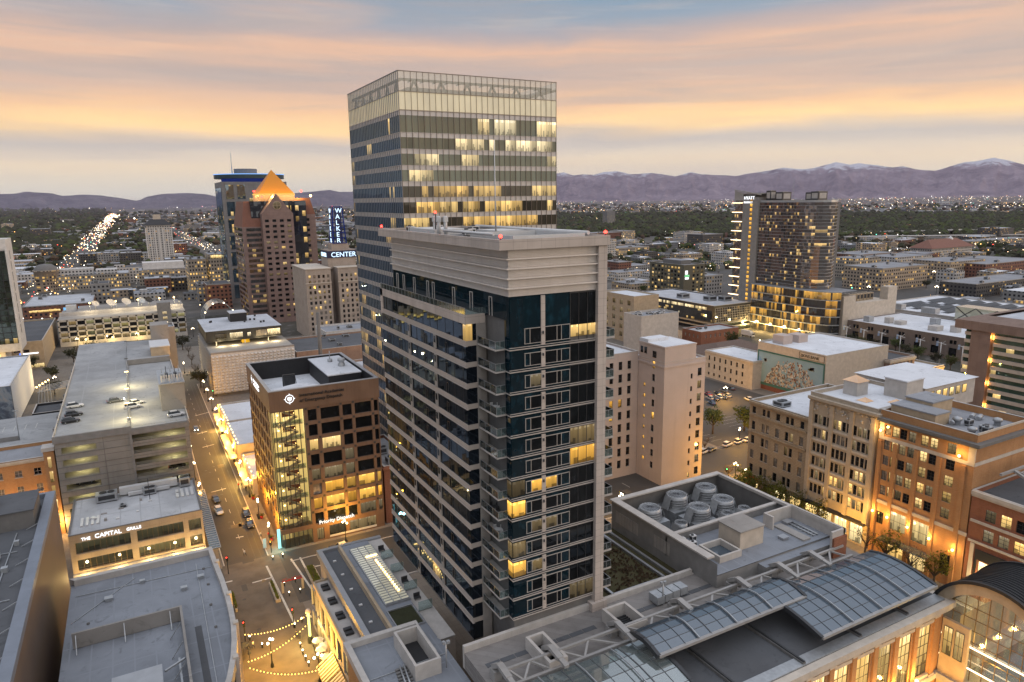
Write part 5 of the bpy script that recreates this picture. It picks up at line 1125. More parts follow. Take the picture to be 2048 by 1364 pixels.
for px, py, r, h, lab, bs in ((1300, 1012, 2.1, 2.4, 'big cooling tower nearest the low side wall, alone in front', True), (1348, 985, 2.1, 2.6, 'big cooling tower in the middle of the back row', True), (1403, 968, 2.1, 2.6, 'big cooling tower at the farthest corner of the yard', True), (1446, 995, 2.1, 2.5, 'big cooling tower on the street side of the yard', True), (1398, 1011, 2.1, 2.5, 'big cooling tower in the centre of the yard', True), (1362, 1042, 1.2, 2.4, 'small cooling tower beside the curved wall', True), (1462, 1026, 1.2, 2.4, 'small cooling tower between the centre one and the dividing wall', True), (1489, 1013, 1.2, 2.4, 'small cooling tower by the street side wall', True)):
 x, y = G(px, py, 26.4); ctower(min(x, 106), max(92.6, min(104, y)), r, h, lab, bs)
# green roof garden between tower and plant
gsq = thing('roof_garden', 'brown planted roof garden framed by pale pipes beside the apartment tower', 'garden', (72, 95, 21))
m = MB(); m.box(63.6, 84.2, 20.0, 80.3, 108, 21.2); m.build('planting', M['rgarden'] if 'rgarden' in M else M['leafd'], gsq)
for a, c in (((65.4, 86.2), (65.4, 107)), ((65.4, 86.2), (76.5, 86.2)), ((76.5, 86.2), (76.5, 107)), ((78.3, 84.6), (78.3, 107))):
 m = MB(); m.bar((*a, 21.5), (*c, 21.5), .45, .5); m.build('kerb_pipe', M['metal'], gsq)
rr = random.Random(4); m = MB()
for i in range(420):
 x, y = rr.uniform(66, 76), rr.uniform(86.8, 107); s = rr.uniform(.15, .4)
 for k in range(3):
  a = rr.uniform(0, 6.28); m.quad((x, y, 21.2), (x+s*math.cos(a), y+s*math.sin(a), 21.2), (x+s*1.3*math.cos(a+.4), y+s*1.3*math.sin(a+.4), 21.2+s), (x+.1, y, 21.3+s))
tag(m.build('grass_tuft', M['leafb'], gsq), kind='stuff')
# ================================================================== LEFT SIDE
def big_roof():
 b = thing('dark_roof_block', 'large dark gravel roof with blue grey parapet and blank brown metal side wall', 'building', (-60, 110, 0))
 X0, X1, Y0, Y1, Z = -95, -19.9, 40, 176.5, 25.2
 w = MB(); w.quad((X1, Y0, 0), (X1, Y1, 0), (X1, Y1, Z-.1), (X1, Y0, Z-.1)); w.quad((X1, Y1, 0), (X0, Y1, 0), (X0, Y1, Z-.1), (X1, Y1, Z-.1)); w.quad((X0, Y0, 0), (X1, Y0, 0), (X1, Y0, Z), (X0, Y0, Z)); w.build('wall', M['brown'], b)
 p = MB(); p.box(X1-1.7, Y0, Z-1.2, X1+.05, Y1, Z); p.box(X0, Y1-1.0, Z-1.2, X1-1.7, Y1, Z); p.build('parapet', M['coping_b'], b)
 r = MB(); r.quad((X0, Y0, Z-1.0), (X1-1.6, Y0, Z-1.0), (X1-1.6, Y1-.9, Z-1.0), (X0, Y1-.9, Z-1.0)); r.build('roof', M['rdark'], b)
 q = MB(); q.box(-34, 160, Z-1, -22.2, 171, Z+2.6); q.box(-34.2, 159.8, Z+2.6, -22.0, 171.2, Z+2.8, 1); q.build('penthouse', [M['dconc'], M['rdark']], b)
 q = MB(); q.box(-70, 164, Z-1, -38, 175, Z+1.5); q.build('penthouse', M['dconc'], b)
 for i in range(9):
  y = 95+i*8; q = MB(); q.bar((-23.6, y, Z-.9), (-21.6, y+.2, Z-.1), .14, .14); q.build('parapet_brace', M['galv'], b)
 def unit(n, f, lab):
  t = thing('roof_fan', lab, 'fan', n); f(t, *n); return t
 def elbow(t, x, y, z):
  m = MB(); m.tube((x, y, z), (x, y, z+1.6), 1.15, n=14); m.build('curb', M['wmetal'], t)
  m = MB(); pts = [(x-2.2*math.sin(a), y+.6*math.sin(a), z+1.6+2.0*(1-math.cos(a))*.7) for a in (0, .5, 1.0, 1.5)]
  for i in range(3): m.tube(pts[i], pts[i+1], 1.15, n=12)
  m.build('elbow_duct', M['wmetal'], t)
 zr = Z-1
 for a, c in (((-26, 90), (-25, 158)), ((-60, 131), (-23, 130)), ((-60, 151), (-24, 149)), ((-37, 95), (-36, 158))):
  q = MB(); q.bar((*a, zr+.15), (*c, zr+.15), .16, .16); q.build('roof_conduit', M['galv'], b)
 for x, y, s in ((-26, 110, 1.2), (-32, 131, .9), (-25.5, 141, 1.0), (-35, 155, 1.6), (-24.8, 152, .8)):
  q = MB(); q.box(x, y, zr, x+s, y+s, zr+.9); q.build('roof_vent', M['galv'], b)
 unit((-30.6, 122, zr), elbow, 'fat white elbow duct on the dark roof, nearer the bottom'); unit((-27.0, 125.5, zr), elbow, 'fat white elbow duct on the dark roof close to the parapet')
 def hood(t, x, y, z):
  m = MB(); m.lathe(x, y, [(1.0, z), (1.0, z+1.0), (1.7, z+1.2), (1.5, z+1.8), (.6, z+2.2), (.02, z+2.3)], 14); m.build('hood', M['wmetal'], t)
 unit((-33, 141.5, zr), hood, 'white half round hood farthest from the parapet'); unit((-30.2, 139.5, zr), hood, 'white half round hood between the other hood and the box fan')
 def bx(t, x, y, z):
  m = MB(); hvac(m, x-1, y-1, z, 2.1, 2.1, 2.2); m.build('housing', [M['wmetal'], M['dmetal']], t)
 unit((-28.3, 136, zr), bx, 'white box fan beside the half round hoods'); unit((-27.4, 146.5, zr), bx, 'grey box fan standing farther back on the dark roof'); unit((-29.5, 165.5, Z+2.8), bx, 'grey box fan on top of the dark penthouse')
 t = thing('roof_pipe_rack', 'rack of three long grey pipes on the dark roof near the bottom', 'pipes', (-33, 110, zr))
 for i in range(3):
  m = MB(); m.tube((-40, 110+i*1.2, zr+.7), (-27, 112+i*1.2, zr+.7), .28, n=8); m.build('pipe', M['galv'], t)
 return b
M['coping_b'] = plain('blue grey coping', (.20, .225, .27), .5, .15, .3)
big_roof()
def curved_block():
 b = thing('curved_roof_block', 'low shop block with plain blue grey roof, screen wall and rounded street corner', 'building', (-4, 130, 0))
 Z = 14.4; P = [(-17.0, 153.4), (8.7, 153.6), (9.0, 146), (9.4, 138.8), (9.6, 132), (9.6, 127.0), (9.4, 121.5), (8.9, 116.5), (8.1, 111.5), (6.9, 106.5), (5.2, 101.5), (3.0, 96.5), (0.2, 91.5), (-3, 86), (-17, 86)]
 w = MB(); w.prism(P, 0, Z-1.3, 0, 1); w.build('wall', [M['obrick'], M['rblue']], b)
 cxy = (-4, 125)
 p = MB(); n = len(P)
 ins = [(x+(cxy[0]-x)*.045, y+(cxy[1]-y)*.03) for x, y in P]; outp = [(x-(cxy[0]-x)*.02, y-(cxy[1]-y)*.012) for x, y in P]
 for i in range(n-2):
  a, c, d, e = P[i], P[i+1], ins[i], ins[i+1]; oa, oc = outp[i], outp[i+1]
  p.quad((*e, Z-1.3), (*d, Z-1.3), (*d, Z), (*e, Z)); p.quad((*d, Z), (*oa, Z), (*oc, Z), (*e, Z)); p.quad((*oc, Z-1.8), (*oa, Z-1.8), (*oa, Z), (*oc, Z), 0)
  p.quad((*oa, Z-1.8), (*oc, Z-1.8), (*c, Z-2.2), (*a, Z-2.2), 0)
 p.build('parapet', M['lconc'], b)
 for i in (2, 4, 6, 8, 10):
  x, y = outp[i]; q = MB(); q.box(x-.5, y-.5, 0, x+.35, y+.5, Z+.35); q.build('pilaster', M['trim'], b)
 for z0, z1 in ((3.2, 3.8), (7.6, 8.3)):
  q = MB()
  for i in range(1, n-3):
   a, c = P[i], P[i+1]; q.bar((a[0]+.1, a[1], (z0+z1)/2), (c[0]+.1, c[1], (z0+z1)/2), .5, z1-z0)
  q.build('string_course', M['trim'], b)
 for i in range(1, 10):
  a, c = P[i], P[i+1]
  for z0, z1, mt in ((.4, 3.0, 'pshop'), (4.2, 7.2, 'pdim'), (8.8, 11.6, 'pdark')):
   m = MB(); k0, k1 = .22, .78
   q = [(a[0]+(c[0]-a[0])*k+.06, a[1]+(c[1]-a[1])*k) for k in (k0, k1)]
   m.quad((*q[1], z0), (*q[0], z0), (*q[0], z1), (*q[1], z1)); m.build('window', M[mt], b)
 s = MB(); s.box(-15.4, 129.2, Z-1.2, 1.6, 129.6, Z+1.6); s.box(1.2, 100, Z-1.2, 1.6, 129.2, Z+1.6); s.build('screen_wall', M['rwarm'], b)
 for x in (-14.8, -7.6, -.4):
  q = MB(); q.bar((x, 128.9, Z+1.4), (x, 127.0, Z-1.2), .14, .14); q.build('brace', M['galv'], b)
 for y in (106, 112, 118, 124):
  q = MB(); q.bar((1.0, y, Z+1.4), (-.8, y, Z-1.2), .14, .14); q.build('brace', M['galv'], b)
 q = MB(); q.quad((3.2, 88, Z-1.28), (4.3, 88, Z-1.28), (4.3, 126, Z-1.28), (3.2, 126, Z-1.28)); q.build('walkway_strip', M['rdark'], b)
 q = MB(); q.box(-9, 108, Z-1.3, -2.5, 112.5, Z+1.6); q.box(-9.2, 107.8, Z+1.6, -2.3, 112.7, Z+1.8, 1); q.build('rooftop_unit', [M['galv'], M['metal']], b)
 q = MB(); q.bar((-2, 112, Z+.8), (1, 114, Z+.8), .3, .3); q.bar((.2, 103, Z-.2), (.2, 116, Z-.2), .3, .3); q.build('roof_pipe', M['galv'], b)
 for a, c in (((-16, 148), (8, 147.2)), ((4.9, 100), (5.4, 150)), ((-16.2, 138), (-6, 150))):
  q = MB(); q.bar((*a, Z-1.2), (*c, Z-1.2), .12, .12); q.build('roof_conduit', M['galv'], b)
 for x, y, s in ((-11, 143, 1.3), (2, 140, 1.0), (-5, 147, .8), (5.2, 143, 1.1)):
  q = MB(); q.box(x, y, Z-1.3, x+s, y+s*.8, Z-.7); q.box(x-.08, y-.08, Z-.7, x+s+.08, y+s*.8+.08, Z-.6); q.build('roof_hatch', M['galv'], b)
 for x, y in ((-14, 133), (-13.5, 136.5), (6.5, 132), (6.8, 140), (6.6, 147), (6.5, 124)):
  q = MB(); q.lathe(x, y, [(.25, Z-1.3), (.25, Z-1.0), (.05, Z-.9)], 8); q.build('roof_drain', M['dconc'], b)
 return b
curved_block()
def grille():
 X0, X1, Y0, Y1, Z = -19.7, 9.4, 184.6, 208.6, 10.4
 rects = []
 for z, zz in ((1.2, 4.0), (5.4, 8.4)):
  for a, c in ((-18.6, -7.0), (-5.6, 4.8), (6.0, 8.9)): rects.append((a, c, z, zz))
 b = building('restaurant_building', 'low tan stone building with patched white roof and lit restaurant lettering', X0, Y0, X1, Y1, Z, 'tan2', 'rcap', par=.25, dep=.7,
  N=[dict(r=[r+('pgr',) for r in rects], mix=DK, frame='bronze', nx=9, nz=1, ft=.06)], Wf=[dict(r=[(186, 196, 5.4, 8.4, 'pdim'), (198, 207, 5.4, 8.4, 'pdim'), (186, 207, .6, 3.8, 'pshop')], mix=DK, nx=6)], cap='dconc')
 text('THE', 1.05, 'lsign', b, 'N', Y0, -17.2, 8.75, .12, 'sign_lettering'); text('CAPITAL', 1.45, 'lsign', b, 'N', Y0, -14.4, 8.8, .12, 'sign_lettering'); text('GRILLE', 1.05, 'lsign', b, 'N', Y0, -7.7, 9.0, .12, 'sign_lettering')
 rr = random.Random(9); zr = Z-.25
 for i, (x, y, w_, d_, h) in enumerate(((-14.5, 203, 5, 3.2, 2.2), (-3.5, 202.5, 3.2, 2.6, 1.8), (5.5, 203.5, 2.6, 3.2, 2.6), (-9, 197, 1.6, 1.2, .8))):
  u = MB(); hvac(u, x, y, zr, w_, d_, h); u.build('rooftop_unit', [M['galv'], M['dmetal']], b)
 u = MB(); u.box(-9, 205, zr+.5, 5, 206.6, zr+2.4); u.box(-7, 203.8, zr+.4, 3, 204.6, zr+1.2); u.build('roof_duct', M['wmetal'], b)
 for i in range(4):
  u = MB(); u.box(-17.5+i*1.15, 189.5, zr, -16.9+i*1.15, 194.5, zr+.35); u.build('roof_rail', M['wmetal'], b)
  u = MB(); u.box(4.2+i*1.2, 196.5, zr, 4.9+i*1.2, 202.0, zr+.4); u.build('roof_rail', M['wmetal'], b)
 for i in range(10):
  x, y = rr.uniform(-16, 7), rr.uniform(187, 201); u = MB(); u.box(x, y, zr, x+rr.uniform(.5, 1.4), y+rr.uniform(.4, 1), zr+rr.uniform(.2, .7)); u.build('roof_vent', M['rwarm' if i % 2 else 'wmetal'], b)
 u = MB(); u.tube((-2, 199, zr), (-2, 199, zr+6), .08, n=6); u.build('mast', M['dmetal'], b)
 lb = MB(); lb.box(X0, Y0-1.3, .2, X1, Y0-.6, .9); lb.build('ledge', M['trim'], b)
 for x in (-17, -10, -3.5, 2.5, 7.5): lamp((x, Y0-2.6, 1.4), 230, (1, .68, .26), .3)
 # canopy over the pavement
 t = thing('glass_canopy', 'long ribbed glass canopy over the pavement along the side street', 'canopy', (11, 198, 3))
 m = MB(); m.box(9.6, 173, 4.6, 12.0, 213, 4.7); m.build('glass', M['glassr'], t)
 m = MB()
 for i in range(31): m.box(9.6, 173+i*1.33, 4.71, 12.1, 173.15+i*1.33, 4.85)
 m.box(12.0, 173, 4.5, 12.15, 213, 4.85); m.build('frame', M['galv'], t)
 return b
M['tan2'] = brickmat('tan stone panels', (.44, .345, .245), (.47, .37, .265), (.27, .2, .14), 2.6, 1.3, .015, off=0)
M['pgr'] = pane('restaurant pane', (.80, .62, .22), .16, refl=.16, cell=2.0)
grille()
def garage():
 X0, X1, Y0, Y1, Z = -22.6, 9.8, 211.5, 342, 27.0
 b = thing('parking_garage', 'multi storey concrete parking garage with cars on its sloping open roof', 'garage', (-6, 276, 0))
 fl = [Z-4.55-3.45*k for k in range(6)]
 rects = [(-21.2, -13.2, z, z+1.75) for z in fl]+[(-4.6, 8.7, z+.5, z+2.45) for z in fl]
 w = MB(); facade(w, 'N', Y0, X0, X1, 0, Z-.2, rects, .5)
 w.quad((X1, Y0, 0), (X1, Y1, 0), (X1, Y1, Z-.2), (X1, Y0, Z-.2)); w.quad((X0, Y1, 0), (X0, Y0, 0), (X0, Y0, Z-.2), (X0, Y1, Z-.2)); w.quad((X1, Y1, 0), (X0, Y1, 0), (X0, Y1, Z-.2), (X1, Y1, Z-.2)); w.build('wall', M['gar_panel'], b)
 for i, z in enumerate(fl):
  s = MB(); s.box(X0+.3, Y0+.51, z-.3, X1-.3, Y0+16, z-.05); s.box(X0+.3, Y0+16, z-.3, X1-.3, Y0+16.3, z+3.2, 1); s.box(-6, Y0+.6, z-.05, -5.4, Y0+16, z+3.1); s.build('deck', [M['conc'], M['gar_in']], b)
  if z > 3:
   l = MB(); l.box(-18, Y0+5, z+2.75, -15, Y0+5.2, z+2.85); l.box(2, Y0+5, z+2.75, 6, Y0+5.2, z+2.85); l.build('strip_light', M['lcool'], b)
   lamp((-17, Y0+4, z+2.3), 95, (.95, .85, .35), .4); lamp((5.5, Y0+4, z+2.3), 110, (.95, .85, .35), .4)
  r = MB(); r.bar((-4.6, Y0-.1, z+1.3), (8.7, Y0-.1, z+1.3), .07, .07); r.bar((-4.6, Y0-.1, z+.95), (8.7, Y0-.1, z+.95), .06, .06)
  for x in (-4.6, 0, 4.4, 8.7): r.bar((x, Y0-.1, z+.4), (x, Y0-.1, z+1.33), .07, .07)
  r.build('guard_rail', M['galv'], b)
  d = MB(); d.box(X0, Y0-.08, z-.3, X1, Y0-.005, z-.18); d.build('joint_line', M['dconc'], b)
 p = MB(); p.box(X0-.3, Y0-.3, Z-1.4, -4.9, Y0+.4, Z+.5); p.box(-5.2, Y0-.4, 0, -4.6, Y0+.4, Z+.6); p.box(-4.6, Y0-.3, Z-1.9, X1+.1, Y0+.3, Z-.4); p.build('parapet', M['gconc'], b)
 p = MB(); p.bar((-4.4, Y0+.1, Z+.35), (X1, Y0+.1, Z+.35), .09, .09)
 for i in range(6): p.bar((-4.4+i*2.8, Y0+.1, Z-.4), (-4.4+i*2.8, Y0+.1, Z+.35), .09, .09)
 p.build('guard_rail', M['galv'], b)
 d = MB(); d.quad((X0, Y0, Z-.15), (-4.9, Y0, Z-.15), (-4.9, 300, Z-.15), (X0, 300, Z-.15)); d.quad((-4.9, Y0, Z-.45), (X1, Y0, Z-.45), (X1, 300, Z-.45), (-4.9, 300, Z-.45))
 d.quad((X0, 300, Z-.15), (-4.9, 300, Z-.15), (-4.9, Y1, Z+2.2), (X0, Y1, Z+2.2)); d.quad((-4.9, 300.2, Z+1.6), (X1, 300.2, Z+1.6), (X1, Y1, Z+1.6), (-4.9, Y1, Z+1.6)); d.quad((-4.9, 300.2, Z-.4), (X1, 300.2, Z-.4), (X1, 300.2, Z+1.6), (-4.9, 300.2, Z+1.6), 1)
 d.build('roof', [M['rdeck'], M['gconc']], b)
 m = MB(); m.box(-5.2, Y0+1, Z-.5, -4.7, 340, Z+.25); m.build('divider', M['gconc'], b)
 for y in range(220, 342, 13):
  m = MB(); m.box(X0-.7, y, Z-1.8, X0-.05, y+2.2, Z+.4); m.build('edge_planter', M['dconc'], b)
 m = MB(); m.box(X0-.25, Y0, Z-.8, X0-.003, Y1, Z+.45); m.box(X1, Y0, Z-.9, X1+.25, 300, Z+.2); m.build('edge_upstand', M['trim'], b)
 st = MB(); st.box(3.8, 226, Z-.4, 10.4, 246, Z+7.5); st.box(3.6, 225.8, Z+7.5, 10.6, 246.2, Z+7.8, 1); st.build('stair_tower', [M['rwarm'], M['galv']], b)
 for i in range(9):
  q = MB(); q.box(4.3+i*.7, 227+(i % 3)*.4, Z+7.8, 4.75+i*.7, 227.3+(i % 3)*.4, Z+10.0); q.build('antenna_panel', M['wmetal'], b)
 for i in range(5):
  q = MB(); q.box(4.5+i*1.2, 233, Z+7.8, 5.4+i*1.2, 235, Z+9.2); q.tube((5+i*1.2, 238, Z+7.8), (5+i*1.2, 238, Z+10.5), .1, n=6); q.build('equipment_cabinet', M['dmetal' if i % 2 else 'galv'], b)
 s2 = MB(); s2.box(3.5, 303, Z+1, 10.2, 318, Z+5); s2.box(3.3, 302.8, Z+5, 10.4, 318.2, Z+5.3, 1); s2.box(3.48, 302.9, Z-.4, 9, 302.99, Z+.9, 2); s2.build('stair_tower', [M['tan'], M['wmetal'], M['red']], b)
 s2 = MB(); s2.box(4.6, 330, Z+1, 11.5, 341, Z+9.5); s2.build('lift_tower', M['rwarm'], b)
 for y, on in ((219, 1), (237, 1), (262, 1), (285, 0), (322, 0)):
  q = MB(); q.box(-5.35, y-.4, Z-.4, -4.55, y+.4, Z+.9); q.tube((-4.95, y, Z), (-4.95, y, Z+5.2), .1, n=6); q.build('lamp_post', M['galv'], b)
  q = MB(); q.box(-5.5, y-.2, Z+5.1, -4.4, y+.2, Z+5.3); q.build('lamp_head', M['lwarm' if on else 'dmetal'], b)
  if on: lamp((-4.95, y+.8, Z+4.7), 900, (1, .82, .42), .4)
 return b
M['gar_panel'] = brickmat('ribbed garage panels', (.265, .25, .23), (.28, .265, .245), (.12, .115, .11), 40, 3.45, .05, .9, .2, off=0); M['gar_in'] = plain('garage interior', (.42, .38, .16)); M['rdeck'] = roofmat('parking deck', (.36, .365, .37), .3, .22, 9, .85)
garage()
building('brick_annex', 'orange brick annex with small arched windows and streetlit front beside the garage', -75, 221, -24.6, 236, 19.8, 'obrick', 'rgrey', cornice=(19.0, .6, .35, 'trim'),
 N=[dict(r=grid(-74, -26, 11, 1.5, [5.5], 2.6)+grid(-74, -26, 11, 1.5, [10.2], 2.2)+grid(-74, -26, 11, 1.7, [15.0], 1.9), mix=[('pblind', 3), ('pdark', 1), ('pdim', .5)], frame='wframe', nx=2, nz=2, sill=True)])
for x in (-60, -48, -36, -27): lamp((x, 217, 4), 700, (1, .58, .18), .4)
t = thing('stair_turret', 'narrow lit brick stair turret with pale cap between annex and garage', 'turret', (-24.2, 214, 0)); m = MB(); m.box(-25.4, 212.6, 0, -23.0, 216, 23.6); m.build('wall', M['obrick'], t)
m = MB(); m.box(-25.7, 212.3, 23.6, -22.8, 216.3, 24.6); m.build('cap', M['lconc'], t)
for k in range(5):
 m = MB(); m.box(-24.6, 212.5, 3+k*4, -23.8, 212.59, 6+k*4); m.build('window', M['plit'], t)
lamp((-23.6, 210.6, 4), 800, (1, .55, .15), .3)
t = thing('low_parking_deck', 'low open parking deck with painted bays behind the brick annex', 'garage', (-52, 265, 0)); m = MB(); m.box(-95, 236.4, 0, -24, 285, 15.6, 0, 't'); m.build('wall', M['gconc'], t)
m = MB(); m.quad((-95, 236.4, 15.62), (-24, 236.4, 15.62), (-24, 285, 15.62), (-95, 285, 15.62)); m.build('deck', M['rdeck'], t)
m = MB()
for i in range(20):
 for y in (240, 268): m.quad((-90+i*3, y, 15.64), (-89.85+i*3, y, 15.64), (-89.85+i*3, y+6, 15.64), (-90+i*3, y+6, 15.64))
m.build('bay_marking', M['paint'], t); m = MB(); m.box(-60, 256, 15.6, -36, 256.5, 17); m.build('barrier', M['gconc'], t)
m = MB(); m.tube((-36, 256, 15.6), (-36, 256, 25), .14, n=6); m.box(-36.7, 255.8, 25, -35.3, 256.2, 25.2); m.build('lamp_post', M['galv'], t)
b = building('mural_building', 'pale block building with a large faded blue mural on its street side', -90, 332, -47.0, 400, 17.0, 'white', 'rwhite', par=.6)
m = MB(); n = 26
for i in range(n):
 y0, y1 = 333+66*i/n, 333+66*(i+1)/n; m.quad((-46.9, y0, .3), (-46.9, y1, .3), (-46.9, y1, 17.0), (-46.9, y0, 17.0))
m.build('mural', None or bpy.data.materials.new('tmp'), b)
def _mural():
 m, t, o = newmat('faded mural'); p = pos(t); n = t.noise(p, .11, 6, .65, 2.5); n2 = t.noise(p, .6, 4)
 c = t.ramp(n, [(.32, (.06, .075, .11)), (.45, (.12, .16, .22)), (.55, (.26, .31, .36)), (.68, (.40, .37, .34))]); c = t.mixc(t.m('MULTIPLY', n2, .3), c, (.25, .2, .16, 1))
 t.l.new(princ(t, c, .85).outputs[0], o.inputs[0]); return m
M['mural'] = _mural(); b.children[-1].data.materials.clear(); b.children[-1].data.materials.append(M['mural'])
building('small_shed', 'small tan shed with white roof in front of the mural building', -92, 306, -52.5, 322, 12, 'cream', 'rwhite', par=.4)
# white hotel at the left edge
b = thing('white_hotel', 'white framed hotel tower with dark gridded glass front at the left edge', 'tower', (-80, 430, 0))
m = MB(); m.box(-120, 425, 15, -52.8, 446, 71); m.box(-118, 426, 0, -60, 444, 15); m.box(-120, 424.6, 66, -52.8, 424.99, 71.2); m.box(-53.5, 424.4, 0, -52.6, 424.99, 66); m.build('wall', M['white'], b)
for k in range(16):
 m = MB(); fq(m, 'N', 424.9, -120, 19+k*2.9, -53.6, 21.7+k*2.9); m.build('ribbon_window', M['hotelg'] if 'hotelg' in M else M['pmirror'], b)
 m = MB(); m.box(-120, 424.6, 21.7+k*2.9, -53.6, 424.98, 21.9+k*2.9)
 for i in range(19): m.box(-119+i*3.5, 424.6, 19+k*2.9, -118.8+i*3.5, 424.89, 21.7+k*2.9)
 m.build('mullion_frame', M['black'], b)
for k in range(8):
 m = MB(); fq(m, 'W', -52.75, 433, 23+k*5.4, 434.2, 27.4+k*5.4); m.build('slot_window', M['pdark'], b)
m = MB(); m.box(-115, 424, 0, -62, 424.8, 14, 0); m.build('lobby_glazing', M['lobby'] if 'lobby' in M else M['pshop'], b); lamp((-62, 418, 6), 1200, (1, .6, .15), .6); lamp((-80, 418, 6), 1200, (1, .6, .15), .6)
building('tan_bank', 'small tan building with lit blue and white sign near the white hotel', -64, 452, -46.5, 540, 15, 'tan', 'rdark', N=[dict(r=[(-57, -49, 4.5, 7.2, 'pdim'), (-60, -57, 9.5, 11, 'pdark'), (-55.5, -53, 9, 10.6, 'pdark'), (-63, -47, .3, 2.6, 'pshop')], mix=DK, nx=3)])
m = MB(); m.box(-57.6, 451.6, 8, -56.4, 451.9, 8.9); m.box(-56, 451.6, 8.15, -49, 451.9, 8.8, 1); o = m.build('lit_sign', [M['lblue'], M['lsign']], bpy.data.objects['tan_bank'])
def lattice_garage():
 X0, X1, Y0, Y1, Z = -43.5, 29, 512, 560, 17.0
 b = thing('lattice_garage', 'long pale garage with regular lattice front, roof dishes and lamps', 'garage', (-8, 535, 0))
 r = []
 for k in range(4): r += [(a, a+4.05, 2.75+k*3.5, 5.2+k*3.5) for a in [X0+1.0+i*4.78 for i in range(15)]]
 w = MB(); facade(w, 'N', Y0, X0, X1, 0, Z, r, .6); facade(w, 'E', X0, Y0, Y1, 0, Z, [], .3); w.quad((X1, Y0, 0), (X1, Y1, 0), (X1, Y1, Z), (X1, Y0, Z)); w.build('wall', M['lconc'], b)
 for q in r[:100]:
  m = MB(); fq(m, 'N', Y0+.58, *(q[0], q[2], q[1], q[3])); m.build('bay_opening', M[R.choice(['pdim', 'pdark', 'pdark', 'gdim'])], b)
 m = MB()
 for k in range(4):
  for i in range(16): x = X0+.5+i*4.78-.5; m.box(x-.1, Y0-.1, 5.35+k*3.5, x+.9, Y0-.01, 6.15+k*3.5)
 m.build('joint_trim', M['black'], b)
 m = MB(); m.quad((X0, Y0, Z+.02), (X1, Y0, Z+.02), (X1, Y1, Z+.02), (X0, Y1, Z+.02)); m.box(X0, Y0+18, Z+.02, X1, Y0+19, Z+2.2, 1); m.quad((X0+10, Y0+19, Z+2.2), (X1, Y0+19, Z+2.2), (X1, Y1, Z+2.2), (X0+10, Y1, Z+2.2)); m.build('roof', [M['rwarm'], M['lconc']], b)
 m = MB(); m.box(12.5, Y0-1.5, 0, 20.5, Y0+7, 23.5); m.build('stair_tower', M['gconc'], b)
 for k in range(5):
  m = MB(); m.box(15.3, Y0-1.62, 2.2+k*3.4, 17.9, Y0-1.51, 4.0+k*3.4); m.build('window', M['pwhite'], b)
 m = MB(); m.box(-41, Y1-8, Z, -35, Y1-4, Z+4); m.build('roof_hut', M['wmetal'], b)
 for i, (x, s, mt) in enumerate(((-23, 2.4, 'lconc'), (-14, 2.9, 'lconc'), (-5, 2.9, 'lconc'), (4, 2.6, 'galv'), (8.5, 2.4, 'black'), (27, 2.4, 'dmetal'))):
  t = thing('satellite_dish', ['small pale roof dish first along the garage edge', 'large pale roof dish second along the garage edge', 'large pale roof dish in front of the bright white lamp', 'grey roof dish beside the black one', 'black roof dish next to the grey stair tower', 'dark roof dish beyond the stair tower'][i], 'dish', (x, Y0+22, Z+2.2), 'dishes on the lattice garage'); m = MB(); m.tube((x, Y0+22, Z+2.2), (x, Y0+22, Z+5), .3, n=6); m.build('mast', M['galv'], t)
  m = MB(); n = 14; C0 = Vector((x, Y0+21.6, Z+6.2)); d = Vector((.35, -.6, .7)).normalized(); a = d.orthogonal().normalized(); c = d.cross(a)
  rings = [[tuple(C0+a*math.cos(2*math.pi*k/n)*rr_+c*math.sin(2*math.pi*k/n)*rr_+d*dz) for k in range(n)] for rr_, dz in ((.1, -.7), (s*.5, -.45), (s*.8, -.1), (s, .35))]
  for p_, q_ in zip(rings, rings[1:]):
   for k in range(n): m.quad(p_[k], p_[(k+1) % n], q_[(k+1) % n], q_[k], 0, True)
  m.build('reflector', M[mt], t)
 for i, x in enumerate((-26, -11, 2, 15, 24)):
  m = MB(); m.tube((x, Y0+19, Z), (x, Y0+19, Z+7), .12, n=6); q = m.build('lamp_post', M['galv'], b); m = MB(); m.ball((x, Y0+19, Z+7.2), .5); m.build('lamp_head', M['lwarm'], b)
  lamp((x, Y0+15, Z+6), 700, (1, .82, .5), .5)
 for x in (-30, -15, 0): lamp((x, Y0-5, 2.5), 800, (1, .7, .25), .5)
 return b
M['gdim'] = pane('garage dim pane', (.9, .72, .25), .25, refl=.0, cell=2)
lattice_garage()
# market hall with barrel green roof
b = building('arched_market', 'grey pavilion with green barrel roof and arched gable', -14, 366, 8, 380, 9.5, 'conc', 'rgrey'); m = MB(); n = 12
for i in range(n):
 a0, a1 = math.pi*i/n, math.pi*(i+1)/n; f = lambda a, y: (-3+6.5*math.cos(a), y, 9+5*math.sin(a)); m.quad(f(a0, 367), f(a0, 379), f(a1, 379), f(a1, 367), 0, True)
 m.quad(f(a0, 366.8), f(a1, 366.8), (-3+5*math.cos(a1), 366.8, 9+3.8*math.sin(a1)), (-3+5*math.cos(a0), 366.8, 9+3.8*math.sin(a0)), 1)
m.poly([(-3+5*math.cos(math.pi*i/n), 367.2, 9+3.8*math.sin(math.pi*i/n)) for i in range(n+1)], 2); m.build('barrel_roof', [M['green'], M['lconc'], M['dconc']], b)
building('grey_tower_block', 'plain grey tan block standing behind the garage roof', 5.5, 345, 14.5, 358, 33, 'rwarm', 'rgrey')
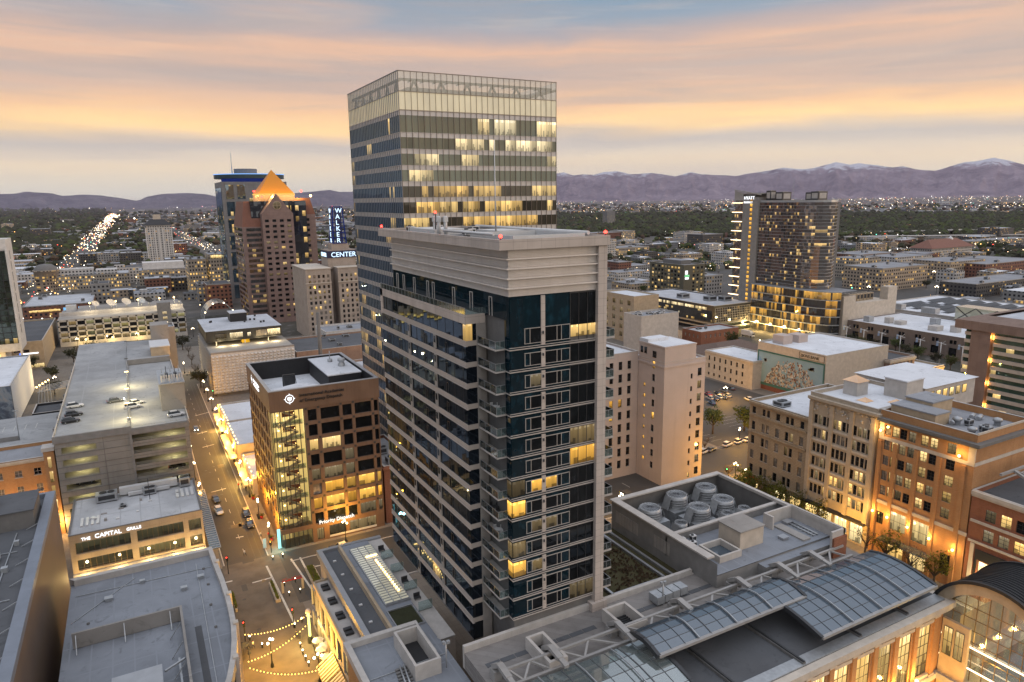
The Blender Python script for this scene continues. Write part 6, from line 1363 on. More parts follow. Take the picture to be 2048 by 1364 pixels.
# pergola
t = thing('white_pergola', 'white steel pergola frame with lit tree of bulbs behind the garage', 'pergola', (-33, 352, 0))
for i in range(5):
 m = MB(); m.bar((-40+i*.5, 346+i*3, 10), (-20, 347+i*3, 12), .2, .2); m.build('beam', M['wmetal'], t)
for i in range(5):
 m = MB(); m.bar((-41+i*1.1, 346+i*3, 0), (-39+i*.6, 346+i*3, 12), .25, .25); m.build('post', M['wmetal'], t); m = MB(); m.ball((-40+i*.8, 346+i*3, 12.3), .35); m.build('bulb', M['lwarm'], t)
building('black_kiosk', 'small black pavilion with flat roof lights behind the garage', -40, 322, -25, 338, 7, 'black', 'rdark', N=[dict(r=[(-34, -31, 1, 3.4, 'pdim')], mix=DK)])
# patterned white building with dark box on top
b = thing('lattice_building', 'white quilted panel building with dark glass storey overhanging its terrace', 'building', (46, 365, 0))
X0, X1, Y0 = 27.6, 64.5, 336.5
m = MB(); m.box(X0+.9, Y0+.9, 0, X1, 398, 19.6); m.build('wall', M['dconc'], b)
m = MB(); nx, nz = 22, 13
for i in range(nx):
 for k in range(nz):
  xa, xb = X0+(X1-X0)*i/nx, X0+(X1-X0)*(i+1)/nx; za, zb = 1.5+(19.0-1.5)*k/nz, 1.5+(19.0-1.5)*(k+1)/nz; xm, zm = (xa+xb)/2, (za+zb)/2; pk = (xm, Y0-.45+.2*math.sin(i*.6)*math.sin(k*.4), zm)
  g_ = .05
  for q in (((xa+g_, za+g_), (xb-g_, za+g_)), ((xb-g_, za+g_), (xb-g_, zb-g_)), ((xb-g_, zb-g_), (xa+g_, zb-g_)), ((xa+g_, zb-g_), (xa+g_, za+g_))): m.poly([(q[0][0], Y0+.3, q[0][1]), (q[1][0], Y0+.3, q[1][1]), pk])
m.box(X0, Y0+.31, 1.4, X1, Y0+.8, 19.8); m.build('panel_cladding', M['white'], b)
m = MB()
for k in range(13):
 z = 1.4+k*1.42; m.box(X0-.3, Y0+1, z, X0+.85, 398, z+.55)
m.build('louvre_cladding', M['conc'], b)
m = MB(); m.quad((X0, Y0+.8, 20), (X1, Y0+.8, 20), (X1, 398, 20), (X0, 398, 20)); m.box(X0, Y0+.3, 19.8, X1, Y0+.8, 20.6); m.build('terrace', M['rwarm'], b)
m = MB(); m.box(X0+.4, 356.5, 22.6, X1-1.8, 398, 27.2); m.box(X0+.2, 356.2, 22.0, X1-1.6, 398.2, 22.6); m.build('upper_storey', M['black'], b)
m = MB(); m.quad((X0+.2, 356.2, 27.25), (X1-1.6, 356.2, 27.25), (X1-1.6, 398.2, 27.25), (X0+.2, 398.2, 27.25)); m.box(42, 380, 27.2, 50, 390, 31.5, 1); m.box(41.8, 379.8, 31.5, 50.2, 390.2, 31.8); m.build('roof', [M['rlight'], M['black']], b)
for i in range(10):
 x, y = R.uniform(31, 60), R.uniform(360, 394); q = MB(); q.box(x, y, 27.26, x+.9, y+.9, 28.2); q.build('roof_vent', M['dmetal'], b)
windows(b, 'N', 356.4, [(32, 37, 23.1, 25.6, 'pdim'), (38.5, 44.5, 23.1, 25.8, 'pwhite'), (46.5, 48.2, 23.3, 25.3, 'pwhite'), (50.5, 55.8, 23.0, 26, 'pblind'), (55.9, 62, 23.0, 26, 'pwhite')], None, -.06, 'frame', 4, 1)
m = MB(); m.box(44, 358, 20.02, 47.5, 362, 22); m.build('stair_hut', M['yellow'], b)
for x in (32, 45, 56):
 m = MB(); m.box(x, 356.6, 20, x+.4, 357, 22); m.build('column', M['lconc'], b)
for x in (34, 40, 52, 59): lamp((x, 353.5, 21.5), 420, (1, .78, .4), .3)
# shops along the side street pavement
for i, (y0, y1, z, x0, lab) in enumerate(((212, 236, 5.5, 25.4, 'low cream shop with flat pale roof beside the brown office'), (238, 268, 8.2, 24.6, 'cream shop with script sign lit by a wall washer'), (270, 298, 7.0, 25.2, 'pale roofed shop with a row of small roof lamps'))):
 b = building('street_shop', lab, x0, y0, 46, y1, z, 'cream', 'rwhite', par=.5, E=[dict(r=[(y0+2+k*5, y0+5.6+k*5, .3, 3.0) for k in range(int((y1-y0-3)//5))], mix=[('pshop', 1)], nx=2)], N=[dict(r=[(27, 30, 2.2, 4.4, 'pamb')], mix=DK)])
 q = MB(); q.box(x0-2.2, y0+1, 3.4, x0-.01, y1-1, 3.6); q.build('awning', M['metal'], b)
 for k in range(int((y1-y0)//4)):
  q = MB(); q.ball((x0+.6, y0+2+k*4, z+.3), .18); q.build('roof_lamp', M['lwarm'], b)
 lamp((x0-2.6, (y0+y1)/2, 3.0), 800, (1, .62, .15), .4)
# long low brick roofs between the white panel building and the glass tower
for i, (x0, y0, x1, y1, z, wall, roof, lab) in enumerate(((65.5, 338, 118, 376, 16.5, 'pbrick', 'rdark', 'long low pale brick block with dark roof next to the white panel building'), (66, 300, 112, 326, 12, 'pbrick', 'rcap', 'low pale brick shop with patched white roof behind the brown office'), (65.5, 266, 100, 292, 10, 'pbrick', 'rwhite', 'low shop with white roof half hidden by the brown office'), (90, 380, 128, 404, 17, 'white', 'rgrey', 'small white penthouse block at the foot of the glass tower'))):
 building('low_brick_block', lab, x0, y0, x1, y1, z, wall, roof, units=5, seed=i+20)
t = thing('chimney_stack', 'tall slim dark chimney rising from the low brick roofs', 'chimney', (75, 330, 0)); m = MB(); m.tube((75, 330, 0), (75, 330, 36), 1.0, .8, 12); m.build('stack', M['dconc'], t)
# ================================================================== RIGHT SIDE
# pinkish stone office with blank north wall
b = building('pink_stone_office', 'pinkish stone office block with blank side wall and a column of lit stair windows', 135.8, 156, 152.0, 172, 38.8, 'pink', 'rwhite', par=.5,
 N=[dict(r=[(149.0, 150.6, 33.2-4.0*k, 35.6-4.0*k) for k in range(9)], mix=[('pdark', 5), ('pdim', 2)], nx=2, nz=2, sill=True), dict(r=[(146.2, 147.0, 32.6-4.0*k, 34.2-4.0*k) for k in range(9)], mix=[('pdark', 6), ('plit', 1)])],
 E=[dict(r=[(160.3, 161.6, 36.2-4.0*k, 38.4-4.0*k) for k in range(9)], mix=[('pdark', 8), ('pamb', 1)], nx=1, nz=2, sill=True), dict(r=[(164.6, 165.6, 29.6-3.4*k, 30.8-3.4*k) for k in range(8)], mix=[('pamb', 1)])], cornice=(37.2, .5, .25))
m = MB(); m.box(135.8, 156.003, 38.81, 148.0, 168, 43.2); m.box(135.6, 155.9, 43.2, 148.2, 168.2, 43.6); m.quad((136, 156.2, 43.62), (147.8, 156.2, 43.62), (147.8, 168, 43.62), (136, 168, 43.62), 1); m.box(136, 164, 43.62, 144, 168, 44.6, 1); m.build('upper_block', [M['pink'], M['rwhite']], b)
windows(b, 'E', 135.8, [(159.8, 161.5, 39.6, 41.6, 'pdark'), (164.2, 165.4, 40.2, 42.2, 'pdark'), (166, 167.2, 40.2, 42.2, 'pdark')], None, -.02, 'frame', 1, 2)
building('pink_stone_wing', 'lower pinkish stone wing with rows of dark double windows behind the apartment tower', 112, 168.2, 135.7, 188, 40.2, 'pink', 'rwhite', par=.5, units=3,
 N=[dict(r=grid(117, 134, 5, 1.4, [35.0-4.0*k for k in range(9)], 2.6), mix=[('pdark', 9), ('pamb', 1)], nx=1, nz=2, sill=True)])
# stone, terracotta, hotel, brick on the far side of the street
FX = 154.4
r = []
for k, z in enumerate((25.2, 20.3, 16.0, 11.6, 7.2)):
 h = 2.0 if k == 0 else 2.5
 for y, w_ in ((138.2, 1.3), (134.6, 1.1), (133.0, 1.1), (129.6, 1.4), (126.4, 1.1), (124.8, 1.1), (121.5, 1.3)): r.append((y-w_/2, y+w_/2, z, z+h))
b = building('stone_office', 'buff rusticated stone six storey office with arched entrance and orange awning', FX, 119.6, 188, 139.8, 28.9, 'stone', 'rwhite', E=[dict(r=r, mix=[('pdark', 5), ('pblind', 3), ('pdim', 1)], nx=1, nz=2, sill=True), dict(r=[(120.4, 124, .3, 5.0), (125.5, 129, .3, 4.8), (130.6, 133.2, .3, 5.2), (135.4, 138.4, .3, 4.6)], mix=[('pshop', 2), ('pdark', 1)], nx=2, nz=2)], cornice=(28.1, .6, .6, 'stone'), units=2,
 N=[dict(r=grid(158, 186, 7, 1.3, [9, 14, 19, 24], 2.3), mix=DK)])
for z in (24.4, 19.3, 6.4):
 m = MB(); m.box(FX-.3, 119.8, z, FX-.003, 139.7, z+.45); m.build('string_course', M['stone'], b)
m = MB(); n = 10
for i in range(n):
 a0, a1 = math.pi*i/n, math.pi*(i+1)/n; f = lambda a, rr_: (FX-.25, 131.9+rr_*math.cos(a), 5.2+rr_*math.sin(a)); m.quad(f(a0, 1.4), f(a0, 2.1), f(a1, 2.1), f(a1, 1.4))
m.build('entrance_arch', M['trim'], b)
m = MB(); m.quad((FX-2, 139.2, 3), (FX-2, 135, 3), (FX-.1, 135, 6), (FX-.1, 139.2, 6)); m.quad((FX-2, 135, 2.5), (FX-2, 139.2, 2.5), (FX-2, 139.2, 3), (FX-2, 135, 3)); m.build('awning', M['orange'], b)
b2 = []
for k, z in enumerate((28.0, 24.2, 20.3, 16.5, 12.7, 8.9)):
 for c in (103.9, 109.6, 115.3):
  for j in range(4): y = c-1.9+j*1.3; b2.append((y-.52, y+.52, z, z+2.5))
b = building('terracotta_building', 'ornate pale terracotta seven storey building with grouped windows and carved top frieze', FX-.2, 100.3, 178, 119.4, 36.2, 'terra', 'rwhite', E=[dict(r=b2, mix=[('pdark', 5), ('plit', 2), ('pdim', 2), ('pblind', 1)], nx=1, nz=2), dict(r=[(101.5+k*4.5, 105.2+k*4.5, .4, 5.2) for k in range(4)], mix=[('pshop', 1)], nx=3, nz=2)], cornice=(34.6, .7, 1.1, 'terra'),
 N=[dict(r=[(158, 159.5, 30, 32, 'pdark'), (162, 164.5, 32.6, 35.2, 'plit'), (160, 162, 22, 24.5, 'pdark'), (158, 159.5, 15, 17, 'pdark')], mix=DK)])
for y in (101.0, 106.75, 112.45, 118.6):
 m = MB(); m.box(FX-.75, y-.55, 6.3, FX-.203, y+.55, 34); m.build('pier', M['terra'], b)
for z in (27.2, 23.4, 19.5, 15.7, 11.9):
 m = MB(); m.box(FX-.45, 101.5, z, FX-.203, 118.2, z+.5); m.build('spandrel_trim', M['trim'], b)
m = MB(); m.box(FX-1.6, 100.5, 6.0, FX-.203, 119.2, 6.5); m.build('shop_canopy', M['black'], b)
rr = random.Random(2); m = MB()
for k in range(46):
 y = rr.uniform(101.5, 118.5); z = rr.uniform(31.6, 34.2); s = rr.uniform(.15, .4); m.ball((FX-.3, y, z), s, 0, 4)
m.build('carved_trim', M['trim'], b)
m = MB(); m.box(162.5, 112, 35.3, 167, 116, 39); m.box(170, 103.5, 35.3, 177, 109.5, 40); m.box(169.8, 103.3, 40, 177.2, 109.7, 40.3, 1); m.box(179, 104, 30, 202, 124, 37, 0); m.quad((178.5, 103.5, 37.05), (203, 103.5, 37.05), (203, 124.5, 37.05), (178.5, 124.5, 37.05), 1); m.build('penthouse', [M['lconc'], M['rwhite']], b)
windows(b, 'N', 103.98, [(181+k*3, 183+k*3, 33.5, 35.8, 'plit') for k in range(6)], None, -.03, 'frame', 1, 1, name='penthouse_window')
for x, y, s, z in ((164.7, 114, 2.4, 39.0), (161.0, 108.5, 1.5, 35.35), (166, 103.4, 1.5, 35.35)):
 m = MB(); c = (x, y, z+s*.62)
 for a, d in (((x-s, y-s, z), (x+s, y-s, z)), ((x+s, y-s, z), (x+s, y+s, z)), ((x+s, y+s, z), (x-s, y+s, z)), ((x-s, y+s, z), (x-s, y-s, z))): m.poly([a, d, c])
 m.build('pyramid_skylight', M['sk_gold'] if 'sk_gold' in M else M['sk_lit'], b)
hr = []
for c in (82.6, 87.6, 92.6, 97.0):
 for z in (30.6, 26.8, 23.0, 19.2, 15.4):
  if c == 82.6: hr.append((c-1.0, c+1.0, z, z+2.4))
  elif c == 97.0: hr += [(c-2.3, c-.6, z, z+2.4, 'plit'), (c-.3, c+1.2, z, z+2.4, 'pblind')]
  else: hr += [(c-1.9, c-.2, z, z+2.4), (c+.2, c+1.9, z, z+2.4)]
hl = [(80.2, 82.6, 2.2, 7.2, 'pdark'), (84.5, 89.5, 7.0, 12.2, 'pshop'), (91, 95.6, 7.6, 12.2, 'pshop'), (96.6, 98.4, 7.8, 11, 'pdark'), (84.5, 89.5, .4, 5, 'plit'), (91, 96, .4, 5, 'plit')]
b = building('brick_hotel', 'orange brown brick corner building with pale top storey, wide eaves and warm uplights', FX, 77.6, 176, 99.6, 36.4, 'obrick', 'rgrey', par=1.6, cornice=(34.0, .7, 1.3, 'dconc'), E=[dict(r=hr, mix=[('pdim', 2), ('pdark', 2), ('plit', 2)], nx=2, nz=3), dict(r=hl, mix=DK, nx=3, nz=2)], N=[])
m = MB(); m.box(FX-.12, 77.5, 29.4, FX-.003, 79, 33.5); m.box(FX-.12, 98.4, 29.4, FX-.003, 99.5, 33.5); m.box(FX-.14, 77.5, 29.3, FX-.004, 99.5, 30.1); m.box(FX-.2, 77.4, 13.2, FX-.003, 99.5, 14.0); m.box(FX-.003, 77.46, 29.3, 176, 77.6, 30.1); m.box(FX-.25, 77.4, 36.4, 176.2, 77.6, 36.9); m.build('stone_trim', M['trim'], b)
for y in (79.6, 84.9, 90.1, 95.2, 99.0):
 m = MB(); m.box(FX-.45, y-.45, 0, FX-.003, y+.45, 29); m.build('pilaster', M['obrick'], b)
for y, z in ((79.6, 9.2), (84.9, 9.6), (90.1, 10.2), (95.2, 10.6), (99.0, 10.8), (80.5, 31), (98.9, 31.5)):
 m = MB(); m.ball((FX-.75, y, z), .3); m.build('wall_lamp', M['lwarm'], b)
 lamp((FX-1.5, y, z+.3), 170, (1, .55, .14), .25)
m = MB(); m.box(162, 92, 34.8, 170, 98.6, 38.6); m.box(156.5, 88, 34.8, 162, 98.6, 37.6); m.box(161.8, 91.8, 38.6, 170.2, 98.8, 38.9, 1); m.box(156.3, 87.8, 37.6, 161.9, 98.8, 37.9, 1); m.build('penthouse', [M['tan'], M['rgrey']], b)
rr = random.Random(6)
for i in range(9):
 m = MB(); x, y = rr.uniform(157, 173), rr.uniform(79, 89)
 if i % 3 == 0: m.tube((x, y, 35.3), (x+rr.uniform(1, 2.4), y+.5, 35.5), .55, n=10)
 elif i % 3 == 1: hvac(m, x, y, 34.8, rr.uniform(1, 2.4), rr.uniform(1, 2), rr.uniform(1, 1.8))
 else: m.lathe(x, y, [(.7, 34.8), (.7, 35.8), (1.0, 35.9), (.9, 36.5), (.02, 36.8)], 10)
 m.build('rooftop_unit', [M['galv'], M['dmetal']], b)
m = MB(); m.box(FX-3.2, 84, 5.4, FX-.003, 96, 5.55); m.build('entrance_canopy', M['glassr'], b)
br = [(y-1.05, y+1.05, z, z+2.7) for z in (18.2, 13.6) for y in (73.2, 70.2, 67.2, 64.2, 58, 55, 52, 49)]
b = building('brick_shop', 'dark red brick shop with big lit display windows below two rows of grouped windows', FX, 36, 196, 77.3, 24.2, 'brick2', 'rdark', par=1.0, cornice=(23.4, .8, .5, 'trim'), E=[dict(r=br, mix=[('pdim', 3), ('pdark', 1), ('plit', 1)], nx=2, nz=3), dict(r=[(73.2-k*3.3-1.3, 73.2-k*3.3+1.3, 3.8, 8.8, 'pshop') for k in range(4)]+[(55-k*3.3-1.3, 55-k*3.3+1.3, 3.8, 8.8, 'pshop') for k in range(3)], mix=DK, nx=1, nz=2)])
m = MB(); m.box(FX-.3, 61.0, 2.4, FX-.003, 75.2, 3.4); m.box(FX-.3, 61.0, 9.2, FX-.003, 75.2, 11.4); m.box(FX-.3, 61.0, 3.4, FX-.003, 61.4, 9.2); m.box(FX-.3, 74.8, 3.4, FX-.003, 75.2, 9.2); m.build('shopfront', M['black'], b); text('b\u00f6hme', 1.5, 'lsignw', b, 'E', FX-.3, 70.2, 9.7, .08, 'sign_lettering')
m = MB(); m.box(FX-.2, 36, 17.2, FX-.003, 77, 17.8); m.box(FX-.2, 36, 12.6, FX-.003, 77, 13.1); m.box(FX-.2, 75.6, 0, FX-.003, 76.4, 12.4); m.build('stone_trim', M['trim'], b)
m = MB()
for i in range(5):
 m.bar((160+i*7, 60, 24), (163+i*7, 74, 28), .5, .5); m.bar((163+i*7, 74, 28), (170+i*7, 60, 24), .4, .4)
m.bar((158, 74, 28), (196, 74, 28), .5, .5); m.bar((158, 60, 24.5), (196, 60, 24.5), .5, .5); m.build('roof_truss', M['steel'], b)
for y in (73, 68, 63, 56): lamp((FX-2.5, y, 4.5), 350, (1, .7, .3), .4)
# mural bank building and neighbours
b = building('mural_bank', 'tan stucco bank building with blue sky mural of a crowded flower mound', 249, 186.5, 290, 222.8, 21.6, 'cream', 'rwhite', par=.5)
m = MB(); m.quad((248.9, 221.8, 2.2), (248.9, 187.4, 2.2), (248.9, 187.4, 17.4), (248.9, 221.8, 17.4), 0); m.quad((248.93, 222.5, .1), (248.93, 186.6, .1), (248.93, 186.6, 2.2), (248.93, 222.5, 2.2), 2)
q = m.build('mural_panel', [M['msky'] if 'msky' in M else M['mural'], M['green'], M['dbrick']], b)
m = MB()
for a, c, z0, z1 in ((221.8, 222.4, 2.2, 18.0), (186.8, 187.4, 2.2, 18.0), (187.4, 221.8, 17.4, 18.0), (187.4, 221.8, 2.2, 3.4)): m.box(248.75, a, z0, 248.9, c, z1)
m.build('mural_border', M['green'], b)
rr = random.Random(12); m = MB(); cols = ['cream', 'tan', 'white', 'brown', 'rust', 'planter', 'dconc']
for i in range(900):
 u = rr.uniform(-1, 1); top = 13.2*(1-abs(u)**2.6)+rr.uniform(-.5, .5); z = rr.uniform(2.8, 2.9+max(.6, top*.97)); y = 204.4-u*13.5*-1; s = rr.uniform(.2, .5)
 y = 203.5+u*14.5
 k = rr.randrange(len(cols)) if z > 3.6 else 3
 xx = 248.86-rr.random()*.05; n = rr.choice((4, 5, 6)); a0 = rr.random()*6
 m.poly([(xx, y-s*math.cos(a0+2*math.pi*j/n), z+s*1.2*math.sin(a0+2*math.pi*j/n)) for j in range(n)], k)
for (yy, zz) in ((218, 13.6), (193, 14.4), (194, 14)):
 for j in range(14): m.poly([(248.84, yy+rr.uniform(-1, 1)+a, zz+rr.uniform(-.8, .8)+c) for a, c in ((0, 0), (-.35, .1), (-.2, .45), (.1, .4))], rr.choice((3, 5)))
m.build('mural_print', [M[k] if k in M else M['red'] for k in cols], b)
m = MB(); m.box(248.8, 187.2, 18.4, 248.99, 199.8, 21.2); ring(m, 248.7, 187.2, 248.79, 187.3, 18.4, 21.2, .02); m.build('name_board', M['cream'], b); text('ZIONS BANK', 1.75, 'dmetal', b, 'E', 248.8, 199.2, 19.1, .06, 'sign_lettering', sx=.92)
m = MB()
for a, c, z0, z1 in ((187.2, 199.8, 18.4, 18.52), (187.2, 199.8, 21.08, 21.2), (187.2, 187.35, 18.52, 21.08), (199.65, 199.8, 18.52, 21.08)): m.box(248.7, a, z0, 248.79, c, z1)
m.build('board_frame', M['dmetal'], b)
m = MB(); m.box(254, 213, 21, 260, 219, 25); m.box(263, 212, 21, 269, 218, 24.6); m.build('penthouse', M['pink'], b)
building('cream_rowhouse', 'cream three storey building with rows of small dark windows beside the parking lot', 243.2, 219.8, 262, 250, 13.2, 'cream', 'rwhite', par=.4, E=[dict(r=grid(224, 249, 7, 1.1, [8.8, 5.0], 2.2)+grid(224, 249, 7, 1.1, [1.4], 1.4), mix=DK, nx=2, nz=2, sill=True)], cornice=(12.4, .5, .35))
building('pale_block', 'plain pale windowless block with rooftop units behind the pink stone office', 247, 304, 274, 320, 22, 'lconc', 'rgrey', units=6, unitmat='wmetal')
building('tan_arch_block', 'narrow tan brick block with arched recess just beside the apartment tower balconies', 262, 330, 281, 362, 29, 'tan', 'rwhite', E=[dict(r=grid(331, 361, 4, 3, [3, 8, 13, 18, 23], 3), mix=[('pdim', 1)])])
building('brick_terrace', 'small red brick terrace with white framed windows below the dark office', 288, 300, 318, 316, 9.5, 'brick', 'rcap', E=[dict(r=grid(301, 315, 4, 1.2, [5.5], 2), mix=[('pblind', 1)], frame='wframe', nx=2, nz=2)], N=[dict(r=grid(290, 316, 7, 1.2, [5.5], 2), mix=[('pblind', 1)], frame='wframe', nx=2, nz=2)], units=2)
t = thing('gabled_store', 'long low store with brown shingle hipped roof behind the cream building', 'store', (282, 270, 0)); m = MB(); m.box(262, 256, 0, 300, 288, 5); m.build('wall', M['white'], t)
m = MB(); e = 1.2; A = [(262-e, 256-e, 5), (300+e, 256-e, 5), (300+e, 288+e, 5), (262-e, 288+e, 5)]; q0, q1 = (272, 272, 10), (290, 272, 10)
m.poly([A[0], A[1], q1, q0]); m.poly([A[1], A[2], q1]); m.poly([A[2], A[3], q0, q1]); m.poly([A[3], A[0], q0]); m.build('roof', M['rbrown'], t)
b = building('dark_office', 'dark grey office with square gridded glass front above open parking levels', 328.5, 331.5, 367.5, 416, 17.4, 'dmetal', 'rlight', par=.6)
for z, h in ((2.3, .9), (5.0, .9)):
 m = MB(); m.box(328.2, 331.2, z, 367.6, 331.49, z+h); m.box(328.2, 331.49, z, 328.49, 416, z+h); m.build('spandrel', M['gconc'], b)
for z in (.4, 3.3):
 m = MB(); m.box(330, 331.3, z, 366, 331.45, z+1.6); m.build('garage_opening', M['gdim'], b); m = MB(); m.box(328.3, 334, z, 328.45, 415, z+1.6); m.build('garage_opening', M['pdark'], b)
m = MB(); fq(m, 'N', 331.4, 329.6, 6.4, 366.4, 15.8); m.build('curtain_glazing', M['ofn'] if 'ofn' in M else M['pmirror'], b); m = MB(); fq(m, 'E', 328.4, 333, 6.4, 415, 13.8); m.build('curtain_glazing', M['ofn'] if 'ofn' in M else M['pmirror'], b); m = MB(); fq(m, 'E', 328.38, 338, 14.0, 408, 15.8); m.build('ribbon_window', M['t_lit'], b)
m = MB()
for i in range(25): x = 329.6+i*1.533; m.box(x-.07, 331.2, 6.4, x+.07, 331.39, 15.8)
for k in range(7): m.box(329.6, 331.22, 6.4+k*1.56, 366.4, 331.38, 6.52+k*1.56)
m.build('mullion_grid', M['lconc'], b)
for x, y in ((338, 372), (344, 352), (352, 346)):
 m = MB(); hvac(m, x, y, 16.8, 7, 6, 3.2); m.build('rooftop_unit', [M['galv'], M['dmetal']], b)
b = building('green_hotel', 'olive brown balconied hotel block with green and white lit sign', 389.5, 428, 412, 470, 33.3, 'olive' if 'olive' in M else 'dconc', 'rgrey', E=[dict(r=grid(432, 468, 9, 2.6, [2.5+k*3.0 for k in range(10)], 1.9), mix=[('plit', 2), ('pdim', 3), ('pdark', 3)])], N=[dict(r=grid(398, 411, 3, 2.2, [2.5+k*3.0 for k in range(10)], 1.9), mix=[('plit', 2), ('pdim', 3), ('pdark', 4)])], penthouse=[(397, 440, 408, 462, 3.2, 'dconc')])
m = MB(); m.box(391, 427.8, 25.6, 393.6, 427.99, 28.6); o = m.build('lit_sign', M['lsign'], b); m = MB(); m.box(390.6, 427.8, 23.6, 395.4, 427.99, 25.2); m.build('lit_sign', M['lgreensign'] if 'lgreensign' in M else M['lsign'], b); m = MB(); m.box(391, 427.8, 21.6, 394.8, 427.99, 23.2); m.build('lit_sign', M['lsign'], b)
# the big glass hotel
b = thing('glass_hotel', 'large slab hotel with curved glass end, grey fin wall and lit top sign', 'hotel', (385, 310, 0))
HX = 365
m = MB(); m.box(HX+.4, 336, 0, 392, 352, 88); m.box(HX+6, 292, 0, 392, 336, 82.5); m.build('wall', M['dconc'], b)
m = MB(); m.prism([(HX-1.2, 345.0), (HX-1.2, 331.6), (HX+6, 331.6), (HX+6, 345)], 0, 86, 0); m.build('fin_wall', M['gconc'], b)
for k in range(26):
 m = MB(); m.box(HX-1.35, 336.8, 9+k*2.95, HX-1.205, 338.6, 11+k*2.95); m.build('stair_window', M['pamb'], b)
pts = [(HX, 331.5), (HX, 320), (HX-.3, 308), (HX-.4, 296), (HX+.6, 290), (HX+3, 286), (HX+7, 283.5), (HX+12, 284), (HX+22, 290), (398.5, 300)]
nf = 26
for k in range(nf):
 z0, z1 = 30+k*2.03, 30+(k+1)*2.03-.16
 m = MB()
 for a, c in zip(pts, pts[1:]): m.quad((*a, z0), (*c, z0), (*c, z1), (*a, z1))
 m.build('ribbon_window', M['hyg'], b)
 m = MB()
 for a, c in zip(pts, pts[1:]): m.bar((a[0]-.1, a[1], z1+.08), (c[0]-.1, c[1], z1+.08), .4, .16)
 m.build('slab_band', M['galv'], b)
m = MB()
for a, c in zip(pts, pts[1:]): m.quad((*a, 82.78), (*c, 82.78), (*c, 84), (*a, 84))
m.build('parapet', M['galv'], b)
for k in range(12):
 z = 14+k*6.2; m = MB(); m.box(HX-.6, 346.5, z, HX+.3, 355, z+.35); m.build('balcony_light', M['lcove'], b)
m = MB(); fq(m, 'E', HX+.2, 345.1, 10, 353, 88.5); m.build('side_glazing', M['hyg'], b)
m = MB(); m.prism([(HX-1, 353), (HX-1, 330), (HX+20, 330), (HX+20, 353)], 88.01, 88.8, 0); m.bar((HX-1, 353, 91), (HX-1, 330, 87.6), .7, .7); m.quad((HX-.8, 353, 84), (HX-.8, 345.2, 84), (HX-.8, 345.2, 89), (HX-.8, 353, 90.5)); m.build('roof_blade', M['steel'], b)
text('HYATT', 3.0, 'lsign', b, 'E', HX-1.25, 344.2, 84.6, .1, 'sign_lettering', sx=.95); text('REGENCY', 1.7, 'lsign', b, 'E', HX-1.25, 344.2, 82.2, .1, 'sign_lettering')
for x, y, s, h in ((370, 318, 8, 5), (372, 296, 9, 4.5), (371, 292, 8, 5), (368, 326, 5, 6)):
 m = MB(); hvac(m, x, y, 82.6, s, s*.7, h+1.5); m.build('rooftop_unit', [M['dmetal'], M['lconc']], b)
m = MB(); m.tube((370, 310, 82), (370, 310, 97), .15, .05, 6); m.build('antenna', M['galv'], b)
pp = [(HX-4, 331), (HX-4.5, 310), (HX-4, 292), (HX-2.5, 281), (HX+1, 274), (HX+6, 271)]
for k in range(6):
 z0, z1 = k*5.0, k*5.0+4.5; m = MB()
 for a, c in zip(pp, pp[1:]): m.quad((*a, z0), (*c, z0), (*c, z1), (*a, z1))
 m.build('podium_window', M['hypod'], b)
 m = MB()
 for a, c in zip(pp, pp[1:]): m.bar((a[0]-.2, a[1], z1+.25), (c[0]-.2, c[1], z1+.25), .8, .5)
 m.build('slab_band', M['galv'], b)
m = MB(); m.prism(pp+[(HX+20, 271), (HX+20, 331)], 29.6, 30, 0); m.build('podium_roof', M['rgrey'], b)
m = MB(); m.box(HX+8, 270.6, 0, 424, 276, 22); m.box(HX+8, 270.6, 22.003, 384, 276, 27); m.box(HX+8, 276, 0, 424, 300, 21); m.box(415, 270.6, 22.003, 424, 276, 30); m.build('service_block', M['cream'], b)
for k in range(8):
 m = MB(); hvac(m, 387+k*3.3, 279, 21, 2.8, 5, 5); m.build('rooftop_unit', [M['tan'], M['dmetal']], b)
for y in (330, 318, 306, 294, 282): lamp((HX-9, y, 4), 2000, (1, .68, .25), .8)
# convention centre
b = building('convention_hall', 'wide brown convention hall with white roof, square rooftop units and dark windows', 378, 130, 430, 270.5, 12.6, 'convw', 'rwhite', par=.5, E=[dict(r=[r_ for k in range(14) for r_ in ((263-k*9.5, 264.6-k*9.5, 8.4, 10.6), (265-k*9.5, 266.6-k*9.5, 8.4, 10.6), (262.6-k*9.5, 266.8-k*9.5, 2.0, 6.4))], mix=[('pdark', 6), ('pblind', 1)])])
rr = random.Random(31)
for i in range(13):
 m = MB(); x, y = rr.uniform(383, 424), 262-i*9.5+rr.uniform(-2, 2); s = rr.uniform(3.4, 6.5); m.box(x, y, 12.1, x+s, y+s*.8, 12.1+rr.uniform(2, 3.8)); m.build('rooftop_unit', M['lconc'] if i % 3 else M['galv'], b)
b = building('exhibition_hall', 'pale exhibition hall roof with slatted solar rows behind the convention hall', 434, 150, 520, 300, 13.5, 'lconc', 'rwhite', par=.5)
for i in range(26):
 m = MB(); x0 = 446+(i % 2)*34; y = 160+(i//2)*10; m.quad((x0, y, 13.6), (x0+28, y, 13.6), (x0+28, y+5, 14.8), (x0, y+5, 14.8)); m.build('solar_row', M['dmetal'], b)
for i in range(6):
 m = MB(); m.box(437, 165+i*22, 13, 442, 174+i*22, 16.5); m.build('rooftop_unit', M['galv'], b)
t = thing('glass_atrium', 'faceted glass atrium box with cross bracing rising from the exhibition roof', 'atrium', (432, 205, 12)); m = MB(); m.box(428, 190, 12.6, 440, 236, 21); m.build('glazing', M['atri'], t)
m = MB()
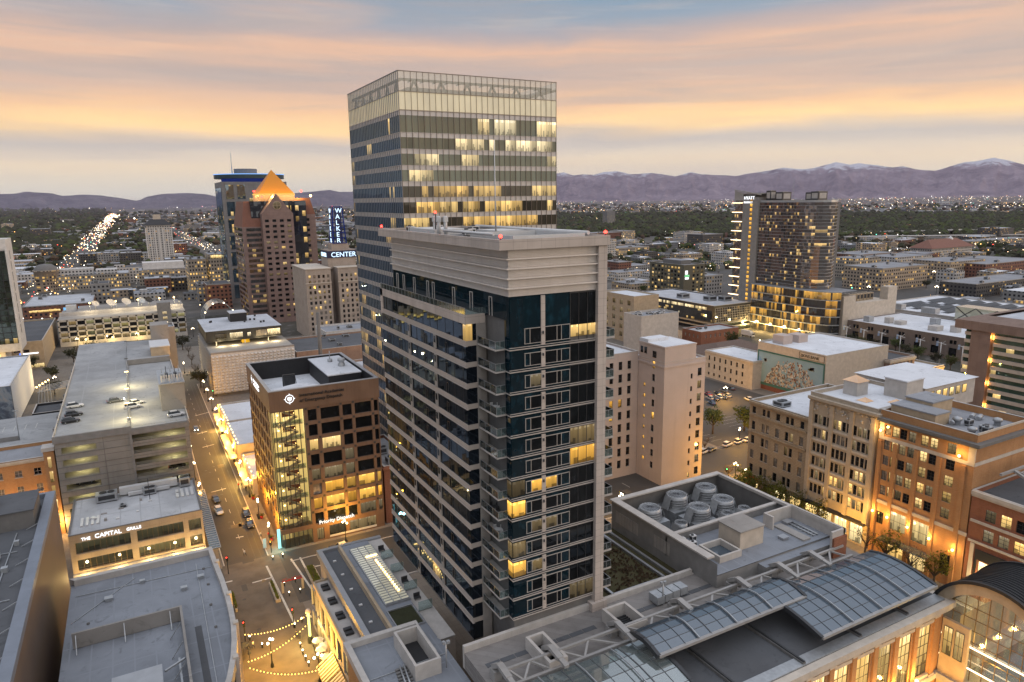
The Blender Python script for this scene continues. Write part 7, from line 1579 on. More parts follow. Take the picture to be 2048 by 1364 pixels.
for i in range(4):
 y = 190+i*11.5; m.bar((427.8, y, 12.6), (427.8, y+11.5, 21), .4, .4); m.bar((427.8, y, 21), (427.8, y+11.5, 12.6), .4, .4)
m.build('brace_frame', M['dmetal'], t)
# white masts and flags in front of the hall
for i in range(8):
 y = 262-i*11; t = thing('white_mast', 'tall white branched mast with blue and white pennant in front of the convention hall', 'mast', (366, y, 0), 'white masts in front of the convention hall')
 m = MB(); m.tube((366, y, 0), (366, y, 11), .3, .2, 6); m.build('pole', M['wmetal'], t); m = MB(); m.bar((366, y-2.5, 10.2), (366, y+2.5, 10.8), .25, .25); m.bar((366, y-2, 12), (366, y, 10), .2, .2); m.build('arm', M['wmetal'], t)
 m = MB(); m.quad((366, y+1.4, 8.8), (366.3, y+2.8, 8.6), (366.2, y+2.6, 11.2), (366, y+1.4, 11.4)); m.build('pennant', M['flag'], t)
# old brown row and lit shops
building('brown_row', 'brown brick three storey row with pale cornice behind the white roof', 288, 184, 306, 232, 15.6, 'pbrick', 'rdark', E=[dict(r=grid(188, 230, 8, 1.3, [10, 5], 2.1), mix=DK, sill=True)], N=[dict(r=grid(289, 305, 6, 1.6, [6], 4.5)+grid(289, 305, 6, 1.6, [11.4], 2.2), mix=[('pblind', 1)])], cornice=(14.4, .9, .7, 'cream'), penthouse=[(292, 210, 298, 216, 4, 'pink'), (292, 222, 299, 228, 4.5, 'pink')])
building('tan_shopfront', 'small tan corner shop with white roof and bright amber shopfront', 307, 182, 326, 196, 9, 'tan', 'rwhite', N=[dict(r=grid(308, 325, 6, 1.4, [5.2], 2.2), mix=DK), dict(r=grid(308, 325, 4, 3.4, [.4], 3.0), mix=[('pshop', 1)])], cornice=(8.0, .5, .4))
lamp((316, 177, 5), 1500, (1, .62, .15), .5); lamp((326, 174, 5), 1500, (1, .62, .15), .5)
building('patched_roof_row', 'jumble of low patched white roofs behind the white roofed penthouse', 205, 150, 246, 176, 10, 'dbrick', 'rcap', units=7, seed=44)
# banded tower at the right edge
b = thing('banded_tower', 'brown and cream banded office tower with projecting flat roof at the edge of the photo', 'tower', (275, 115, 0))
BX, BY0, BY1, BZ = 254, 108.0, 137.0, 43.4
m = MB(); m.box(BX+1, BY0+1, 0, 300, BY1-1, 42.4); m.build('wall', M['dconc'], b)
m = MB(); m.box(BX-.6, 127.2, 0, BX+6, 133.6, 40.6); m.build('pier', M['tower_p'], b)
for k in range(15):
 z = 1+k*2.68
 for y0, y1 in ((BY0, 126.4), (134, BY1-1.2)):
  m = MB(); m.box(BX-.3, y0-.3, z, BX+1.2, y1, z+1.15); m.box(BX+1.2, BY0-.3, z, 300, BY0+1.2, z+1.15) if y0 == BY0 else None; m.build('spandrel_band', M['bandw'], b)
  m = MB(); m.box(BX+.4, y0+.4, z+1.15, BX+1.2, y1, z+2.68); m.box(BX+1.2, BY0+.4, z+1.15, 300, BY0+1.0, z+2.68) if y0 == BY0 else None; m.build('ribbon_window', M['bandg'], b)
m = MB(); m.box(BX-1.2, BY0-2, 40.6, 302, BY1+2, 43.6); m.build('roof_slab', M['tower_p'], b)
m = MB(); x0, x1, y0, y1 = BX-1.2, 302, BY0-2, BY1+2; w_ = 7
for a, c in (((x0, y0), (x1, y0)), ((x1, y0), (x1, y1)), ((x1, y1), (x0, y1)), ((x0, y1), (x0, y0))):
 f = lambda p: (p[0]+(w_ if p[0] == x0 else -w_), p[1]+(w_ if p[1] == y0 else -w_)); m.quad((*a, 43.62), (*c, 43.62), (*f(c), 45.2), (*f(a), 45.2))
m.quad((x0+w_, y0+w_, 44.4), (x1-w_, y0+w_, 44.4), (x1-w_, y1-w_, 44.4), (x0+w_, y1-w_, 44.4), 1); m.build('roof', [M['tower_p'], M['rlight']], b)
for z in (6, 14, 22, 30, 38):
 m = MB(); m.box(BX+.2, 126.6, z, BX+.5, 126.9, z+1.6); m.build('wall_lamp', M['lamb'], b); lamp((BX-.4, 126.8, z+1), 180, (1, .42, .08), .2)
# ================================================================== LEFT / CENTRE TOWERS behind
b = thing('gabled_tower', 'pink granite office tower with gabled centre bay and glowing gold pyramid top', 'tower', (98, 555, 0))
GY = 530
def gwin(x0, x1, n, z0, z1, rows, y): return [(x0+(x1-x0)*(i+.5)/n-1.35, x0+(x1-x0)*(i+.5)/n+1.35, z0+(z1-z0)*k/rows, z0+(z1-z0)*k/rows+1.9) for k in range(rows) for i in range(n)]
rows = 19
w = MB(); rN = gwin(86.6, 107.2, 4, 4, 77, rows, GY); facade(w, 'N', GY, 86, 107.8, 0, 79, rN, .4, 0); w.quad((86, GY, 0), (86, GY+8, 0), (86, GY+8, 79), (86, GY, 79)); w.poly([(86, GY, 79), (107.8, GY, 79), (96.9, GY, 93)]); w.poly([(86, GY, 79), (96.9, GY, 93), (96.9, GY+22, 93), (86, GY+22, 79)]); w.poly([(107.8, GY, 79), (107.8, GY+22, 79), (96.9, GY+22, 93), (96.9, GY, 93)]); w.build('gable_bay', M['pinkgr'], b)
windows(b, 'N', GY, rN, [('pdark', 6), ('pdim', 1.4), ('plit', .5)], .4, 'frame', 1, 1)
m = MB(); m.prism([(73, GY+6), (86, GY+6), (86, GY+50), (73, GY+50)], 0, 70, 0); m.prism([(112, GY+10), (126, GY+10), (126, GY+50), (112, GY+50)], 0, 78, 0); m.build('side_bay', M['pinkgr'], b)
for k in range(18):
 z = 4+k*3.7; m = MB(); m.box(75.5, GY+5.9, z, 85.6, GY+5.99, z+2.1); m.box(72.9, GY+8, z, 72.99, GY+48, z+2.1); m.build('ribbon_window', M['gtg'], b)
r = [(x, x+3.2, 4+k*3.84, 6+k*3.84) for k in range(19) for x in (118.2,)]
for q in r: m = MB(); m.box(q[0], GY+9.9, q[2], q[1], GY+9.99, q[3]); m.build('window', M[R.choice(['pdark', 'pdark', 'pdim'])], b)
m = MB(); m.box(80, GY+8, 0, 86, GY+9, 84); m.box(107.8, GY+3, 0, 118, GY+40, 88); m.box(80, GY+9, 70, 118, GY+46, 88); m.build('dark_glass_bay', M['gtg2'], b)
m = MB(); m.poly([(112, GY+10, 78), (126, GY+10, 78), (123, GY+12, 90), (112, GY+12, 90)]); m.poly([(126, GY+10, 78), (126, GY+50, 78), (123, GY+48, 90), (123, GY+12, 90)]); m.build('sloped_roof', M['rust'], b); m = MB(); m.poly([(73, GY+6, 70), (86, GY+6, 70), (86, GY+12, 88), (76, GY+12, 88)]); m.poly([(73, GY+50, 70), (73, GY+6, 70), (76, GY+12, 88), (76, GY+48, 88)]); m.build('sloped_roof', M['rust'], b)
m = MB(); m.box(87.5, GY+16, 88, 113, GY+42, 92.6); m.build('pyramid_base', M['pinkgr'], b); m = MB(); m.box(87.2, GY+15.7, 92.6, 113.3, GY+42.3, 93.4); m.build('pyramid_cove', M['lamb2'], b)
m = MB(); ap = (100, GY+29, 111); q = [(87.5, GY+16, 93.4), (113, GY+16, 93.4), (113, GY+42, 93.4), (87.5, GY+42, 93.4)]
for i in range(4): m.poly([q[i], q[(i+1) % 4], ap])
m.build('pyramid_roof', M['gold'], b)
for x in (88, 95, 102, 109, 115): lamp((x, GY+9.5, 92), 1500, (1, .60, .16), .5)
for y in (18, 28, 38): lamp((81, GY+y, 92), 1500, (1, .60, .16), .5)
m = MB(); n = 20; m.poly([(96.9+2.7*math.cos(2*math.pi*i/n), GY-.15, 85+2.7*math.sin(2*math.pi*i/n)) for i in range(n)]); m.build('round_window', M['pdim'], b)
m = MB()
for i in range(n): m.bar((96.9+2.8*math.cos(2*math.pi*i/n), GY-.2, 85+2.8*math.sin(2*math.pi*i/n)), (96.9+2.8*math.cos(2*math.pi*(i+1)/n), GY-.2, 85+2.8*math.sin(2*math.pi*(i+1)/n)), .3, .3)
m.bar((96.9, GY-.2, 82.2), (96.9, GY-.2, 87.8), .2, .2); m.bar((94.1, GY-.2, 85), (99.7, GY-.2, 85), .2, .2); m.build('round_frame', M['tan'], b)
for p in ((84, GY+12, 95), (117.5, GY+13, 95), (88, GY+6, 91)): m = MB(); m.ball(p, .7); m.build('warning_light', M['lred'], b)
m = MB(); m.ball((124, GY+12, 91.5), .9); m.build('flood_lamp', M['lwarm'], b)
b = thing('disc_top_tower', 'grey office tower with blue lit disc crown and antenna behind the gold pyramid', 'tower', (103, 680, 0))
m = MB(); m.box(76, 660, 0, 130.5, 710, 105); m.build('wall', M['wfc'], b)
for k in range(7):
 for x0, x1 in ((79, 85.5), (88.5, 95)):
  m = MB(); m.box(x0, 659.8, 4+k*14.4, x1, 659.99, 16+k*14.4); m.build('window', M['wfg'], b)
for k in range(3):
 for x in (98, 106, 114, 122):
  m = MB(); m.box(x, 659.8, 72+k*8, x+5, 659.99, 75+k*8); m.build('window', M['plit' if k == 2 else 'pdim'], b)
m = MB(); m.box(75.8, 664, 8, 75.99, 706, 100); m.build('side_glazing', M['wfg'], b)
def oval(cx, cy, rx, ry, n=28): return [(cx+rx*math.cos(2*math.pi*i/n), cy+ry*math.sin(2*math.pi*i/n)) for i in range(n)]
m = MB(); m.prism(oval(103, 684, 24, 20), 105, 108, 0); m.build('crown_neck', M['lbluedim'] if 'lbluedim' in M else M['lblue'], b)
m = MB(); m.prism(oval(103, 684, 30, 25), 108, 111.4, 0); m.build('crown_disc', M['dteal'] if 'dteal' in M else M['green'], b)
m = MB(); m.prism(oval(103, 684, 30.3, 25.3), 111.42, 112.0, 0); m.build('crown_light', M['lblueb'] if 'lblueb' in M else M['lbluew'], b)
m = MB(); m.prism(oval(101, 690, 10, 10, 20), 112, 117, 0); m.build('drum', M['dconc'], b); m = MB(); m.tube((89, 686, 112), (89, 686, 131), .45, .2, 6); m.build('antenna', M['galv'], b)
# old neon topped bank building
b = thing('neon_tower', 'old pale brick twin winged office with vertical blue neon pylon and lit band sign', 'tower', (114, 462, 0))
r1 = grid(97.4, 112, 5, 1.45, [2.5+k*3.35 for k in range(12)], 2.0); r2 = grid(118, 130, 4, 1.4, [2.5+k*3.35 for k in range(12)], 2.0)
w = MB(); facade(w, 'N', 450, 96.4, 112.4, 0, 45, r1, .3); facade(w, 'N', 450, 117, 130.6, 0, 45, r2, .3); w.quad((96.4, 490, 0), (96.4, 450, 0), (96.4, 450, 45), (96.4, 490, 45)); w.quad((117, 480, 0), (117, 450, 0), (117, 450, 45), (117, 480, 45)); w.box(112.4, 462, 0, 117, 490, 44.5); w.quad((112.4, 450, 0), (112.4, 462, 0), (112.4, 462, 45), (112.4, 450, 45)); w.box(113.6, 460, 44, 132, 478, 56); w.build('wall', M['wkw'], b)
windows(b, 'N', 450, r1, [('pdark', 5), ('plit', 3), ('pblind', 2), ('pdim', 1)], .3, 'frame', 1, 2); windows(b, 'N', 450, r2, [('pdark', 6), ('plit', 1.5), ('pblind', 2), ('pdim', 1)], .3, 'frame', 1, 2, used=[0])
m = MB(); m.box(96, 449.6, 45, 112.8, 490, 45.5); m.box(116.6, 449.6, 45, 131, 478, 45.5); m.box(96, 449.5, 36, 112.8, 449.99, 36.5); m.box(116.6, 449.5, 36, 131, 449.99, 36.5); m.build('cornice', M['trim'], b)
m = MB(); m.box(113.2, 459.4, 51, 132.4, 459.99, 55.4); m.box(113.2, 459.99, 51, 113.59, 476, 55.4); m.build('sign_band', M['nbk'], b)
text('CENTER', 4.4, 'lbluew', b, 'N', 459.4, 115.6, 51.5, .1, 'sign_lettering', sx=1.02); text('CENTER', 3.8, 'lbluew', b, 'E', 113.2, 475.2, 51.6, .1, 'sign_lettering', sx=.95)
m = MB(); m.box(117.5, 464, 56, 128.6, 474, 60); m.build('pylon_base', M['wkw'], b)
m = MB(); w0, w1 = 4.3, 3.0; cx, cy_ = 123.0, 468
for sx_ in (-1, 1):
 for sy_ in (-1, 1): m.bar((cx+sx_*w0, cy_+sy_*w0, 60), (cx+sx_*w1, cy_+sy_*w1, 84), .5, .5)
for k in range(8):
 z = 60+k*3.4; ww = w0+(w1-w0)*k/7.06
 for sx_ in (-1, 1): m.bar((cx+sx_*ww, cy_-ww, z), (cx+sx_*ww, cy_+ww, z), .3, .3); m.bar((cx-ww, cy_+sx_*ww, z), (cx+ww, cy_+sx_*ww, z), .3, .3)
m.build('pylon_frame', M['lbluedim'] if 'lbluedim' in M else M['lblue'], b)
m = MB(); m.box(cx-2.2, cy_-3.2, 60, cx+2.2, cy_-3.0, 83.5); m.box(cx-3.2, cy_-2.2, 60, cx-3.0, cy_+2.2, 83.5); m.build('pylon_panel', M['nbk'], b)
for i, ch in enumerate('WALKER'):
 text(ch, 4.2, 'lbluew', b, 'N', cy_-4.3, cx-1.9, 79.8-i*3.85, .1, 'sign_lettering'); text(ch, 4.0, 'lbluew', b, 'E', cx-4.3, cy_+1.7, 79.8-i*3.85, .1, 'sign_lettering')
# ================================================================== CITY BEYOND
def farwall(name, col, lit=.12, pw=3.2, ph=3.3, warm=WARM):
 """painted wall with small windows, some lit"""
 m, t, o = newmat(name); p = pos(t); x, y, z = t.sep(p); u = t.m('ADD', x, y)
 fu, fz = t.m('FRACT', t.m('DIVIDE', u, pw)), t.m('FRACT', t.m('DIVIDE', z, ph))
 win = t.m('MULTIPLY', t.m('MULTIPLY', t.m('GREATER_THAN', fu, .28), t.m('LESS_THAN', fu, .78)), t.m('MULTIPLY', t.m('GREATER_THAN', fz, .3), t.m('LESS_THAN', fz, .8)))
 nz_ = t.sep(t.node('ShaderNodeNewGeometry').outputs['Normal'])[2]; win = t.m('MULTIPLY', win, t.m('LESS_THAN', t.m('ABSOLUTE', nz_), .5))
 w = t.node('ShaderNodeTexWhiteNoise', noise_dimensions='2D'); t.put(w, 'Vector', t.comb(t.m('FLOOR', t.m('DIVIDE', u, pw)), t.m('FLOOR', t.m('DIVIDE', z, ph)), 0))
 rv = w.outputs['Value']; n = t.noise(p, .2, 4)
 c = t.mixc(n, shade(col, .75), shade(col, 1.1)); c = t.mixc(win, c, (.02, .022, .025, 1))
 pr = princ(t, c, t.m('SUBTRACT', .85, t.m('MULTIPLY', win, .7)), .4)
 e = t.m('MULTIPLY', win, t.m('LESS_THAN', rv, lit)); t.put(pr, 'Emission Color', c4_(warm)); t.put(pr, 'Emission Strength', t.m('MULTIPLY', e, t.m('ADD', .25, t.m('MULTIPLY', rv, 3.5))))
 m.cycles.emission_sampling = 'NONE'; t.l.new(pr.outputs[0], o.inputs[0]); return m
FW = dict(white=farwall('far white wall', (.50, .48, .46)), tan=farwall('far tan wall', (.36, .29, .22), .2), brick=farwall('far brick wall', (.20, .09, .06), .12), grey=farwall('far grey wall', (.24, .24, .24), .1), dark=farwall('far dark wall', (.09, .085, .08), .15), lit=farwall('far lit wall', (.34, .30, .25), .34, 2.6, 3.6, WARM))
def bounds():
 occ = []
 deps = {}
 for o in bpy.data.objects:
  if o.type != 'MESH': continue
  r = o
  while r.parent: r = r.parent
  if r.get('kind') == 'structure': continue
  w = Vector(wloc(o)); bb = [Vector(c)+w for c in o.bound_box]
  d = deps.setdefault(r.name, [1e9, 1e9, -1e9, -1e9])
  for c in bb: d[0] = min(d[0], c.x); d[1] = min(d[1], c.y); d[2] = max(d[2], c.x); d[3] = max(d[3], c.y)
 return list(deps.values())
OCC = bounds()
STREETS = [(10, 100, 27, 420), (113, 40, 152, 3000), (-86, -20, -58, 9500), (-160, 366, 330, 394), (314, 20, 340, 3000), (176, 173, 241, 246), (430, 300, 640, 520), ]+[(x-11, 440, x+11, 6500) for x in NSS]+[(-900, y-11, 4500, y+11) for y in EWS]
def onst(x, y): return min(abs(x-q) for q in NSS+(-72, 133, 327)) < 11 or min(abs(y-q) for q in EWS) < 11
def free(x0, y0, x1, y1, pad=3):
 return not any(x0-pad < c and x1+pad > a and y0-pad < d and y1+pad > b for a, b, c, d in OCC+STREETS)
def spec(name, label, pl, pr, pb, z, depth, wall, roof='rgrey', cat='building', group=None, extra=None):
 xa, ya = G(pl, pb); xb, yb = G(pr, pb); y = (ya+yb)/2; x0, x1 = YP(pl, pb, y)[0], YP(pr, pb, y)[0]
 t = thing(name, label, cat, ((x0+x1)/2, y, 0), group)
 m = MB(); m.box(x0, y, 0, x1, y+depth, z, 0, 't'); m.build('wall', FW[wall], t)
 m = MB(); m.quad((x0+.3, y+.3, z-.4), (x1-.3, y+.3, z-.4), (x1-.3, y+depth-.3, z-.4), (x0+.3, y+depth-.3, z-.4)); ring(m, x0-.1, y-.1, x1+.1, y+depth+.1, z-.5, z+.15, .5, 1); m.build('roof', [M[roof], M['conc']], t)
 rr = random.Random(int(pl))
 for i in range(3):
  m = MB(); s = rr.uniform(2, 4); hvac(m, rr.uniform(x0+1, max(x0+1.2, x1-6)), rr.uniform(y+1, y+max(1.5, depth-6)), z-.4, s, s, 2.2); m.build('rooftop_unit', [M['galv'], M['dmetal']], t)
 OCC.append([x0, y, x1, y+depth]); return t, x0, x1, y
t, x0, x1, y = spec('civic_building', 'pale civic building with domed corner and warm lit square windows', 105, 262, 578, 15, 40, 'lit', 'rlight')
m = MB(); m.box(x0+6, y+8, 15, x0+38, y+30, 21); m.box(x0+40, y+4, 15, x0+60, y+30, 19); m.build('upper_storey', FW['white'], t)
m = MB(); m.lathe(x0-4, y+6, [(11, 0), (11, 20), (12, 20.5), (12, 22)], 20); m.build('corner_drum', FW['tan'], t); m = MB(); m.lathe(x0-4, y+6, [(11, 22), (9.5, 25), (6, 27.5), (.1, 28.5)], 20); m.build('dome', M['dconc'], t)
t, x0, x1, y = spec('white_office', 'white office with three long bands of bright windows below a grey roof storey', 282, 378, 577, 20, 40, 'lit', 'rlight'); m = MB(); m.box(x0+4, y+8, 20, x1-2, y+30, 27); m.build('upper_storey', M['white'], t)
spec('brick_office', 'dark red brick office with bright ground floor windows in front of the white office', 292, 344, 586, 15, 26, 'brick', 'rlight')
spec('open_garage', 'small dark open sided garage between the brick office and the lit tan block', 345, 392, 580, 13, 30, 'dark')
t, x0, x1, y = spec('lit_tan_block', 'tan office block with many lit windows split by a dark fire stair', 382, 418, 588, 34, 40, 'lit', 'rgrey')
t, x0, x1, y = spec('lit_tan_block', 'taller tan office block with lit rooftop sign next to the grey disc topped tower', 424, 458, 585, 38, 40, 'lit', 'rgrey'); m = MB(); m.box(x0+2, y-.3, 34, x0+12, y-.05, 37); m.build('lit_sign', M['plit'], t)
spec('red_brick_block', 'rust red brick eight storey block beside the glass arch', 418, 466, 618, 21, 30, 'brick', 'rdark')
spec('pale_narrow_block', 'narrow pale grey block beside the rust red brick block', 399, 416, 612, 19, 24, 'grey')
t = thing('glass_arch', 'round arched glass canopy strung with white lights', 'canopy', (62, 585, 0)); m = MB(); n = 14; xc, yc = G(440, 642)
for i in range(n):
 a0, a1 = math.pi*i/n, math.pi*(i+1)/n; f = lambda a, yy: (xc+11*math.cos(a), yc+yy, 14*math.sin(a)); m.quad(f(a0, 0), f(a0, 24), f(a1, 24), f(a1, 0), 0, True)
m.build('glazing', M['glassr'], t); m = MB()
for yy in (0, 8, 16, 24):
 for i in range(n): a0, a1 = math.pi*i/n, math.pi*(i+1)/n; m.bar((xc+11*math.cos(a0), yc+yy, 14*math.sin(a0)), (xc+11*math.cos(a1), yc+yy, 14*math.sin(a1)), .3, .3)
m.build('frame', M['wmetal'], t)
for i in range(9):
 m = MB(); m.ball((xc+11.2*math.cos(math.pi*(i+.5)/9), yc-.4, .4+14*math.sin(math.pi*(i+.5)/9)*(i % 2)), .45, 0, 4); m.build('bulb', M['lcool'], t)
t, x0, x1, y = spec('maroon_block', 'long maroon brick low building with ribbon of lit windows and blue screens', 48, 190, 640, 12, 70, 'brick', 'rlight')
m = MB(); m.box(x0+4, y-.2, 7, x1-22, y-.05, 8.6); m.build('ribbon_window', M['plit'], t); m = MB(); m.box(x1-20, y-.2, 6.5, x1-12, y-.05, 9.4); m.box(x1-10, y-.2, 6.5, x1-5, y-.05, 9.4); m.build('video_screen', M['lscr'] if 'lscr' in M else M['lteal'], t)
spec('grey_scenery_tower', 'blank grey box tower behind the lattice garage dishes', 186, 224, 616, 21, 26, 'grey', 'rdark')
t, x0, x1, y = spec('grand_hotel', 'pale tall hotel block with dark hipped roof and small lit cupola', 299, 350, 528, 57, 40, 'white', 'rdark')
m = MB(); e = 2.0; z = 57; q = [(x0-e, y-e, z), (x1+e, y-e, z), (x1+e, y+40+e, z), (x0-e, y+40+e, z)]; r_ = [(x0+8, y+10, z+8), (x1-8, y+10, z+8), (x1-8, y+30, z+8), (x0+8, y+30, z+8)]
for i in range(4): m.quad(q[i], q[(i+1) % 4], r_[(i+1) % 4], r_[i])
m.poly(r_); m.build('hip_roof', M['black'], t); m = MB(); xm = (x0+x1)/2; m.box(xm-5, y+14, z+8, xm+5, y+26, z+15); m.build('cupola', M['cream'], t); m = MB(); m.lathe(xm, y+20, [(6, z+15), (4, z+17), (.2, z+19)], 10); m.build('cupola_cap', M['black'], t)
for i in range(7):
 m = MB(); xx = x0+(x1-x0)*i/6; m.box(xx-.8, y-.8, 0, xx+.8, y-.05, z-5); m.build('pilaster', M['white'], t)
for i, (a, c, pb, z, w_, lab) in enumerate(((270, 305, 531, 17, 'dark', 'dark apartment row segment nearest the domed civic building'), (306, 352, 532, 19, 'grey', 'grey and white apartment row segment with balconies'), (353, 396, 530, 18, 'dark', 'brown black apartment row segment in the middle'), (397, 440, 528, 17, 'white', 'white gridded apartment row segment below the grand hotel'))): spec('apartment_row', lab, a-110, c-110, pb, z, 30, w_, 'rlight')
t, x0, x1, y = spec('dormer_building', 'dark mansard roofed building with round lit dormers', 232, 285, 556, 9, 22, 'grey', 'rdark'); m = MB(); m.poly([(x0, y, 9), (x1, y, 9), (x1-2, y+6, 15), (x0+2, y+6, 15)]); m.build('mansard_roof', M['black'], t)
for i in range(4):
 m = MB(); m.lathe(x0+6+i*(x1-x0-10)/3.5, y+1.5, [(1.4, 10), (1.4, 13), (.1, 14)], 8); m.build('dormer', M['plit' if i in (1, 2) else 'lconc'], t)
# right hand middle distance
for a in (('slab_silo', 'round grey concrete tower standing alone before the dark trees', 1214, 1230, 452, 46, 24, 'grey'), ('brick_flats', 'long red brick flats with one bright lit stair', 1184, 1242, 482, 17, 40, 'brick'), ('tan_flats', 'pale tan flats with lit top windows beside the red brick flats', 1243, 1270, 480, 19, 40, 'lit'), ('yellow_store', 'low store outlined in yellow light strips', 1234, 1298, 510, 12, 40, 'lit'),
          ('white_flats', 'grey and white striped flats just behind the apartment tower crown', 1204, 1232, 515, 27, 30, 'white'), ('dark_gabled_row', 'long dark roofed gabled row of houses', 1212, 1300, 548, 9, 30, 'grey'), ('brick_theatre', 'round cornered brick building with pale lit corner window', 1236, 1262, 552, 16, 30, 'brick'), ('white_silo_block', 'cluster of pale silos by the rail yard', 1368, 1396, 488, 22, 30, 'white'), ('grey_flats', 'grey brown flats with vertical bays near the glass hotel', 1405, 1445, 492, 21, 40, 'dark'),
          ('glass_lowrise', 'small glassy block with bright vertical windows between two hotels', 1409, 1444, 588, 17, 36, 'grey'), ('low_warehouse', 'low pale warehouse with pinkish parapet', 1236, 1300, 560, 9, 26, 'white'), ('low_warehouse', 'low pale warehouse with brown front in front of the balconied hotel', 1262, 1303, 586, 9, 30, 'tan'),
          ('frame_hotel', 'white picture framed hotel block beside the service tower', 1706, 1756, 555, 21, 26, 'lit'), ('stepped_flats', 'tan and white stepped flats with dark glass corner', 1762, 1852, 578, 21, 40, 'tan'), ('brick_loft', 'dark red brick loft block in front of the rail yard', 1717, 1790, 535, 17, 40, 'brick'), ('white_flats', 'white balconied flats next to the dark red loft block', 1791, 1862, 540, 16, 40, 'white'),
          ('arched_warehouse', 'tan brick warehouse with tall arched windows', 1898, 1966, 558, 19, 40, 'tan'), ('brick_warehouse', 'long red brick warehouse with white roof and lit pavement', 1968, 2075, 556, 17, 60, 'brick'), ('dark_depot', 'long dark brown depot building beyond the car park', 1950, 2080, 588, 12, 30, 'dark'), ('white_depot', 'white flat depot with bright lamps near the highway', 1752, 1815, 483, 9, 40, 'white'), ('bright_depot', 'long bright lit depot at the edge below the dark trees', 1944, 2060, 488, 8, 30, 'lit')):
 spec(*a)
t, x0, x1, y = spec('station_hall', 'old station hall with steep red hipped roof and pale arched front', 1862, 1942, 515, 14, 30, 'white', 'rdark'); m = MB(); q = [(x0-2, y-2, 14), (x1+2, y-2, 14), (x1+2, y+32, 14), (x0-2, y+32, 14)]; r_ = [(x0+14, y+15, 25), (x1-14, y+15, 25)]
m.poly([q[0], q[1], r_[1], r_[0]]); m.poly([q[1], q[2], r_[1]]); m.poly([q[2], q[3], r_[0], r_[1]]); m.poly([q[3], q[0], r_[0]]); m.build('hip_roof', M['rust'], t)
t = thing('water_tower', 'white lattice water tower in front of the station hall', 'water tower', (*G(1897, 512), 0)); x, y = G(1897, 512); m = MB()
for a, c in ((-4, -4), (4, -4), (4, 4), (-4, 4)): m.bar((x+a, y+c, 0), (x+a*.5, y+c*.5, 20), .7, .7)
m.bar((x-4, y-4, 3), (x+2.6, y-2.6, 13), .4, .4); m.bar((x+4, y-4, 3), (x-2.6, y-2.6, 13), .4, .4); m.build('frame', M['wmetal'], t); m = MB(); m.lathe(x, y, [(3.4, 20), (3.4, 25), (.1, 28)], 10); m.build('tank', M['wmetal'], t)
# ---- scattered low blocks, one by one
rr = random.Random(77); cnt = 0; tries = 0
LM = [('lattice garage', 240, 600), ('gold pyramid tower', 560, 500), ('grand hotel', 325, 480), ('civic building', 180, 550), ('glass hotel', 1570, 520), ('balconied olive hotel', 1350, 560), ('convention hall', 1850, 640), ('station hall', 1900, 500), ('dark tree belt', 1300, 440), ('bright avenue', 150, 520), ('wooded suburb', 60, 450), ('apartment tower crown', 1220, 500)]
WN = dict(white='white walled', tan='tan', brick='red brick', grey='grey', dark='dark brown', lit='brightly lit'); RN = dict(rlight='pale roof', rwhite='white roof', rgrey='grey roof', rdark='dark roof')
seen = {}
while cnt < 235 and tries < 6000:
 tries += 1
 px = rr.uniform(-20, 2070); py = 438+(rr.random()**1.0)*200
 if 690 < px < 1180 or (py > 610 and not 700 < px) or py > 640: continue
 if px > 1100 and py < 474: continue
 x, y = G(px, py); d = math.hypot(x, y); s = min(2.2, .55+d/1300)
 w_, dp = rr.uniform(12, 34)*s, rr.uniform(12, 30)*s; x, y = round(x/4)*4, round(y/4)*4
 if not free(x, y, x+w_, y+dp): continue
 z = rr.choice((5, 6, 7, 8, 9, 10, 12))+(rr.random() < .06)*rr.uniform(6, 18)
 wk = rr.choice(('white', 'tan', 'brick', 'grey', 'dark', 'dark', 'white', 'tan', 'grey', 'brick', 'grey', 'lit')); rk = rr.choice(('rlight', 'rlight', 'rgrey', 'rdark', 'rwhite'))
 m = MB(); m.box(x, y, 0, x+w_, y+dp, z, 0, 't'); m.quad((x, y, z-.3), (x+w_, y, z-.3), (x+w_, y+dp, z-.3), (x, y+dp, z-.3), 1)
 if rr.random() < .5: m.box(x+w_*.2, y+dp*.3, z-.3, x+w_*.45, y+dp*.6, z+2.2, 0)
 for i in range(rr.randrange(4)): a, c = x+rr.random()*w_*.8, y+rr.random()*dp*.8; m.box(a, c, z-.3, a+2.5, c+2, z+1.4, 2)
 lm = min(LM, key=lambda q: math.hypot(px-q[1], (py-q[2])*3))[0]; kind = 'long low' if w_ > 1.7*dp else 'deep low' if dp > 1.7*w_ else 'square low' if z < 11 else 'tall boxy'
 side = 'well beyond' if py < [q for q in LM if q[0] == lm][0][2]-15 else 'near' if py < [q for q in LM if q[0] == lm][0][2]+15 else 'in front of'
 o = m.build('low_building', [FW[wk], M[rk], M['galv']], org=(x+w_/2, y+dp/2, 0))
 tag(o, f'{kind} {WN[wk]} block with {RN[rk]} {side} the {lm}', 'building', 'low city blocks in the middle distance'); OCC.append([x, y, x+w_, y+dp]); cnt += 1
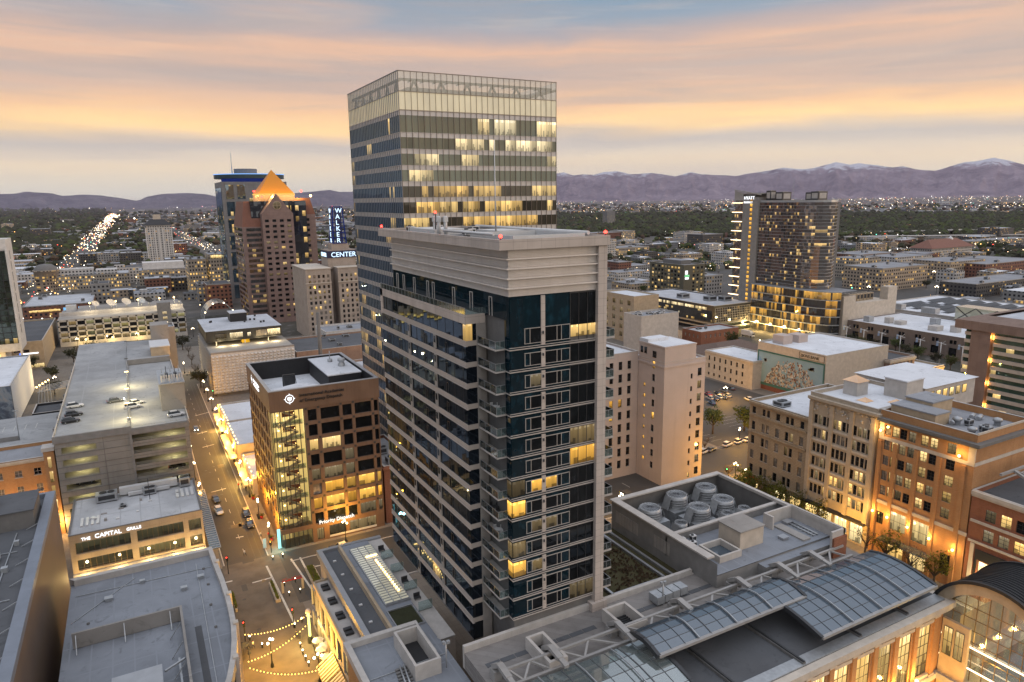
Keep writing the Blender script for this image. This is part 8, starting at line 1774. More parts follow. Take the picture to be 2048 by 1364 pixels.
# ---- past the middle distance: roofs, trees and lights that read as one mass
rr = random.Random(5)
def fan(pa, pb):                           # random ground point seen between photo rows pa..pb
 px = rr.uniform(-120, 2170); py = pa+(pb-pa)*rr.random(); hz = 409-.0134*(px-247)
 if py < hz+4: py = hz+4+rr.random()*8
 x, y = G(px, py); return px, py, x, y
m = MB()
for i in range(2900):
 px, py, x, y = fan(404, 470)
 d = math.hypot(x, y)
 if d > 12000 or d < 1150: continue
 if px > 1100 and 427 < py < 475: continue
 if px < 250 and 418 < py and rr.random() < .7: continue
 if onst(x, y): continue
 s = rr.uniform(8, 30)*(1+d/5000); h = rr.uniform(4, 10); m.box(x, y, 0, x+s*rr.uniform(.8, 2), y+s, h, rr.choice((0, 1, 1, 2, 3, 3)), 'bsw')
tag(m.build('distant_rooftops', [M['rlight'], M['rgrey'], FW['tan'], M['rdark']]), 'far low roofs filling the valley floor', kind='stuff')
def blob(m, x, y, z, r, k=0):
 n = 6; i = len(m.v); m.v.append((x, y, z+r*.75*rr.uniform(.8, 1.2)))
 for j in range(n):
  a = 2*math.pi*j/n+rr.uniform(-.3, .3); q = r*rr.uniform(.7, 1.2); m.v.append((x+q*math.cos(a), y+q*math.sin(a), z+r*rr.uniform(-.1, .35)))
 for j in range(n):
  a = 2*math.pi*j/n+rr.uniform(-.3, .3); q = r*.7; m.v.append((x+q*math.cos(a), y+q*math.sin(a), z-r*.7))
 for j in range(n):
  j2 = (j+1) % n; m.f.append((i, i+1+j, i+1+j2)); m.f.append((i+1+j, i+1+n+j, i+1+n+j2, i+1+j2)); m.m += [k, k]; m.sm += [False, False]
m = MB()
for i in range(13000):
 px, py, x, y = fan(410, 545)
 d = math.hypot(x, y)
 if d < 620 or d > 9000: continue
 belt = px > 1100 and 426 < py < 474; sub = px < 330 and 418 < py < 510
 if not belt and not sub and rr.random() < (.55 if py > 450 else .3): continue
 if abs(x+72) < 20 or not free(x-2, y-2, x+2, y+2, 0): continue
 if onst(x, y): continue
 r = rr.uniform(2.5, 5)*(1+d/2600); blob(m, x, y, r*.75, r, rr.choice((0, 0, 1, 2)))
for i in range(6500):
 if i < 4800: px, py = rr.uniform(1090, 2130), 429+46*rr.random()
 else: px, py = rr.uniform(-60, 210), 420+85*rr.random()
 x, y = G(px, py); d = math.hypot(x, y); r = rr.uniform(3.5, 6)*(1+d/2600)
 if abs(x+72) < 34 or onst(x, y): continue
 blob(m, x, y, r*.75, r, rr.choice((0, 0, 0, 1)))
tag(m.build('distant_tree_canopy', [M['leafd'], M['leaf'], M['leafb']]), 'dark tree cover of the far suburbs', kind='stuff')
cols = [emis('far lamp warm', (1.0, .74, .42), 5), emis('far lamp white', (1, .95, .85), 6), emis('far lamp orange', (1, .5, .14), 5), emis('far lamp red', (1, .08, .05), 4), emis('far lamp green', (.2, 1, .7), 3)]
m = MB()
def spark(x, y, z, r, k):
 i = len(m.v); m.v.extend([(x+r, y, z), (x-r, y, z), (x, y+r, z), (x, y-r, z), (x, y, z+r*.8), (x, y, z-r*.8)])
 for f in ((0, 2, 4), (2, 1, 4), (1, 3, 4), (3, 0, 4), (2, 0, 5), (1, 2, 5), (3, 1, 5), (0, 3, 5)): m.f.append(tuple(i+j for j in f)); m.m.append(k); m.sm.append(False)
for i in range(4200):
 u = rr.random()
 px, py, x, y = fan(400, 600) if u < .45 else fan(400, 440)
 if u > .62: px = rr.uniform(1090, 2120); hz = 409-.0134*(px-247); py = hz+rr.uniform(9, 34) if u < .9 else hz+rr.uniform(4, 16); x, y = G(px, py)
 d = math.hypot(x, y)
 if d > 17000: continue
 if px > 1100 and 430 < py < 474 and rr.random() < .9: continue
 if px < 210 and 412 < py < 560 and rr.random() < .5: continue
 if u < .4:
  if rr.random() < .5: x = min(NSS+(133, 327), key=lambda q: abs(q-x))+rr.choice((-8, 8))
  else: y = min(EWS, key=lambda q: abs(q-y))+rr.choice((-8, 8))
 k = rr.choices((0, 1, 2, 3, 4), (46, 30, 16, 6, 2))[0]; spark(x, y, 7+rr.uniform(-2, 5)+d*.0012, (.22+d*.00026)*(.45+1.5*rr.random()**4), k)
for i in range(900):                        # the long bright avenue
 y = 430+rr.random()**1.8*7000; x = -72+rr.uniform(-16, 16)*(1+y/4000); d = math.hypot(x, y)
 k = rr.choices((0, 1, 2, 3, 4), (40, 34, 14, 10, 2))[0]; spark(x, y, rr.uniform(1, 9), (.28+d*.00036)*rr.uniform(.5, 1.3), k)
for i in range(260):
 y = 560+rr.random()**1.6*3500; x = 133+rr.uniform(-14, 14); d = math.hypot(x, y); spark(x, y, rr.uniform(1, 9), (.22+d*.0003)*rr.uniform(.5, 1.2), rr.choices((0, 1, 2, 3), (40, 30, 14, 16))[0])
tag(m.build('distant_city_lights', cols), 'countless far street and window lights across the valley', kind='stuff')
# raised highway and rail yard lamps
for i, (pa, pb) in enumerate((((1690, 473), (2120, 464)), ((1690, 483), (2120, 478)))):
 a, c = G(*pa), G(*pb); m = MB(); m.bar((*a, 9), (*c, 9), 16, 1.6)
 for k in range(24):
  q = (a[0]+(c[0]-a[0])*k/23, a[1]+(c[1]-a[1])*k/23); m.box(q[0]-1, q[1]-1, 0, q[0]+1, q[1]+1, 8.2)
 struct('highway', m, [M['lconc']])
# ================================================================== STREET LIFE
def leaf_tree(name, label, h, cr, mat, n=420, seed=0, bare=False, spread=1.0):
 rr = random.Random(seed); t = thing(name, label, 'tree', (0, 0, 0))
 m = MB(); m.tube((0, 0, 0), (.05*h*.2, 0, h*.38), .035*h, .022*h, 7)
 tips = []
 for k in range(9):
  a = k*2.4+rr.uniform(-.3, .3); z0 = h*rr.uniform(.3, .42); L = cr*rr.uniform(.6, 1.0)
  p0 = Vector((.01*h, 0, z0)); p1 = p0+Vector((math.cos(a)*L*.55, math.sin(a)*L*.55, h*rr.uniform(.15, .26))); p2 = p1+Vector((math.cos(a+.4)*L*.4, math.sin(a+.4)*L*.4, h*rr.uniform(.1, .24)))
  m.tube(p0, p1, .016*h, .009*h, 5, cap=False); m.tube(p1, p2, .009*h, .003*h, 4, cap=False); tips += [p1, p2, (p1+p2)/2]
  if bare:
   for q in range(5):
    b_ = p1.lerp(p2, rr.random()); m.tube(b_, b_+Vector((rr.uniform(-1, 1)*cr*.35, rr.uniform(-1, 1)*cr*.35, rr.uniform(.1, .3)*h*.5)), .005*h, .002*h, 3, cap=False)
 m.build('trunk', M['bark'], t)
 c = MB(); cl = [(tp, cr*rr.uniform(.26, .46)) for tp in tips]+[(Vector((rr.uniform(-.5, .5)*cr, rr.uniform(-.5, .5)*cr, h*rr.uniform(.6, .92))), cr*rr.uniform(.25, .4)) for _ in range(7)]
 for i in range(n):
  ce, rad = rr.choice(cl); d = Vector((rr.gauss(0, 1), rr.gauss(0, 1), rr.gauss(0, .8))); d = d.normalized()*rad*rr.random()**.4
  p = ce+d; s = cr*rr.uniform(.035, .085)*spread; a = Vector((rr.gauss(0, 1), rr.gauss(0, 1), rr.gauss(0, 1))).normalized(); b_ = a.orthogonal().normalized()*s; a = a*s
  c.quad(tuple(p-a-b_), tuple(p+a-b_*.6), tuple(p+a*.8+b_), tuple(p-a*.7+b_))
 c.build('crown', M[mat], t); return reg(t)
T1 = leaf_tree('street_tree', 'x', 8, 3.0, 'leafy', 650, 1); T2 = leaf_tree('street_tree', 'x', 11, 4.4, 'leaf', 800, 2); T3 = leaf_tree('street_tree', 'x', 7, 2.6, 'leafb', 170, 3, True, .6); T4 = leaf_tree('street_tree', 'x', 9, 4.2, 'leafd', 700, 4, False, 1.1)
def place_tree(proto, x, y, label, z=0, s=1.0, group='street and park trees'):
 o = copy_tree(proto, (x, y, z), None, label, R.uniform(0, 6.28)); o.scale = (s, s, s); o['group'] = group; return o
def ptree(proto, px, py, label, s=1.0): x, y = G(px, py); return place_tree(proto, x, y, label, 0, s)
for i, y in enumerate((136.5, 131, 125.5, 119, 112.5)): place_tree(T1, 150.8, y, ('leafy green street tree by the orange awning', 'leafy green street tree by the arched stone entrance', 'leafy green street tree before the lit stone shopfront', 'leafy green street tree between stone and terracotta fronts', 'leafy green street tree under the terracotta shop canopy')[i], 0, 1.15)
for i, y in enumerate((98, 92.5, 86.5, 81)): place_tree((T3, T1, T3, T1)[i], 150.6, y, ('bare lit street tree at the far corner of the brick hotel', 'green street tree before the hotel display windows', 'bare street tree twinkling below the hotel canopy', 'small green street tree at the near hotel corner')[i], 0, 1.15)
ptree(T2, 1425, 868, 'dense green tree on the edge of the parking lot beside the pink stone wall', .95); ptree(T2, 1488, 862, 'dense green tree under the parking lot lamp', .9); ptree(T1, 1497, 868, 'yellow green lamplit tree on the parking lot edge', .7); ptree(T3, 1408, 905, 'small bare tree at the foot of the pink stone wall', .9); ptree(T3, 1457, 958, 'small pale tree at the street corner behind the plant yard', .7)
ptree(T2, 1463, 700, 'bushy green tree beside the brown hipped roof store', 1.0)
for i, (px, py) in enumerate(((155, 712), (172, 700), (190, 712), (208, 703), (228, 712), (148, 728), (245, 705), (350, 690), (366, 700), (384, 730), (392, 752), (402, 775), (378, 712), (410, 742))): ptree((T3, T3, T4)[i % 3], px, py, 'bare spring tree in the park behind the garage' if i < 8 else 'bare dark tree in the small park by the quilted building', 1.0)
for i, (px, py) in enumerate(((90, 700), (62, 740), (105, 760), (110, 790))): ptree(T4, px, py, 'dark tree by the plaza pergola', .8)
for i, (px, py) in enumerate(((1702, 690), (1722, 702), (1745, 700), (1790, 705), (1810, 712), (1835, 722), (1870, 730), (1900, 742))): ptree((T4, T2)[i % 2], px, py, 'garden tree along the convention hall front', .75)
rr = random.Random(55); k = 0
for i in range(400):
 if k >= 90: break
 px, py = rr.uniform(-10, 2060), rr.uniform(490, 690); x, y = G(px, py)
 if 690 < px < 1200 or (px < 690 and py > 610) or not free(x-4, y-4, x+4, y+4, 0): continue
 place_tree(rr.choice((T2, T4, T3, T4)), x, y, 'city tree among the low blocks ' + ('beyond the lattice garage' if px < 690 else 'around the glass hotel' if px < 1720 else 'beyond the convention hall'), 0, rr.uniform(.7, 1.15), 'city trees among the low blocks'); k += 1
for t_ in (T1, T2, T3, T4):
 def rm(o):
  for c in list(KIDS.get(o.name, ())): rm(c)
  bpy.data.objects.remove(o)
 rm(t_)
# ---- lamps
def lamp_proto():
 t = thing('street_lamp', 'x', 'street lamp', (0, 0, 0)); m = MB(); m.lathe(0, 0, [(.28, 0), (.28, .5), (.14, .8), (.09, 1.2), (.07, 4.6), (.16, 4.7)], 8); m.bar((-.6, 0, 4.5), (.6, 0, 4.5), .07, .09); m.build('post', M['lampm'], t)
 for x, z in ((-.6, 4.75), (.6, 4.75), (0, 5.2)): m = MB(); m.ball((x, 0, z), .21, 0, 5); m.build('globe', M['lcool'], t)
 return reg(t)
LP = lamp_proto()
def put_lamp(x, y, label, e=900, col=(1, .50, .07), s=1.15):
 o = copy_tree(LP, (x, y, 0), None, label, R.uniform(0, 3)); o.scale = (s, s, s); o['group'] = 'globe street lamps'
 if e: lamp((x, y, 5.0*s+.9), e, col, .45)
for (px, py), lab, e in (((545, 1334), 'three globe street lamp in the dining plaza under the string lights', 1800), ((640, 1366), 'three globe street lamp by the dining terrace umbrellas', 1800), ((692, 1084), 'three globe street lamp on the pavement before the brown office', 2000), ((1470, 962), 'three globe street lamp at the corner behind the plant yard', 2200), ((1478, 888), 'tall lamp by the parking lot trees', 2200), ((1492, 975), 'three globe street lamp by the orange awning', 1500), ((1673, 1100), 'three globe street lamp before the terracotta shopfront', 1500), ((1827, 1130), 'three globe street lamp below the hotel canopy', 1800), ((1450, 800), 'bright white lamp in the parking lot', 2600)): put_lamp(*G(px, py), lab, e, (1, .49, .06))
for i in range(11): put_lamp(24.2, 178+i*17, 'globe lamp on the shop side of the side street', 1500 if i < 8 else 350, (1, .44, .03))
for i in range(8): put_lamp(11.0, 216+i*19, 'globe lamp beside the garage along the side street', 420, (1, .44, .04))
for i in range(7): put_lamp(113.6, 150+i*24 if i else 147, 'globe lamp on the near pavement of the main street', 1500); put_lamp(152.2, 175+i*24, 'globe lamp on the far pavement of the main street', 1500)
for i in range(8): put_lamp(-38+i*9.5, 364 if i % 2 else 395, 'globe lamp in the park behind the garage', 900, (1, .7, .3))
for i in range(5): put_lamp(-34+i*16.5, 505, 'globe lamp before the lattice garage', 0)
for i in range(10): put_lamp(312, 200+i*26, 'globe lamp along the avenue before the glass hotel', 1500 if 3 < i < 7 else 0)
for i in range(14):
 px, py = R.uniform(1700, 2040), R.uniform(560, 600); put_lamp(*G(px, py), 'lamp in the car park beyond the convention hall', 0, s=1.8)
rm(LP)
# ---- cars
def car_proto(kind, paint):
 t = thing('parked_car', 'x', 'car', (0, 0, 0)); L, Wd = (4.7, 1.9); hb = .95 if kind == 'suv' else .8; ht = 1.72 if kind == 'suv' else 1.42
 def hull(secs, mi=0):
  m = MB(); n = len(secs[0])
  for s0, s1 in zip(secs, secs[1:]):
   for i in range(n): m.quad(s0[i], s0[(i+1) % n], s1[(i+1) % n], s1[i], mi, True)
  m.poly(secs[0][::-1], mi); m.poly(secs[-1], mi); return m
 def sec(x, w, z0, z1, r=.12): return [(x, -w+r, z0), (x, w-r, z0), (x, w, z0+r), (x, w, z1-r), (x, w-r, z1), (x, -w+r, z1), (x, -w, z1-r), (x, -w, z0+r)]
 m = hull([sec(-L/2, .72, .4, hb-.12), sec(-L/2+.15, .88, .3, hb), sec(-L/2+.6, .95, .25, hb+.04), sec(.5, .95, .25, hb+.03), sec(1.3, .94, .25, hb-.03), sec(L/2-.35, .88, .28, hb-.12), sec(L/2, .7, .4, hb-.3)]); m.build('body', paint, t)
 a, b_ = (-2.15, 1.1) if kind == 'suv' else (-1.75, 1.15)
 m = hull([sec(a, .82, hb-.02, hb+.05, .02), sec(a+.3, .76, hb-.02, ht-.1, .08), sec(a+.9, .74, hb-.02, ht-.03, .08), sec(b_-1.0, .72, hb-.02, ht-.03, .08), sec(b_-.7, .74, hb-.02, ht-.1, .08), sec(b_, .82, hb-.02, hb+.04, .02)]); m.build('window_glass', M['cargl'], t)
 m = MB(); m.box(a+.55, -.7, ht-.035, b_-.85, .7, ht+.02); m.box(a+.3, -.7, ht+.021, b_-1.0, -.64, ht+.06); m.box(a+.3, .64, ht+.021, b_-1.0, .7, ht+.06); m.build('roof', paint, t)
 for x in (-1.42, 1.42):
  for y in (-.86, .86):
   m = MB(); m.tube((x, y-.11, .34), (x, y+.11, .34), .34, n=12); w_ = m.build('wheel', M['rubber'], t); m = MB(); s = -.125 if y < 0 else .125; m.tube((x, y+s*.9, .34), (x, y+s, .34), .2, n=10); m.build('rim', M['galv'], w_)
 for y in (-.62, .62):
  m = MB(); m.box(L/2-.1, y-.17, .55, L/2+.01, y+.17, .68); m.build('headlight', M['wmetal'], t); m = MB(); m.box(-L/2-.01, y-.16, .6, -L/2+.1, y+.16, .78); m.build('tail_light', M['red'], t)
 return reg(t)
def carpaint(n, c):
 m, t, o = newmat(n); p = princ(t, c4_(c), .3, .6); t.put(p, 'Coat Weight', .6); t.put(p, 'Coat Roughness', .08); t.l.new(p.outputs[0], o.inputs[0]); return m
M['cargl'] = pane('car glass', None, tint=(.01, .012, .014), refl=.12)
CP = {k: carpaint(k+' car paint', c) for k, c in dict(white=(.62, .62, .62), black=(.012, .012, .014), grey=(.10, .105, .11), silver=(.36, .37, .38), red=(.22, .02, .02), blue=(.03, .06, .14)).items()}
PROT = {}
def put_car(x, y, z, ang, kind, col, label, group='parked and driving cars', lights=False):
 if (kind, col) not in PROT: PROT[kind, col] = car_proto(kind, CP[col])
 o = copy_tree(PROT[kind, col], (x, y, z), None, label, math.radians(ang)); o['group'] = group
 if lights:
  for dy in (-.62, .62):
   m = MB(); m.ball((2.4, dy, .62), .16, 0, 4); q = m.build('lit_headlamp', M['lhead']); q.parent = o; q.location = (0, 0, 0)
 return o
zr = 26.86
for (px, py), ang, kind, col, lab, li in (((150, 815), 10, 'suv', 'white', 'white car alone on the garage roof edge', 0), ((148, 832), 10, 'suv', 'black', 'black car between two others at the garage roof edge', 0), ((142, 845), 10, 'suv', 'black', 'black car closest to the garage parapet corner', 0), ((231, 804), 5, 'sedan', 'grey', 'dark grey car with headlights on in the middle of the garage roof', 1)): put_car(*G(px, py, zr), zr, ang, kind, col, lab, lights=li)
for (px, py), ang, kind, col, lab in (((272, 808), 8, 'sedan', 'white', 'white sedan behind the other white car by the roof lamp'), ((266, 816), 6, 'suv', 'white', 'white car nearest the garage roof lamp'), ((353, 832), 6, 'suv', 'white', 'white car by the garage stair tower')): put_car(*G(px, py, 26.56), 26.56, ang, kind, col, lab)
for k, (x, z, lab) in enumerate(((-17, 12.2, 'dark car parked inside the third open garage level'), (-16.5, 5.3, 'silver car parked inside a low open garage level'), (5.8, 12.2, 'dark car inside the garage opening near the street'), (6.6, 8.75, 'dark car inside the garage opening one level lower'))): put_car(x, Y0_ if 0 else 215.2, z+.0, 0, 'sedan', 'silver' if k == 1 else 'black', lab)
for (px, py), ang, kind, col, lab, li in (((438, 1026), -84, 'suv', 'white', 'white car driving along the side street', 0), ((432, 1002), -84, 'sedan', 'black', 'black car just ahead of the white one on the side street', 0), ((392, 860), -90, 'sedan', 'grey', 'car with bright headlights far up the side street', 1), ((493, 1030), -90, 'suv', 'black', 'black car parked by the corner of the brown office', 0), ((500, 1052), -90, 'suv', 'black', 'second dark car parked by the corner of the brown office', 0), ((670, 1102), 6, 'sedan', 'black', 'dark car parked at the kerb before the lettered office', 0), ((690, 1097), 6, 'suv', 'silver', 'silver car parked at the kerb before the lettered office', 0),
 ((1455, 892), 14, 'suv', 'white', 'white car waiting at the junction nearest the camera side', 0), ((1478, 886), 14, 'suv', 'white', 'white car in the middle of the queue at the junction', 0), ((1496, 882), 14, 'sedan', 'white', 'white car last in the queue at the junction', 0), ((1422, 902), 14, 'sedan', 'grey', 'dark car at the junction by the pink wall', 0), ((1408, 906), 14, 'suv', 'white', 'white car half hidden by the pink wall', 0)): put_car(*G(px, py), .05, ang, kind, col, lab, lights=li)
for i, (px, py, col) in enumerate(((1416, 790, 'red'), (1420, 799, 'silver'), (1430, 800, 'black'), (1438, 796, 'white'), (1447, 797, 'grey'), (1454, 794, 'silver'), (1424, 808, 'blue'), (1448, 784, 'grey'), (1462, 779, 'black'), (1497, 801, 'white'), (1436, 788, 'black'))): put_car(*G(px, py), .04, 75, 'suv' if i % 2 else 'sedan', col, col+' car parked in the open lot behind the pink stone office', 'cars in the open parking lot')
for i in range(6): put_car(-41+R.uniform(-.5, .5), 334+i*4.6, .04, 12, 'sedan', ('black', 'grey', 'silver', 'white', 'black', 'grey')[i], ('black', 'grey', 'silver', 'white', 'black', 'grey')[i]+' car parked below the faded mural', 'cars below the mural')
rr = random.Random(3)
for i, (x, y, col) in enumerate(((121, 176, 'white'), (127, 190, 'grey'), (144, 178, 'black'), (139, 200, 'silver'), (121, 215, 'red'), (144, 228, 'white'), (127, 246, 'black'), (139, 262, 'grey'), (124, 152, 'black'))): put_car(x, y, .05, 90 if x < 132 else -90, 'suv' if i % 2 else 'sedan', col, col+' car on the main street, heading '+('towards' if x > 132 else 'away from')+' the plant yard corner', lights=x > 132)
for k_, t_ in PROT.items(): rm(t_)
# distant cars: one mesh each
def fcar(col):
 m = MB(); m.box(-2.3, -.9, .3, 2.3, .9, .95); m.box(-1.6, -.78, .95, 1.2, .78, 1.5, 1); m.box(-1.3, -.76, 1.5, .8, .76, 1.54)
 for x in (-1.4, 1.4):
  for y in (-.85, .85): m.tube((x, y-.1, .33), (x, y+.1, .33), .33, n=8, m=2)
 return m.mesh('parked_car', [CP[col], M['cargl'], M['rubber']])
FC = {c: fcar(c) for c in CP}
k = 0
for row in range(13):
 for i in range(20):
  x, y = 436+row*14.5, 302+i*10.4+rr.uniform(-1, 1)
  px_ = 0
  if rr.random() < .42 or not free(x-2, y-2, x+2, y+2, 0): continue
  c = rr.choice(('white', 'silver', 'grey', 'black', 'white', 'blue', 'red')); o = bpy.data.objects.new('parked_car', FC[c]); C.objects.link(o); o.location = (x, y, .04); o.rotation_euler = (0, 0, rr.choice((0, math.pi))+rr.uniform(-.05, .05)); tag(o, f'small {c} car in the big car park beyond the convention hall', 'car', 'cars in the convention car park'); k += 1
for i in range(46):
 y = 300+i*26+rr.uniform(-8, 8); x = rr.choice((-78, -75, -69, -66)); c = rr.choice(list(CP)); o = bpy.data.objects.new('driving_car', FC[c]); C.objects.link(o); o.location = (x, y, .05); o.rotation_euler = (0, 0, math.pi/2*(1 if x > -72 else -1)); tag(o, f'small {c} car in traffic on the bright avenue', 'car', 'cars on the bright avenue')
x, y = G(1492, 672); t = thing('delivery_truck', 'white box truck parked beside the bushy tree', 'truck', (x, y, 0)); m = MB(); m.box(x-1.3, y-4, .9, x+1.3, y+3, 3.8); m.build('cargo_box', M['wmetal'], t); m = MB(); m.box(x-1.2, y-6, .6, x+1.2, y-4.02, 2.8); m.build('cab', M['wmetal'], t); m = MB(); m.box(x-1.1, y-6.04, 1.7, x+1.1, y-6.002, 2.6); m.build('windscreen', M['pdark'], t)
for a in (-1.1, 1.1):
 for c in (-5, 0, 1.6): m = MB(); m.tube((x+a-.15, y+c, .5), (x+a+.15, y+c, .5), .5, n=10); m.build('wheel', M['rubber'], t)
# ---- people: one continuous skinned body each
def person(x, y, ang, top, label, stride=.28, z=0.05):
 V = [(0, 0, .95), (0, 0, 1.2), (0, .01, 1.42), (0, .02, 1.52), (0, .03, 1.66), (-.1, 0, .9), (-.1, stride, .5), (-.1, stride*.6, .06), (-.1, stride*.6+.14, .04), (.1, 0, .9), (.1, -stride*.4, .5), (.1, -stride*1.3, .1), (.1, -stride*1.3+.14, .05), (-.2, 0, 1.4), (-.26, -stride*.5, 1.12), (-.25, -stride*.3+.1, .88), (.2, 0, 1.4), (.26, stride*.4, 1.12), (.25, stride*.9, .9)]
 Ed = [(0, 1), (1, 2), (2, 3), (3, 4), (0, 5), (5, 6), (6, 7), (7, 8), (0, 9), (9, 10), (10, 11), (11, 12), (2, 13), (13, 14), (14, 15), (2, 16), (16, 17), (17, 18)]
 Rd = [.15, .15, .15, .06, .11, .1, .075, .05, .045, .1, .075, .05, .045, .07, .05, .04, .07, .05, .04]
 me = bpy.data.meshes.new('person'); me.from_pydata(V, Ed, []); o = bpy.data.objects.new('tmp', me); C.objects.link(o)
 md = o.modifiers.new('s', 'SKIN'); sv = me.skin_vertices[0].data
 for v, r in zip(sv, Rd): v.radius = (r, r*.8 if r > .12 else r)
 sv[0].use_root = True
 o.modifiers.new('u', 'SUBSURF').levels = 1; bpy.context.view_layer.update()
 nm = bpy.data.meshes.new_from_object(o.evaluated_get(bpy.context.evaluated_depsgraph_get())); bpy.data.objects.remove(o)
 nm.materials.clear(); [nm.materials.append(M[k]) for k in (top, 'cloth', 'skin', 'rubber')]
 for f in nm.polygons: f.use_smooth = True; zc = f.center.z; f.material_index = 2 if zc > 1.5 else 0 if zc > .95 else 1 if zc > .1 else 3
 p = bpy.data.objects.new('person', nm); C.objects.link(p); p.location = (x, y, z); p.rotation_euler = (0, 0, math.radians(ang)); tag(p, label, 'person', 'people in the street')
 h = MB(); h.ball((0, .0, 1.73), .11, 0, 6); ho = h.mesh('hair', [M['rubber']]); hb = bpy.data.objects.new('hair', ho); C.objects.link(hb); hb.parent = p
for (px, py), ang, top, lab in (((490, 1112), 60, 'clothw', 'person in white clothes with a dark bag crossing the side street'), ((594, 1277), 10, 'cloth', 'person in dark clothes standing under the string lights'), ((599, 1278), -10, 'cloth', 'person in dark clothes beside another under the string lights'), ((498, 1300), 40, 'cloth', 'person in dark clothes walking by the curved roof block'), ((507, 1297), 40, 'clothw', 'person in a pale top walking by the curved roof block'), ((478, 976), 5, 'red', 'person in a red top on the warm lit pavement'), ((484, 975), 5, 'cloth', 'person in dark clothes next to the red top on the warm lit pavement'), ((622, 1243), 90, 'clothw', 'person in a pale top by the lit column'), ((522, 1075), 30, 'clothw', 'person in white near the glass stair corner')): x, y = G(px, py); person(x, y, ang, top, lab)
for i in range(9):
 x, y = (23.6+R.random(), 182+i*17+R.uniform(-4, 4)) if i < 6 else (11+R.random()*.6, 190+i*12); person(x, y, R.choice((0, 180))+R.uniform(-15, 15), R.choice(('cloth', 'clothw', 'red')), 'pedestrian in everyday clothes walking on the '+('warm lit shop pavement' if i < 6 else 'pavement beside the garage'))
# ---- plaza furniture
def planter(px0, py0, px1, py1, label, tree=False):
 (xa, ya), (xb, yb) = G(px0, py0), G(px1, py1); x0, x1, y0, y1 = min(xa, xb), max(xa, xb), min(ya, yb), max(ya, yb); t = thing('planter', label, 'planter', ((x0+x1)/2, (y0+y1)/2, 0)); m = MB(); ring(m, x0, y0, x1, y1, 0, .75, .35); m.build('kerb', M['planter'], t)
 m = MB(); m.box(x0+.35, y0+.35, .3, x1-.35, y1-.35, .8); r_ = random.Random(int(px0))
 for i in range(int(260*(x1-x0)*(y1-y0)/12)):
  p = Vector((r_.uniform(x0+.4, x1-.4), r_.uniform(y0+.4, y1-.4), r_.uniform(.75, 1.15))); a = Vector((r_.gauss(0, 1), r_.gauss(0, 1), r_.gauss(0, 1))).normalized()*.2; b_ = a.orthogonal().normalized()*.2; m.quad(tuple(p-a-b_), tuple(p+a-b_), tuple(p+a+b_), tuple(p-a+b_))
 m.build('foliage', M['leafy'], t)
planter(538, 1170, 562, 1204, 'oblong stone planter with clipped hedge beside the red arch'); planter(610, 1140, 652, 1180, 'larger stone planter with clipped hedge below the arcade corner'); planter(462, 1190, 476, 1224, 'stone planter with clipped hedge next to the curved roof block')
o = thing('street_tree', 'slim bare young tree rising from the larger plaza planter', 'tree', (*G(628, 1168), .6)); x, y = G(628, 1168); m = MB(); m.tube((x, y, .6), (x, y, 2.6), .09, .06, 6)
for i in range(12): a = i*2.4; m.tube((x, y, 1.6+i*.15), (x+math.cos(a)*1.0, y+math.sin(a)*1.0, 3.2+i*.2), .03, .01, 4, cap=False)
m.build('trunk', M['bark'], o)
t = thing('scroll_arch', 'low dark red arch sign with scrolled metal letters in the crossing', 'sign', (*G(585, 1172), 0)); (xa, ya), (xb, yb) = G(566, 1186), G(606, 1176)
for q in ((xa, ya), (xb, yb)): m = MB(); m.box(q[0]-.25, q[1]-.25, 0, q[0]+.25, q[1]+.25, 2.6); m.build('post', M['planter'], t)
m = MB(); m.bar((xa, ya, 2.7), (xb, yb, 2.7), .18, .18); m.build('beam', M['red'], t); m = MB()
for i in range(7):
 f = (i+.5)/7; x, y = xa+(xb-xa)*f, ya+(yb-ya)*f; r_ = .28+.12*math.sin(i*2.1)
 for k in range(9):
  a0, a1 = k*.6+i, (k+1)*.6+i; m.bar((x+r_*math.cos(a0)*.8, y, 3.05+r_*math.sin(a0)), (x+r_*math.cos(a1)*.8, y, 3.05+r_*math.sin(a1)), .07, .07)
m.build('scroll_letter', M['red'], t)
def bollard(x, y, label):
 t = thing('bollard', label, 'bollard', (x, y, 0), 'lit plaza bollards'); m = MB(); m.lathe(x, y, [(.14, 0), (.12, .9), (.15, .92)], 8); m.build('post', M['lampm'], t); m = MB(); m.lathe(x, y, [(.13, .92), (.13, 1.12), (.02, 1.2)], 8); m.build('cap_light', M['lcool'], t)
for i, (px, py) in enumerate(((546, 1120), (566, 1115), (569, 1172), (591, 1165), (579, 1192), (601, 1186), (604, 1245), (628, 1240), (590, 1256), (601, 1295), (606, 1309), (612, 1321), (618, 1333), (500, 1281), (525, 1296))): bollard(*G(px, py), ('lit bollard on the kerb near the glass stair', 'lit bollard near the red arch', 'lit bollard near the lit column', 'bollard in the row along the dining terrace')[0 if i < 2 else 1 if i < 6 else 2 if i < 9 else 3])
def strings(p0, p1, n, label, z0=5.0):
 a, c = Vector((*G(*p0, z0), z0)), Vector((*G(*p1, z0), z0)); t = thing('string_light', label, 'string lights', tuple((a+c)/2), 'string lights across the plaza'); P_ = []
 for i in range(n+1): f = i/n; p = a.lerp(c, f); p.z -= 1.1*4*f*(1-f); P_.append(p)
 m = MB()
 for i in range(n): m.bar(tuple(P_[i]), tuple(P_[i+1]), .03, .03)
 m.build('wire', M['rubber'], t)
 for i in range(n+1): q = P_[i]; m = MB(); m.ball((q.x, q.y, q.z-.14), .12, 0, 4); m.build('bulb', M['lbulb'], t)
 for i in range(2, n, 7): lamp((P_[i].x, P_[i].y, P_[i].z-.4), 110, (1, .50, .06), .3)
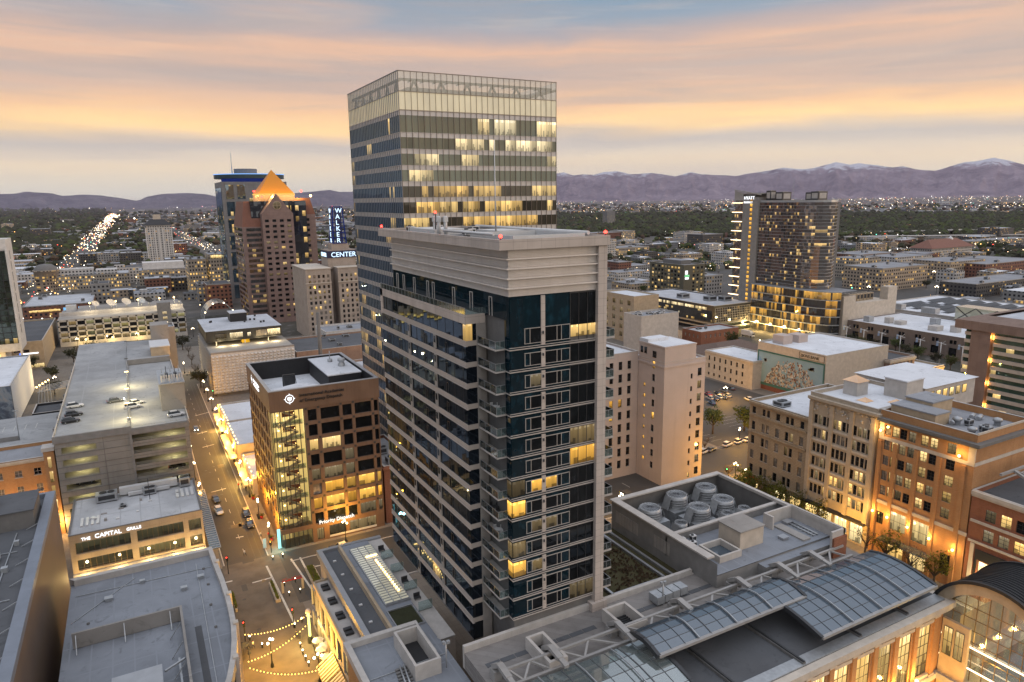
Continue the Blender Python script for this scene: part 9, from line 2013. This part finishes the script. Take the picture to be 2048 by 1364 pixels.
strings((490, 1268), (613, 1230), 20, 'first row of string lights nearest the street crossing'); strings((497, 1322), (616, 1246), 20, 'middle slanting row of string lights'); strings((500, 1335), (638, 1338), 20, 'row of string lights closest to the bottom edge')
t = thing('lit_column', 'slender green gold lit column topped by a round clock globe', 'column', (*G(621, 1285), 0)); x, y = G(621, 1285); m = MB(); m.lathe(x, y, [(.5, 0), (.5, 1.0), (.28, 1.3), (.26, 1.5)], 10); m.build('base', M['lampm'], t); m = MB(); m.lathe(x, y, [(.26, 1.5), (.24, 6.2)], 10); m.build('glowing_shaft', M['lcol'] if 'lcol' in M else M['lbulb'], t); m = MB(); m.ball((x, y, 6.9), .6, 0, 8); m.build('globe', M['lconc'], t); lamp((x-1, y-1, 4), 500, (1, .85, .3), .4)
t = thing('teal_sign', 'tall teal glowing sign blade at the foot of the glass stair', 'sign', (*G(560, 1098), 0)); x, y = G(560, 1098); m = MB(); m.box(x-.35, y-.1, .3, x+.35, y+.1, 5.4); m.build('panel', M['lteal'], t); m = MB(); m.box(x-.5, y-.2, 0, x+.5, y+.2, .3); m.build('base', M['conc'], t); lamp((x-.8, y-1, 2.5), 150, (.4, 1, .9), .3)
t = thing('white_sign', 'small white freestanding panel beside the teal sign', 'sign', (*G(530, 1096), 0)); x, y = G(530, 1096); m = MB(); m.box(x-.4, y-.1, 0, x+.4, y+.1, 2.6); m.build('panel', M['wmetal'], t)
def signal(px, py, label, h=4.6, arm=0, lit='lred'):
 x, y = G(px, py); t = thing('traffic_signal', label, 'traffic light', (x, y, 0)); m = MB(); m.tube((x, y, 0), (x, y, h), .1, .08, 6)
 if arm: m.bar((x, y, h), (x+arm, y, h+.4), .12, .12)
 m.build('pole', M['lampm'], t); m = MB(); m.box(x+arm-.22, y-.2, h-1.2, x+arm+.22, y+.2, h+.1); m.build('housing', M['lampm'], t); m = MB(); m.ball((x+arm-.1, y-.2, h-.2), .12, 0, 4); m.build('signal_lamp', M[lit], t)
signal(491, 1283, 'black traffic signal by the curved roof block corner'); signal(588, 1256, 'black traffic signal beside the white crossing line'); signal(457, 1148, 'pair of signals hung beside the street canopy'); signal(1480, 968, 'long armed green traffic signal over the junction', 6.4, -6, 'lgreen'); signal(428, 802, 'green traffic signal far up the side street', 5.0, 0, 'lgreen'); signal(543, 1105, 'orange hand pedestrian signal before the glass stair', 3.2, 0, 'lamb' if 'lamb' in M else 'lred')
for i, (px, py) in enumerate(((637, 1300), (644, 1318), (653, 1333), (656, 1346), (650, 1310))):
 x, y = G(px, py); t = thing('parasol', ('white parasol nearest the awnings', 'white parasol second from the awnings', 'white parasol in the middle of the terrace', 'white parasol closest to the bottom edge', 'white parasol against the arcade wall')[i], 'parasol', (x, y, 0), 'white dining parasols'); m = MB(); m.tube((x, y, 0), (x, y, 2.5), .04, n=6); m.build('pole', M['wmetal'], t); m = MB()
 for k in range(6):
  a0, a1 = k*math.pi/3, (k+1)*math.pi/3; m.poly([(x+1.2*math.cos(a0), y+1.2*math.sin(a0), 2.2), (x+1.2*math.cos(a1), y+1.2*math.sin(a1), 2.2), (x, y, 2.75)])
 m.build('canopy', M['wmetal'], t)
 tb = MB(); tb.tube((x+1.3, y-.6, 0), (x+1.3, y-.6, .72), .05, n=6); tb.tube((x+1.3, y-.6, .72), (x+1.3, y-.6, .76), .5, n=10); tag(tb.build('dining_table', M['tan'], org=(x+1.3, y-.6, 0)), 'small round dining table beside a '+('awning side', 'second', 'middle', 'bottom edge', 'wall side')[i]+' parasol', 'table', 'dining tables on the terrace')
x, y = G(628, 1295); t = thing('terrace_fence', 'low black fence around the dining terrace', 'fence', (x, y, 0)); (xa, ya), (xb, yb) = G(621, 1280), G(643, 1345); m = MB(); m.bar((xa, ya, 1), (xb, yb, 1), .06, .06); m.bar((xa, ya, .3), (xb, yb, .3), .06, .06); m.build('rail', M['lampm'], t)
for k in range(8): m = MB(); f = k/7; m.bar((xa+(xb-xa)*f, ya+(yb-ya)*f, 0), (xa+(xb-xa)*f, ya+(yb-ya)*f, 1), .06, .06); m.build('post', M['lampm'], t)
for i, (px, py) in enumerate(((500, 1322), (488, 1310))):
 x, y = G(px, py); t = thing('dark_umbrella', ('closed dark umbrella by the curved block terrace', 'open dark umbrella against the curved block')[i], 'parasol', (x, y, 0)); m = MB(); m.tube((x, y, 0), (x, y, 2.5), .04, n=6); m.build('pole', M['lampm'], t); m = MB(); r_ = .35 if i == 0 else 1.2; m.lathe(x, y, [(r_, 1.6 if i == 0 else 2.2), (.05, 2.8)], 8); m.build('canopy', M['cloth'], t)
for i in range(6):
 x, y = 24.9, 180+i*15; t = thing('flower_pot', 'red pot with shrub on the shop pavement', 'pot', (x, y, 0), 'red pots on the shop pavement'); m = MB(); m.lathe(x, y, [(.35, 0), (.5, .8)], 10); m.build('pot', M['red'], t); m = MB()
 for k in range(40): p = Vector((x+R.gauss(0, .25), y+R.gauss(0, .25), 1.1+R.gauss(0, .2))); a = Vector((R.gauss(0, 1), R.gauss(0, 1), R.gauss(0, 1))).normalized()*.14; b_ = a.orthogonal().normalized()*.14; m.quad(tuple(p-a-b_), tuple(p+a-b_), tuple(p+a+b_), tuple(p-a+b_))
 m.build('foliage', M['leafy'], t)
# ---- evening haze filling the valley
h = MB(); h.box(-20000, -600, -3, 26000, 27500, 1560); hm = bpy.data.materials.new('evening haze'); hm.use_nodes = True; ht = NT(hm.node_tree); ht.n.clear(); ho = ht.node('ShaderNodeOutputMaterial'); pv = ht.node('ShaderNodeVolumePrincipled', {'Color': (.78, .70, .90, 1), 'Density': HAZE, 'Anisotropy': .1}); ht.l.new(pv.outputs[0], ho.inputs['Volume'])
tag(h.build('haze', hm), kind='stuff')
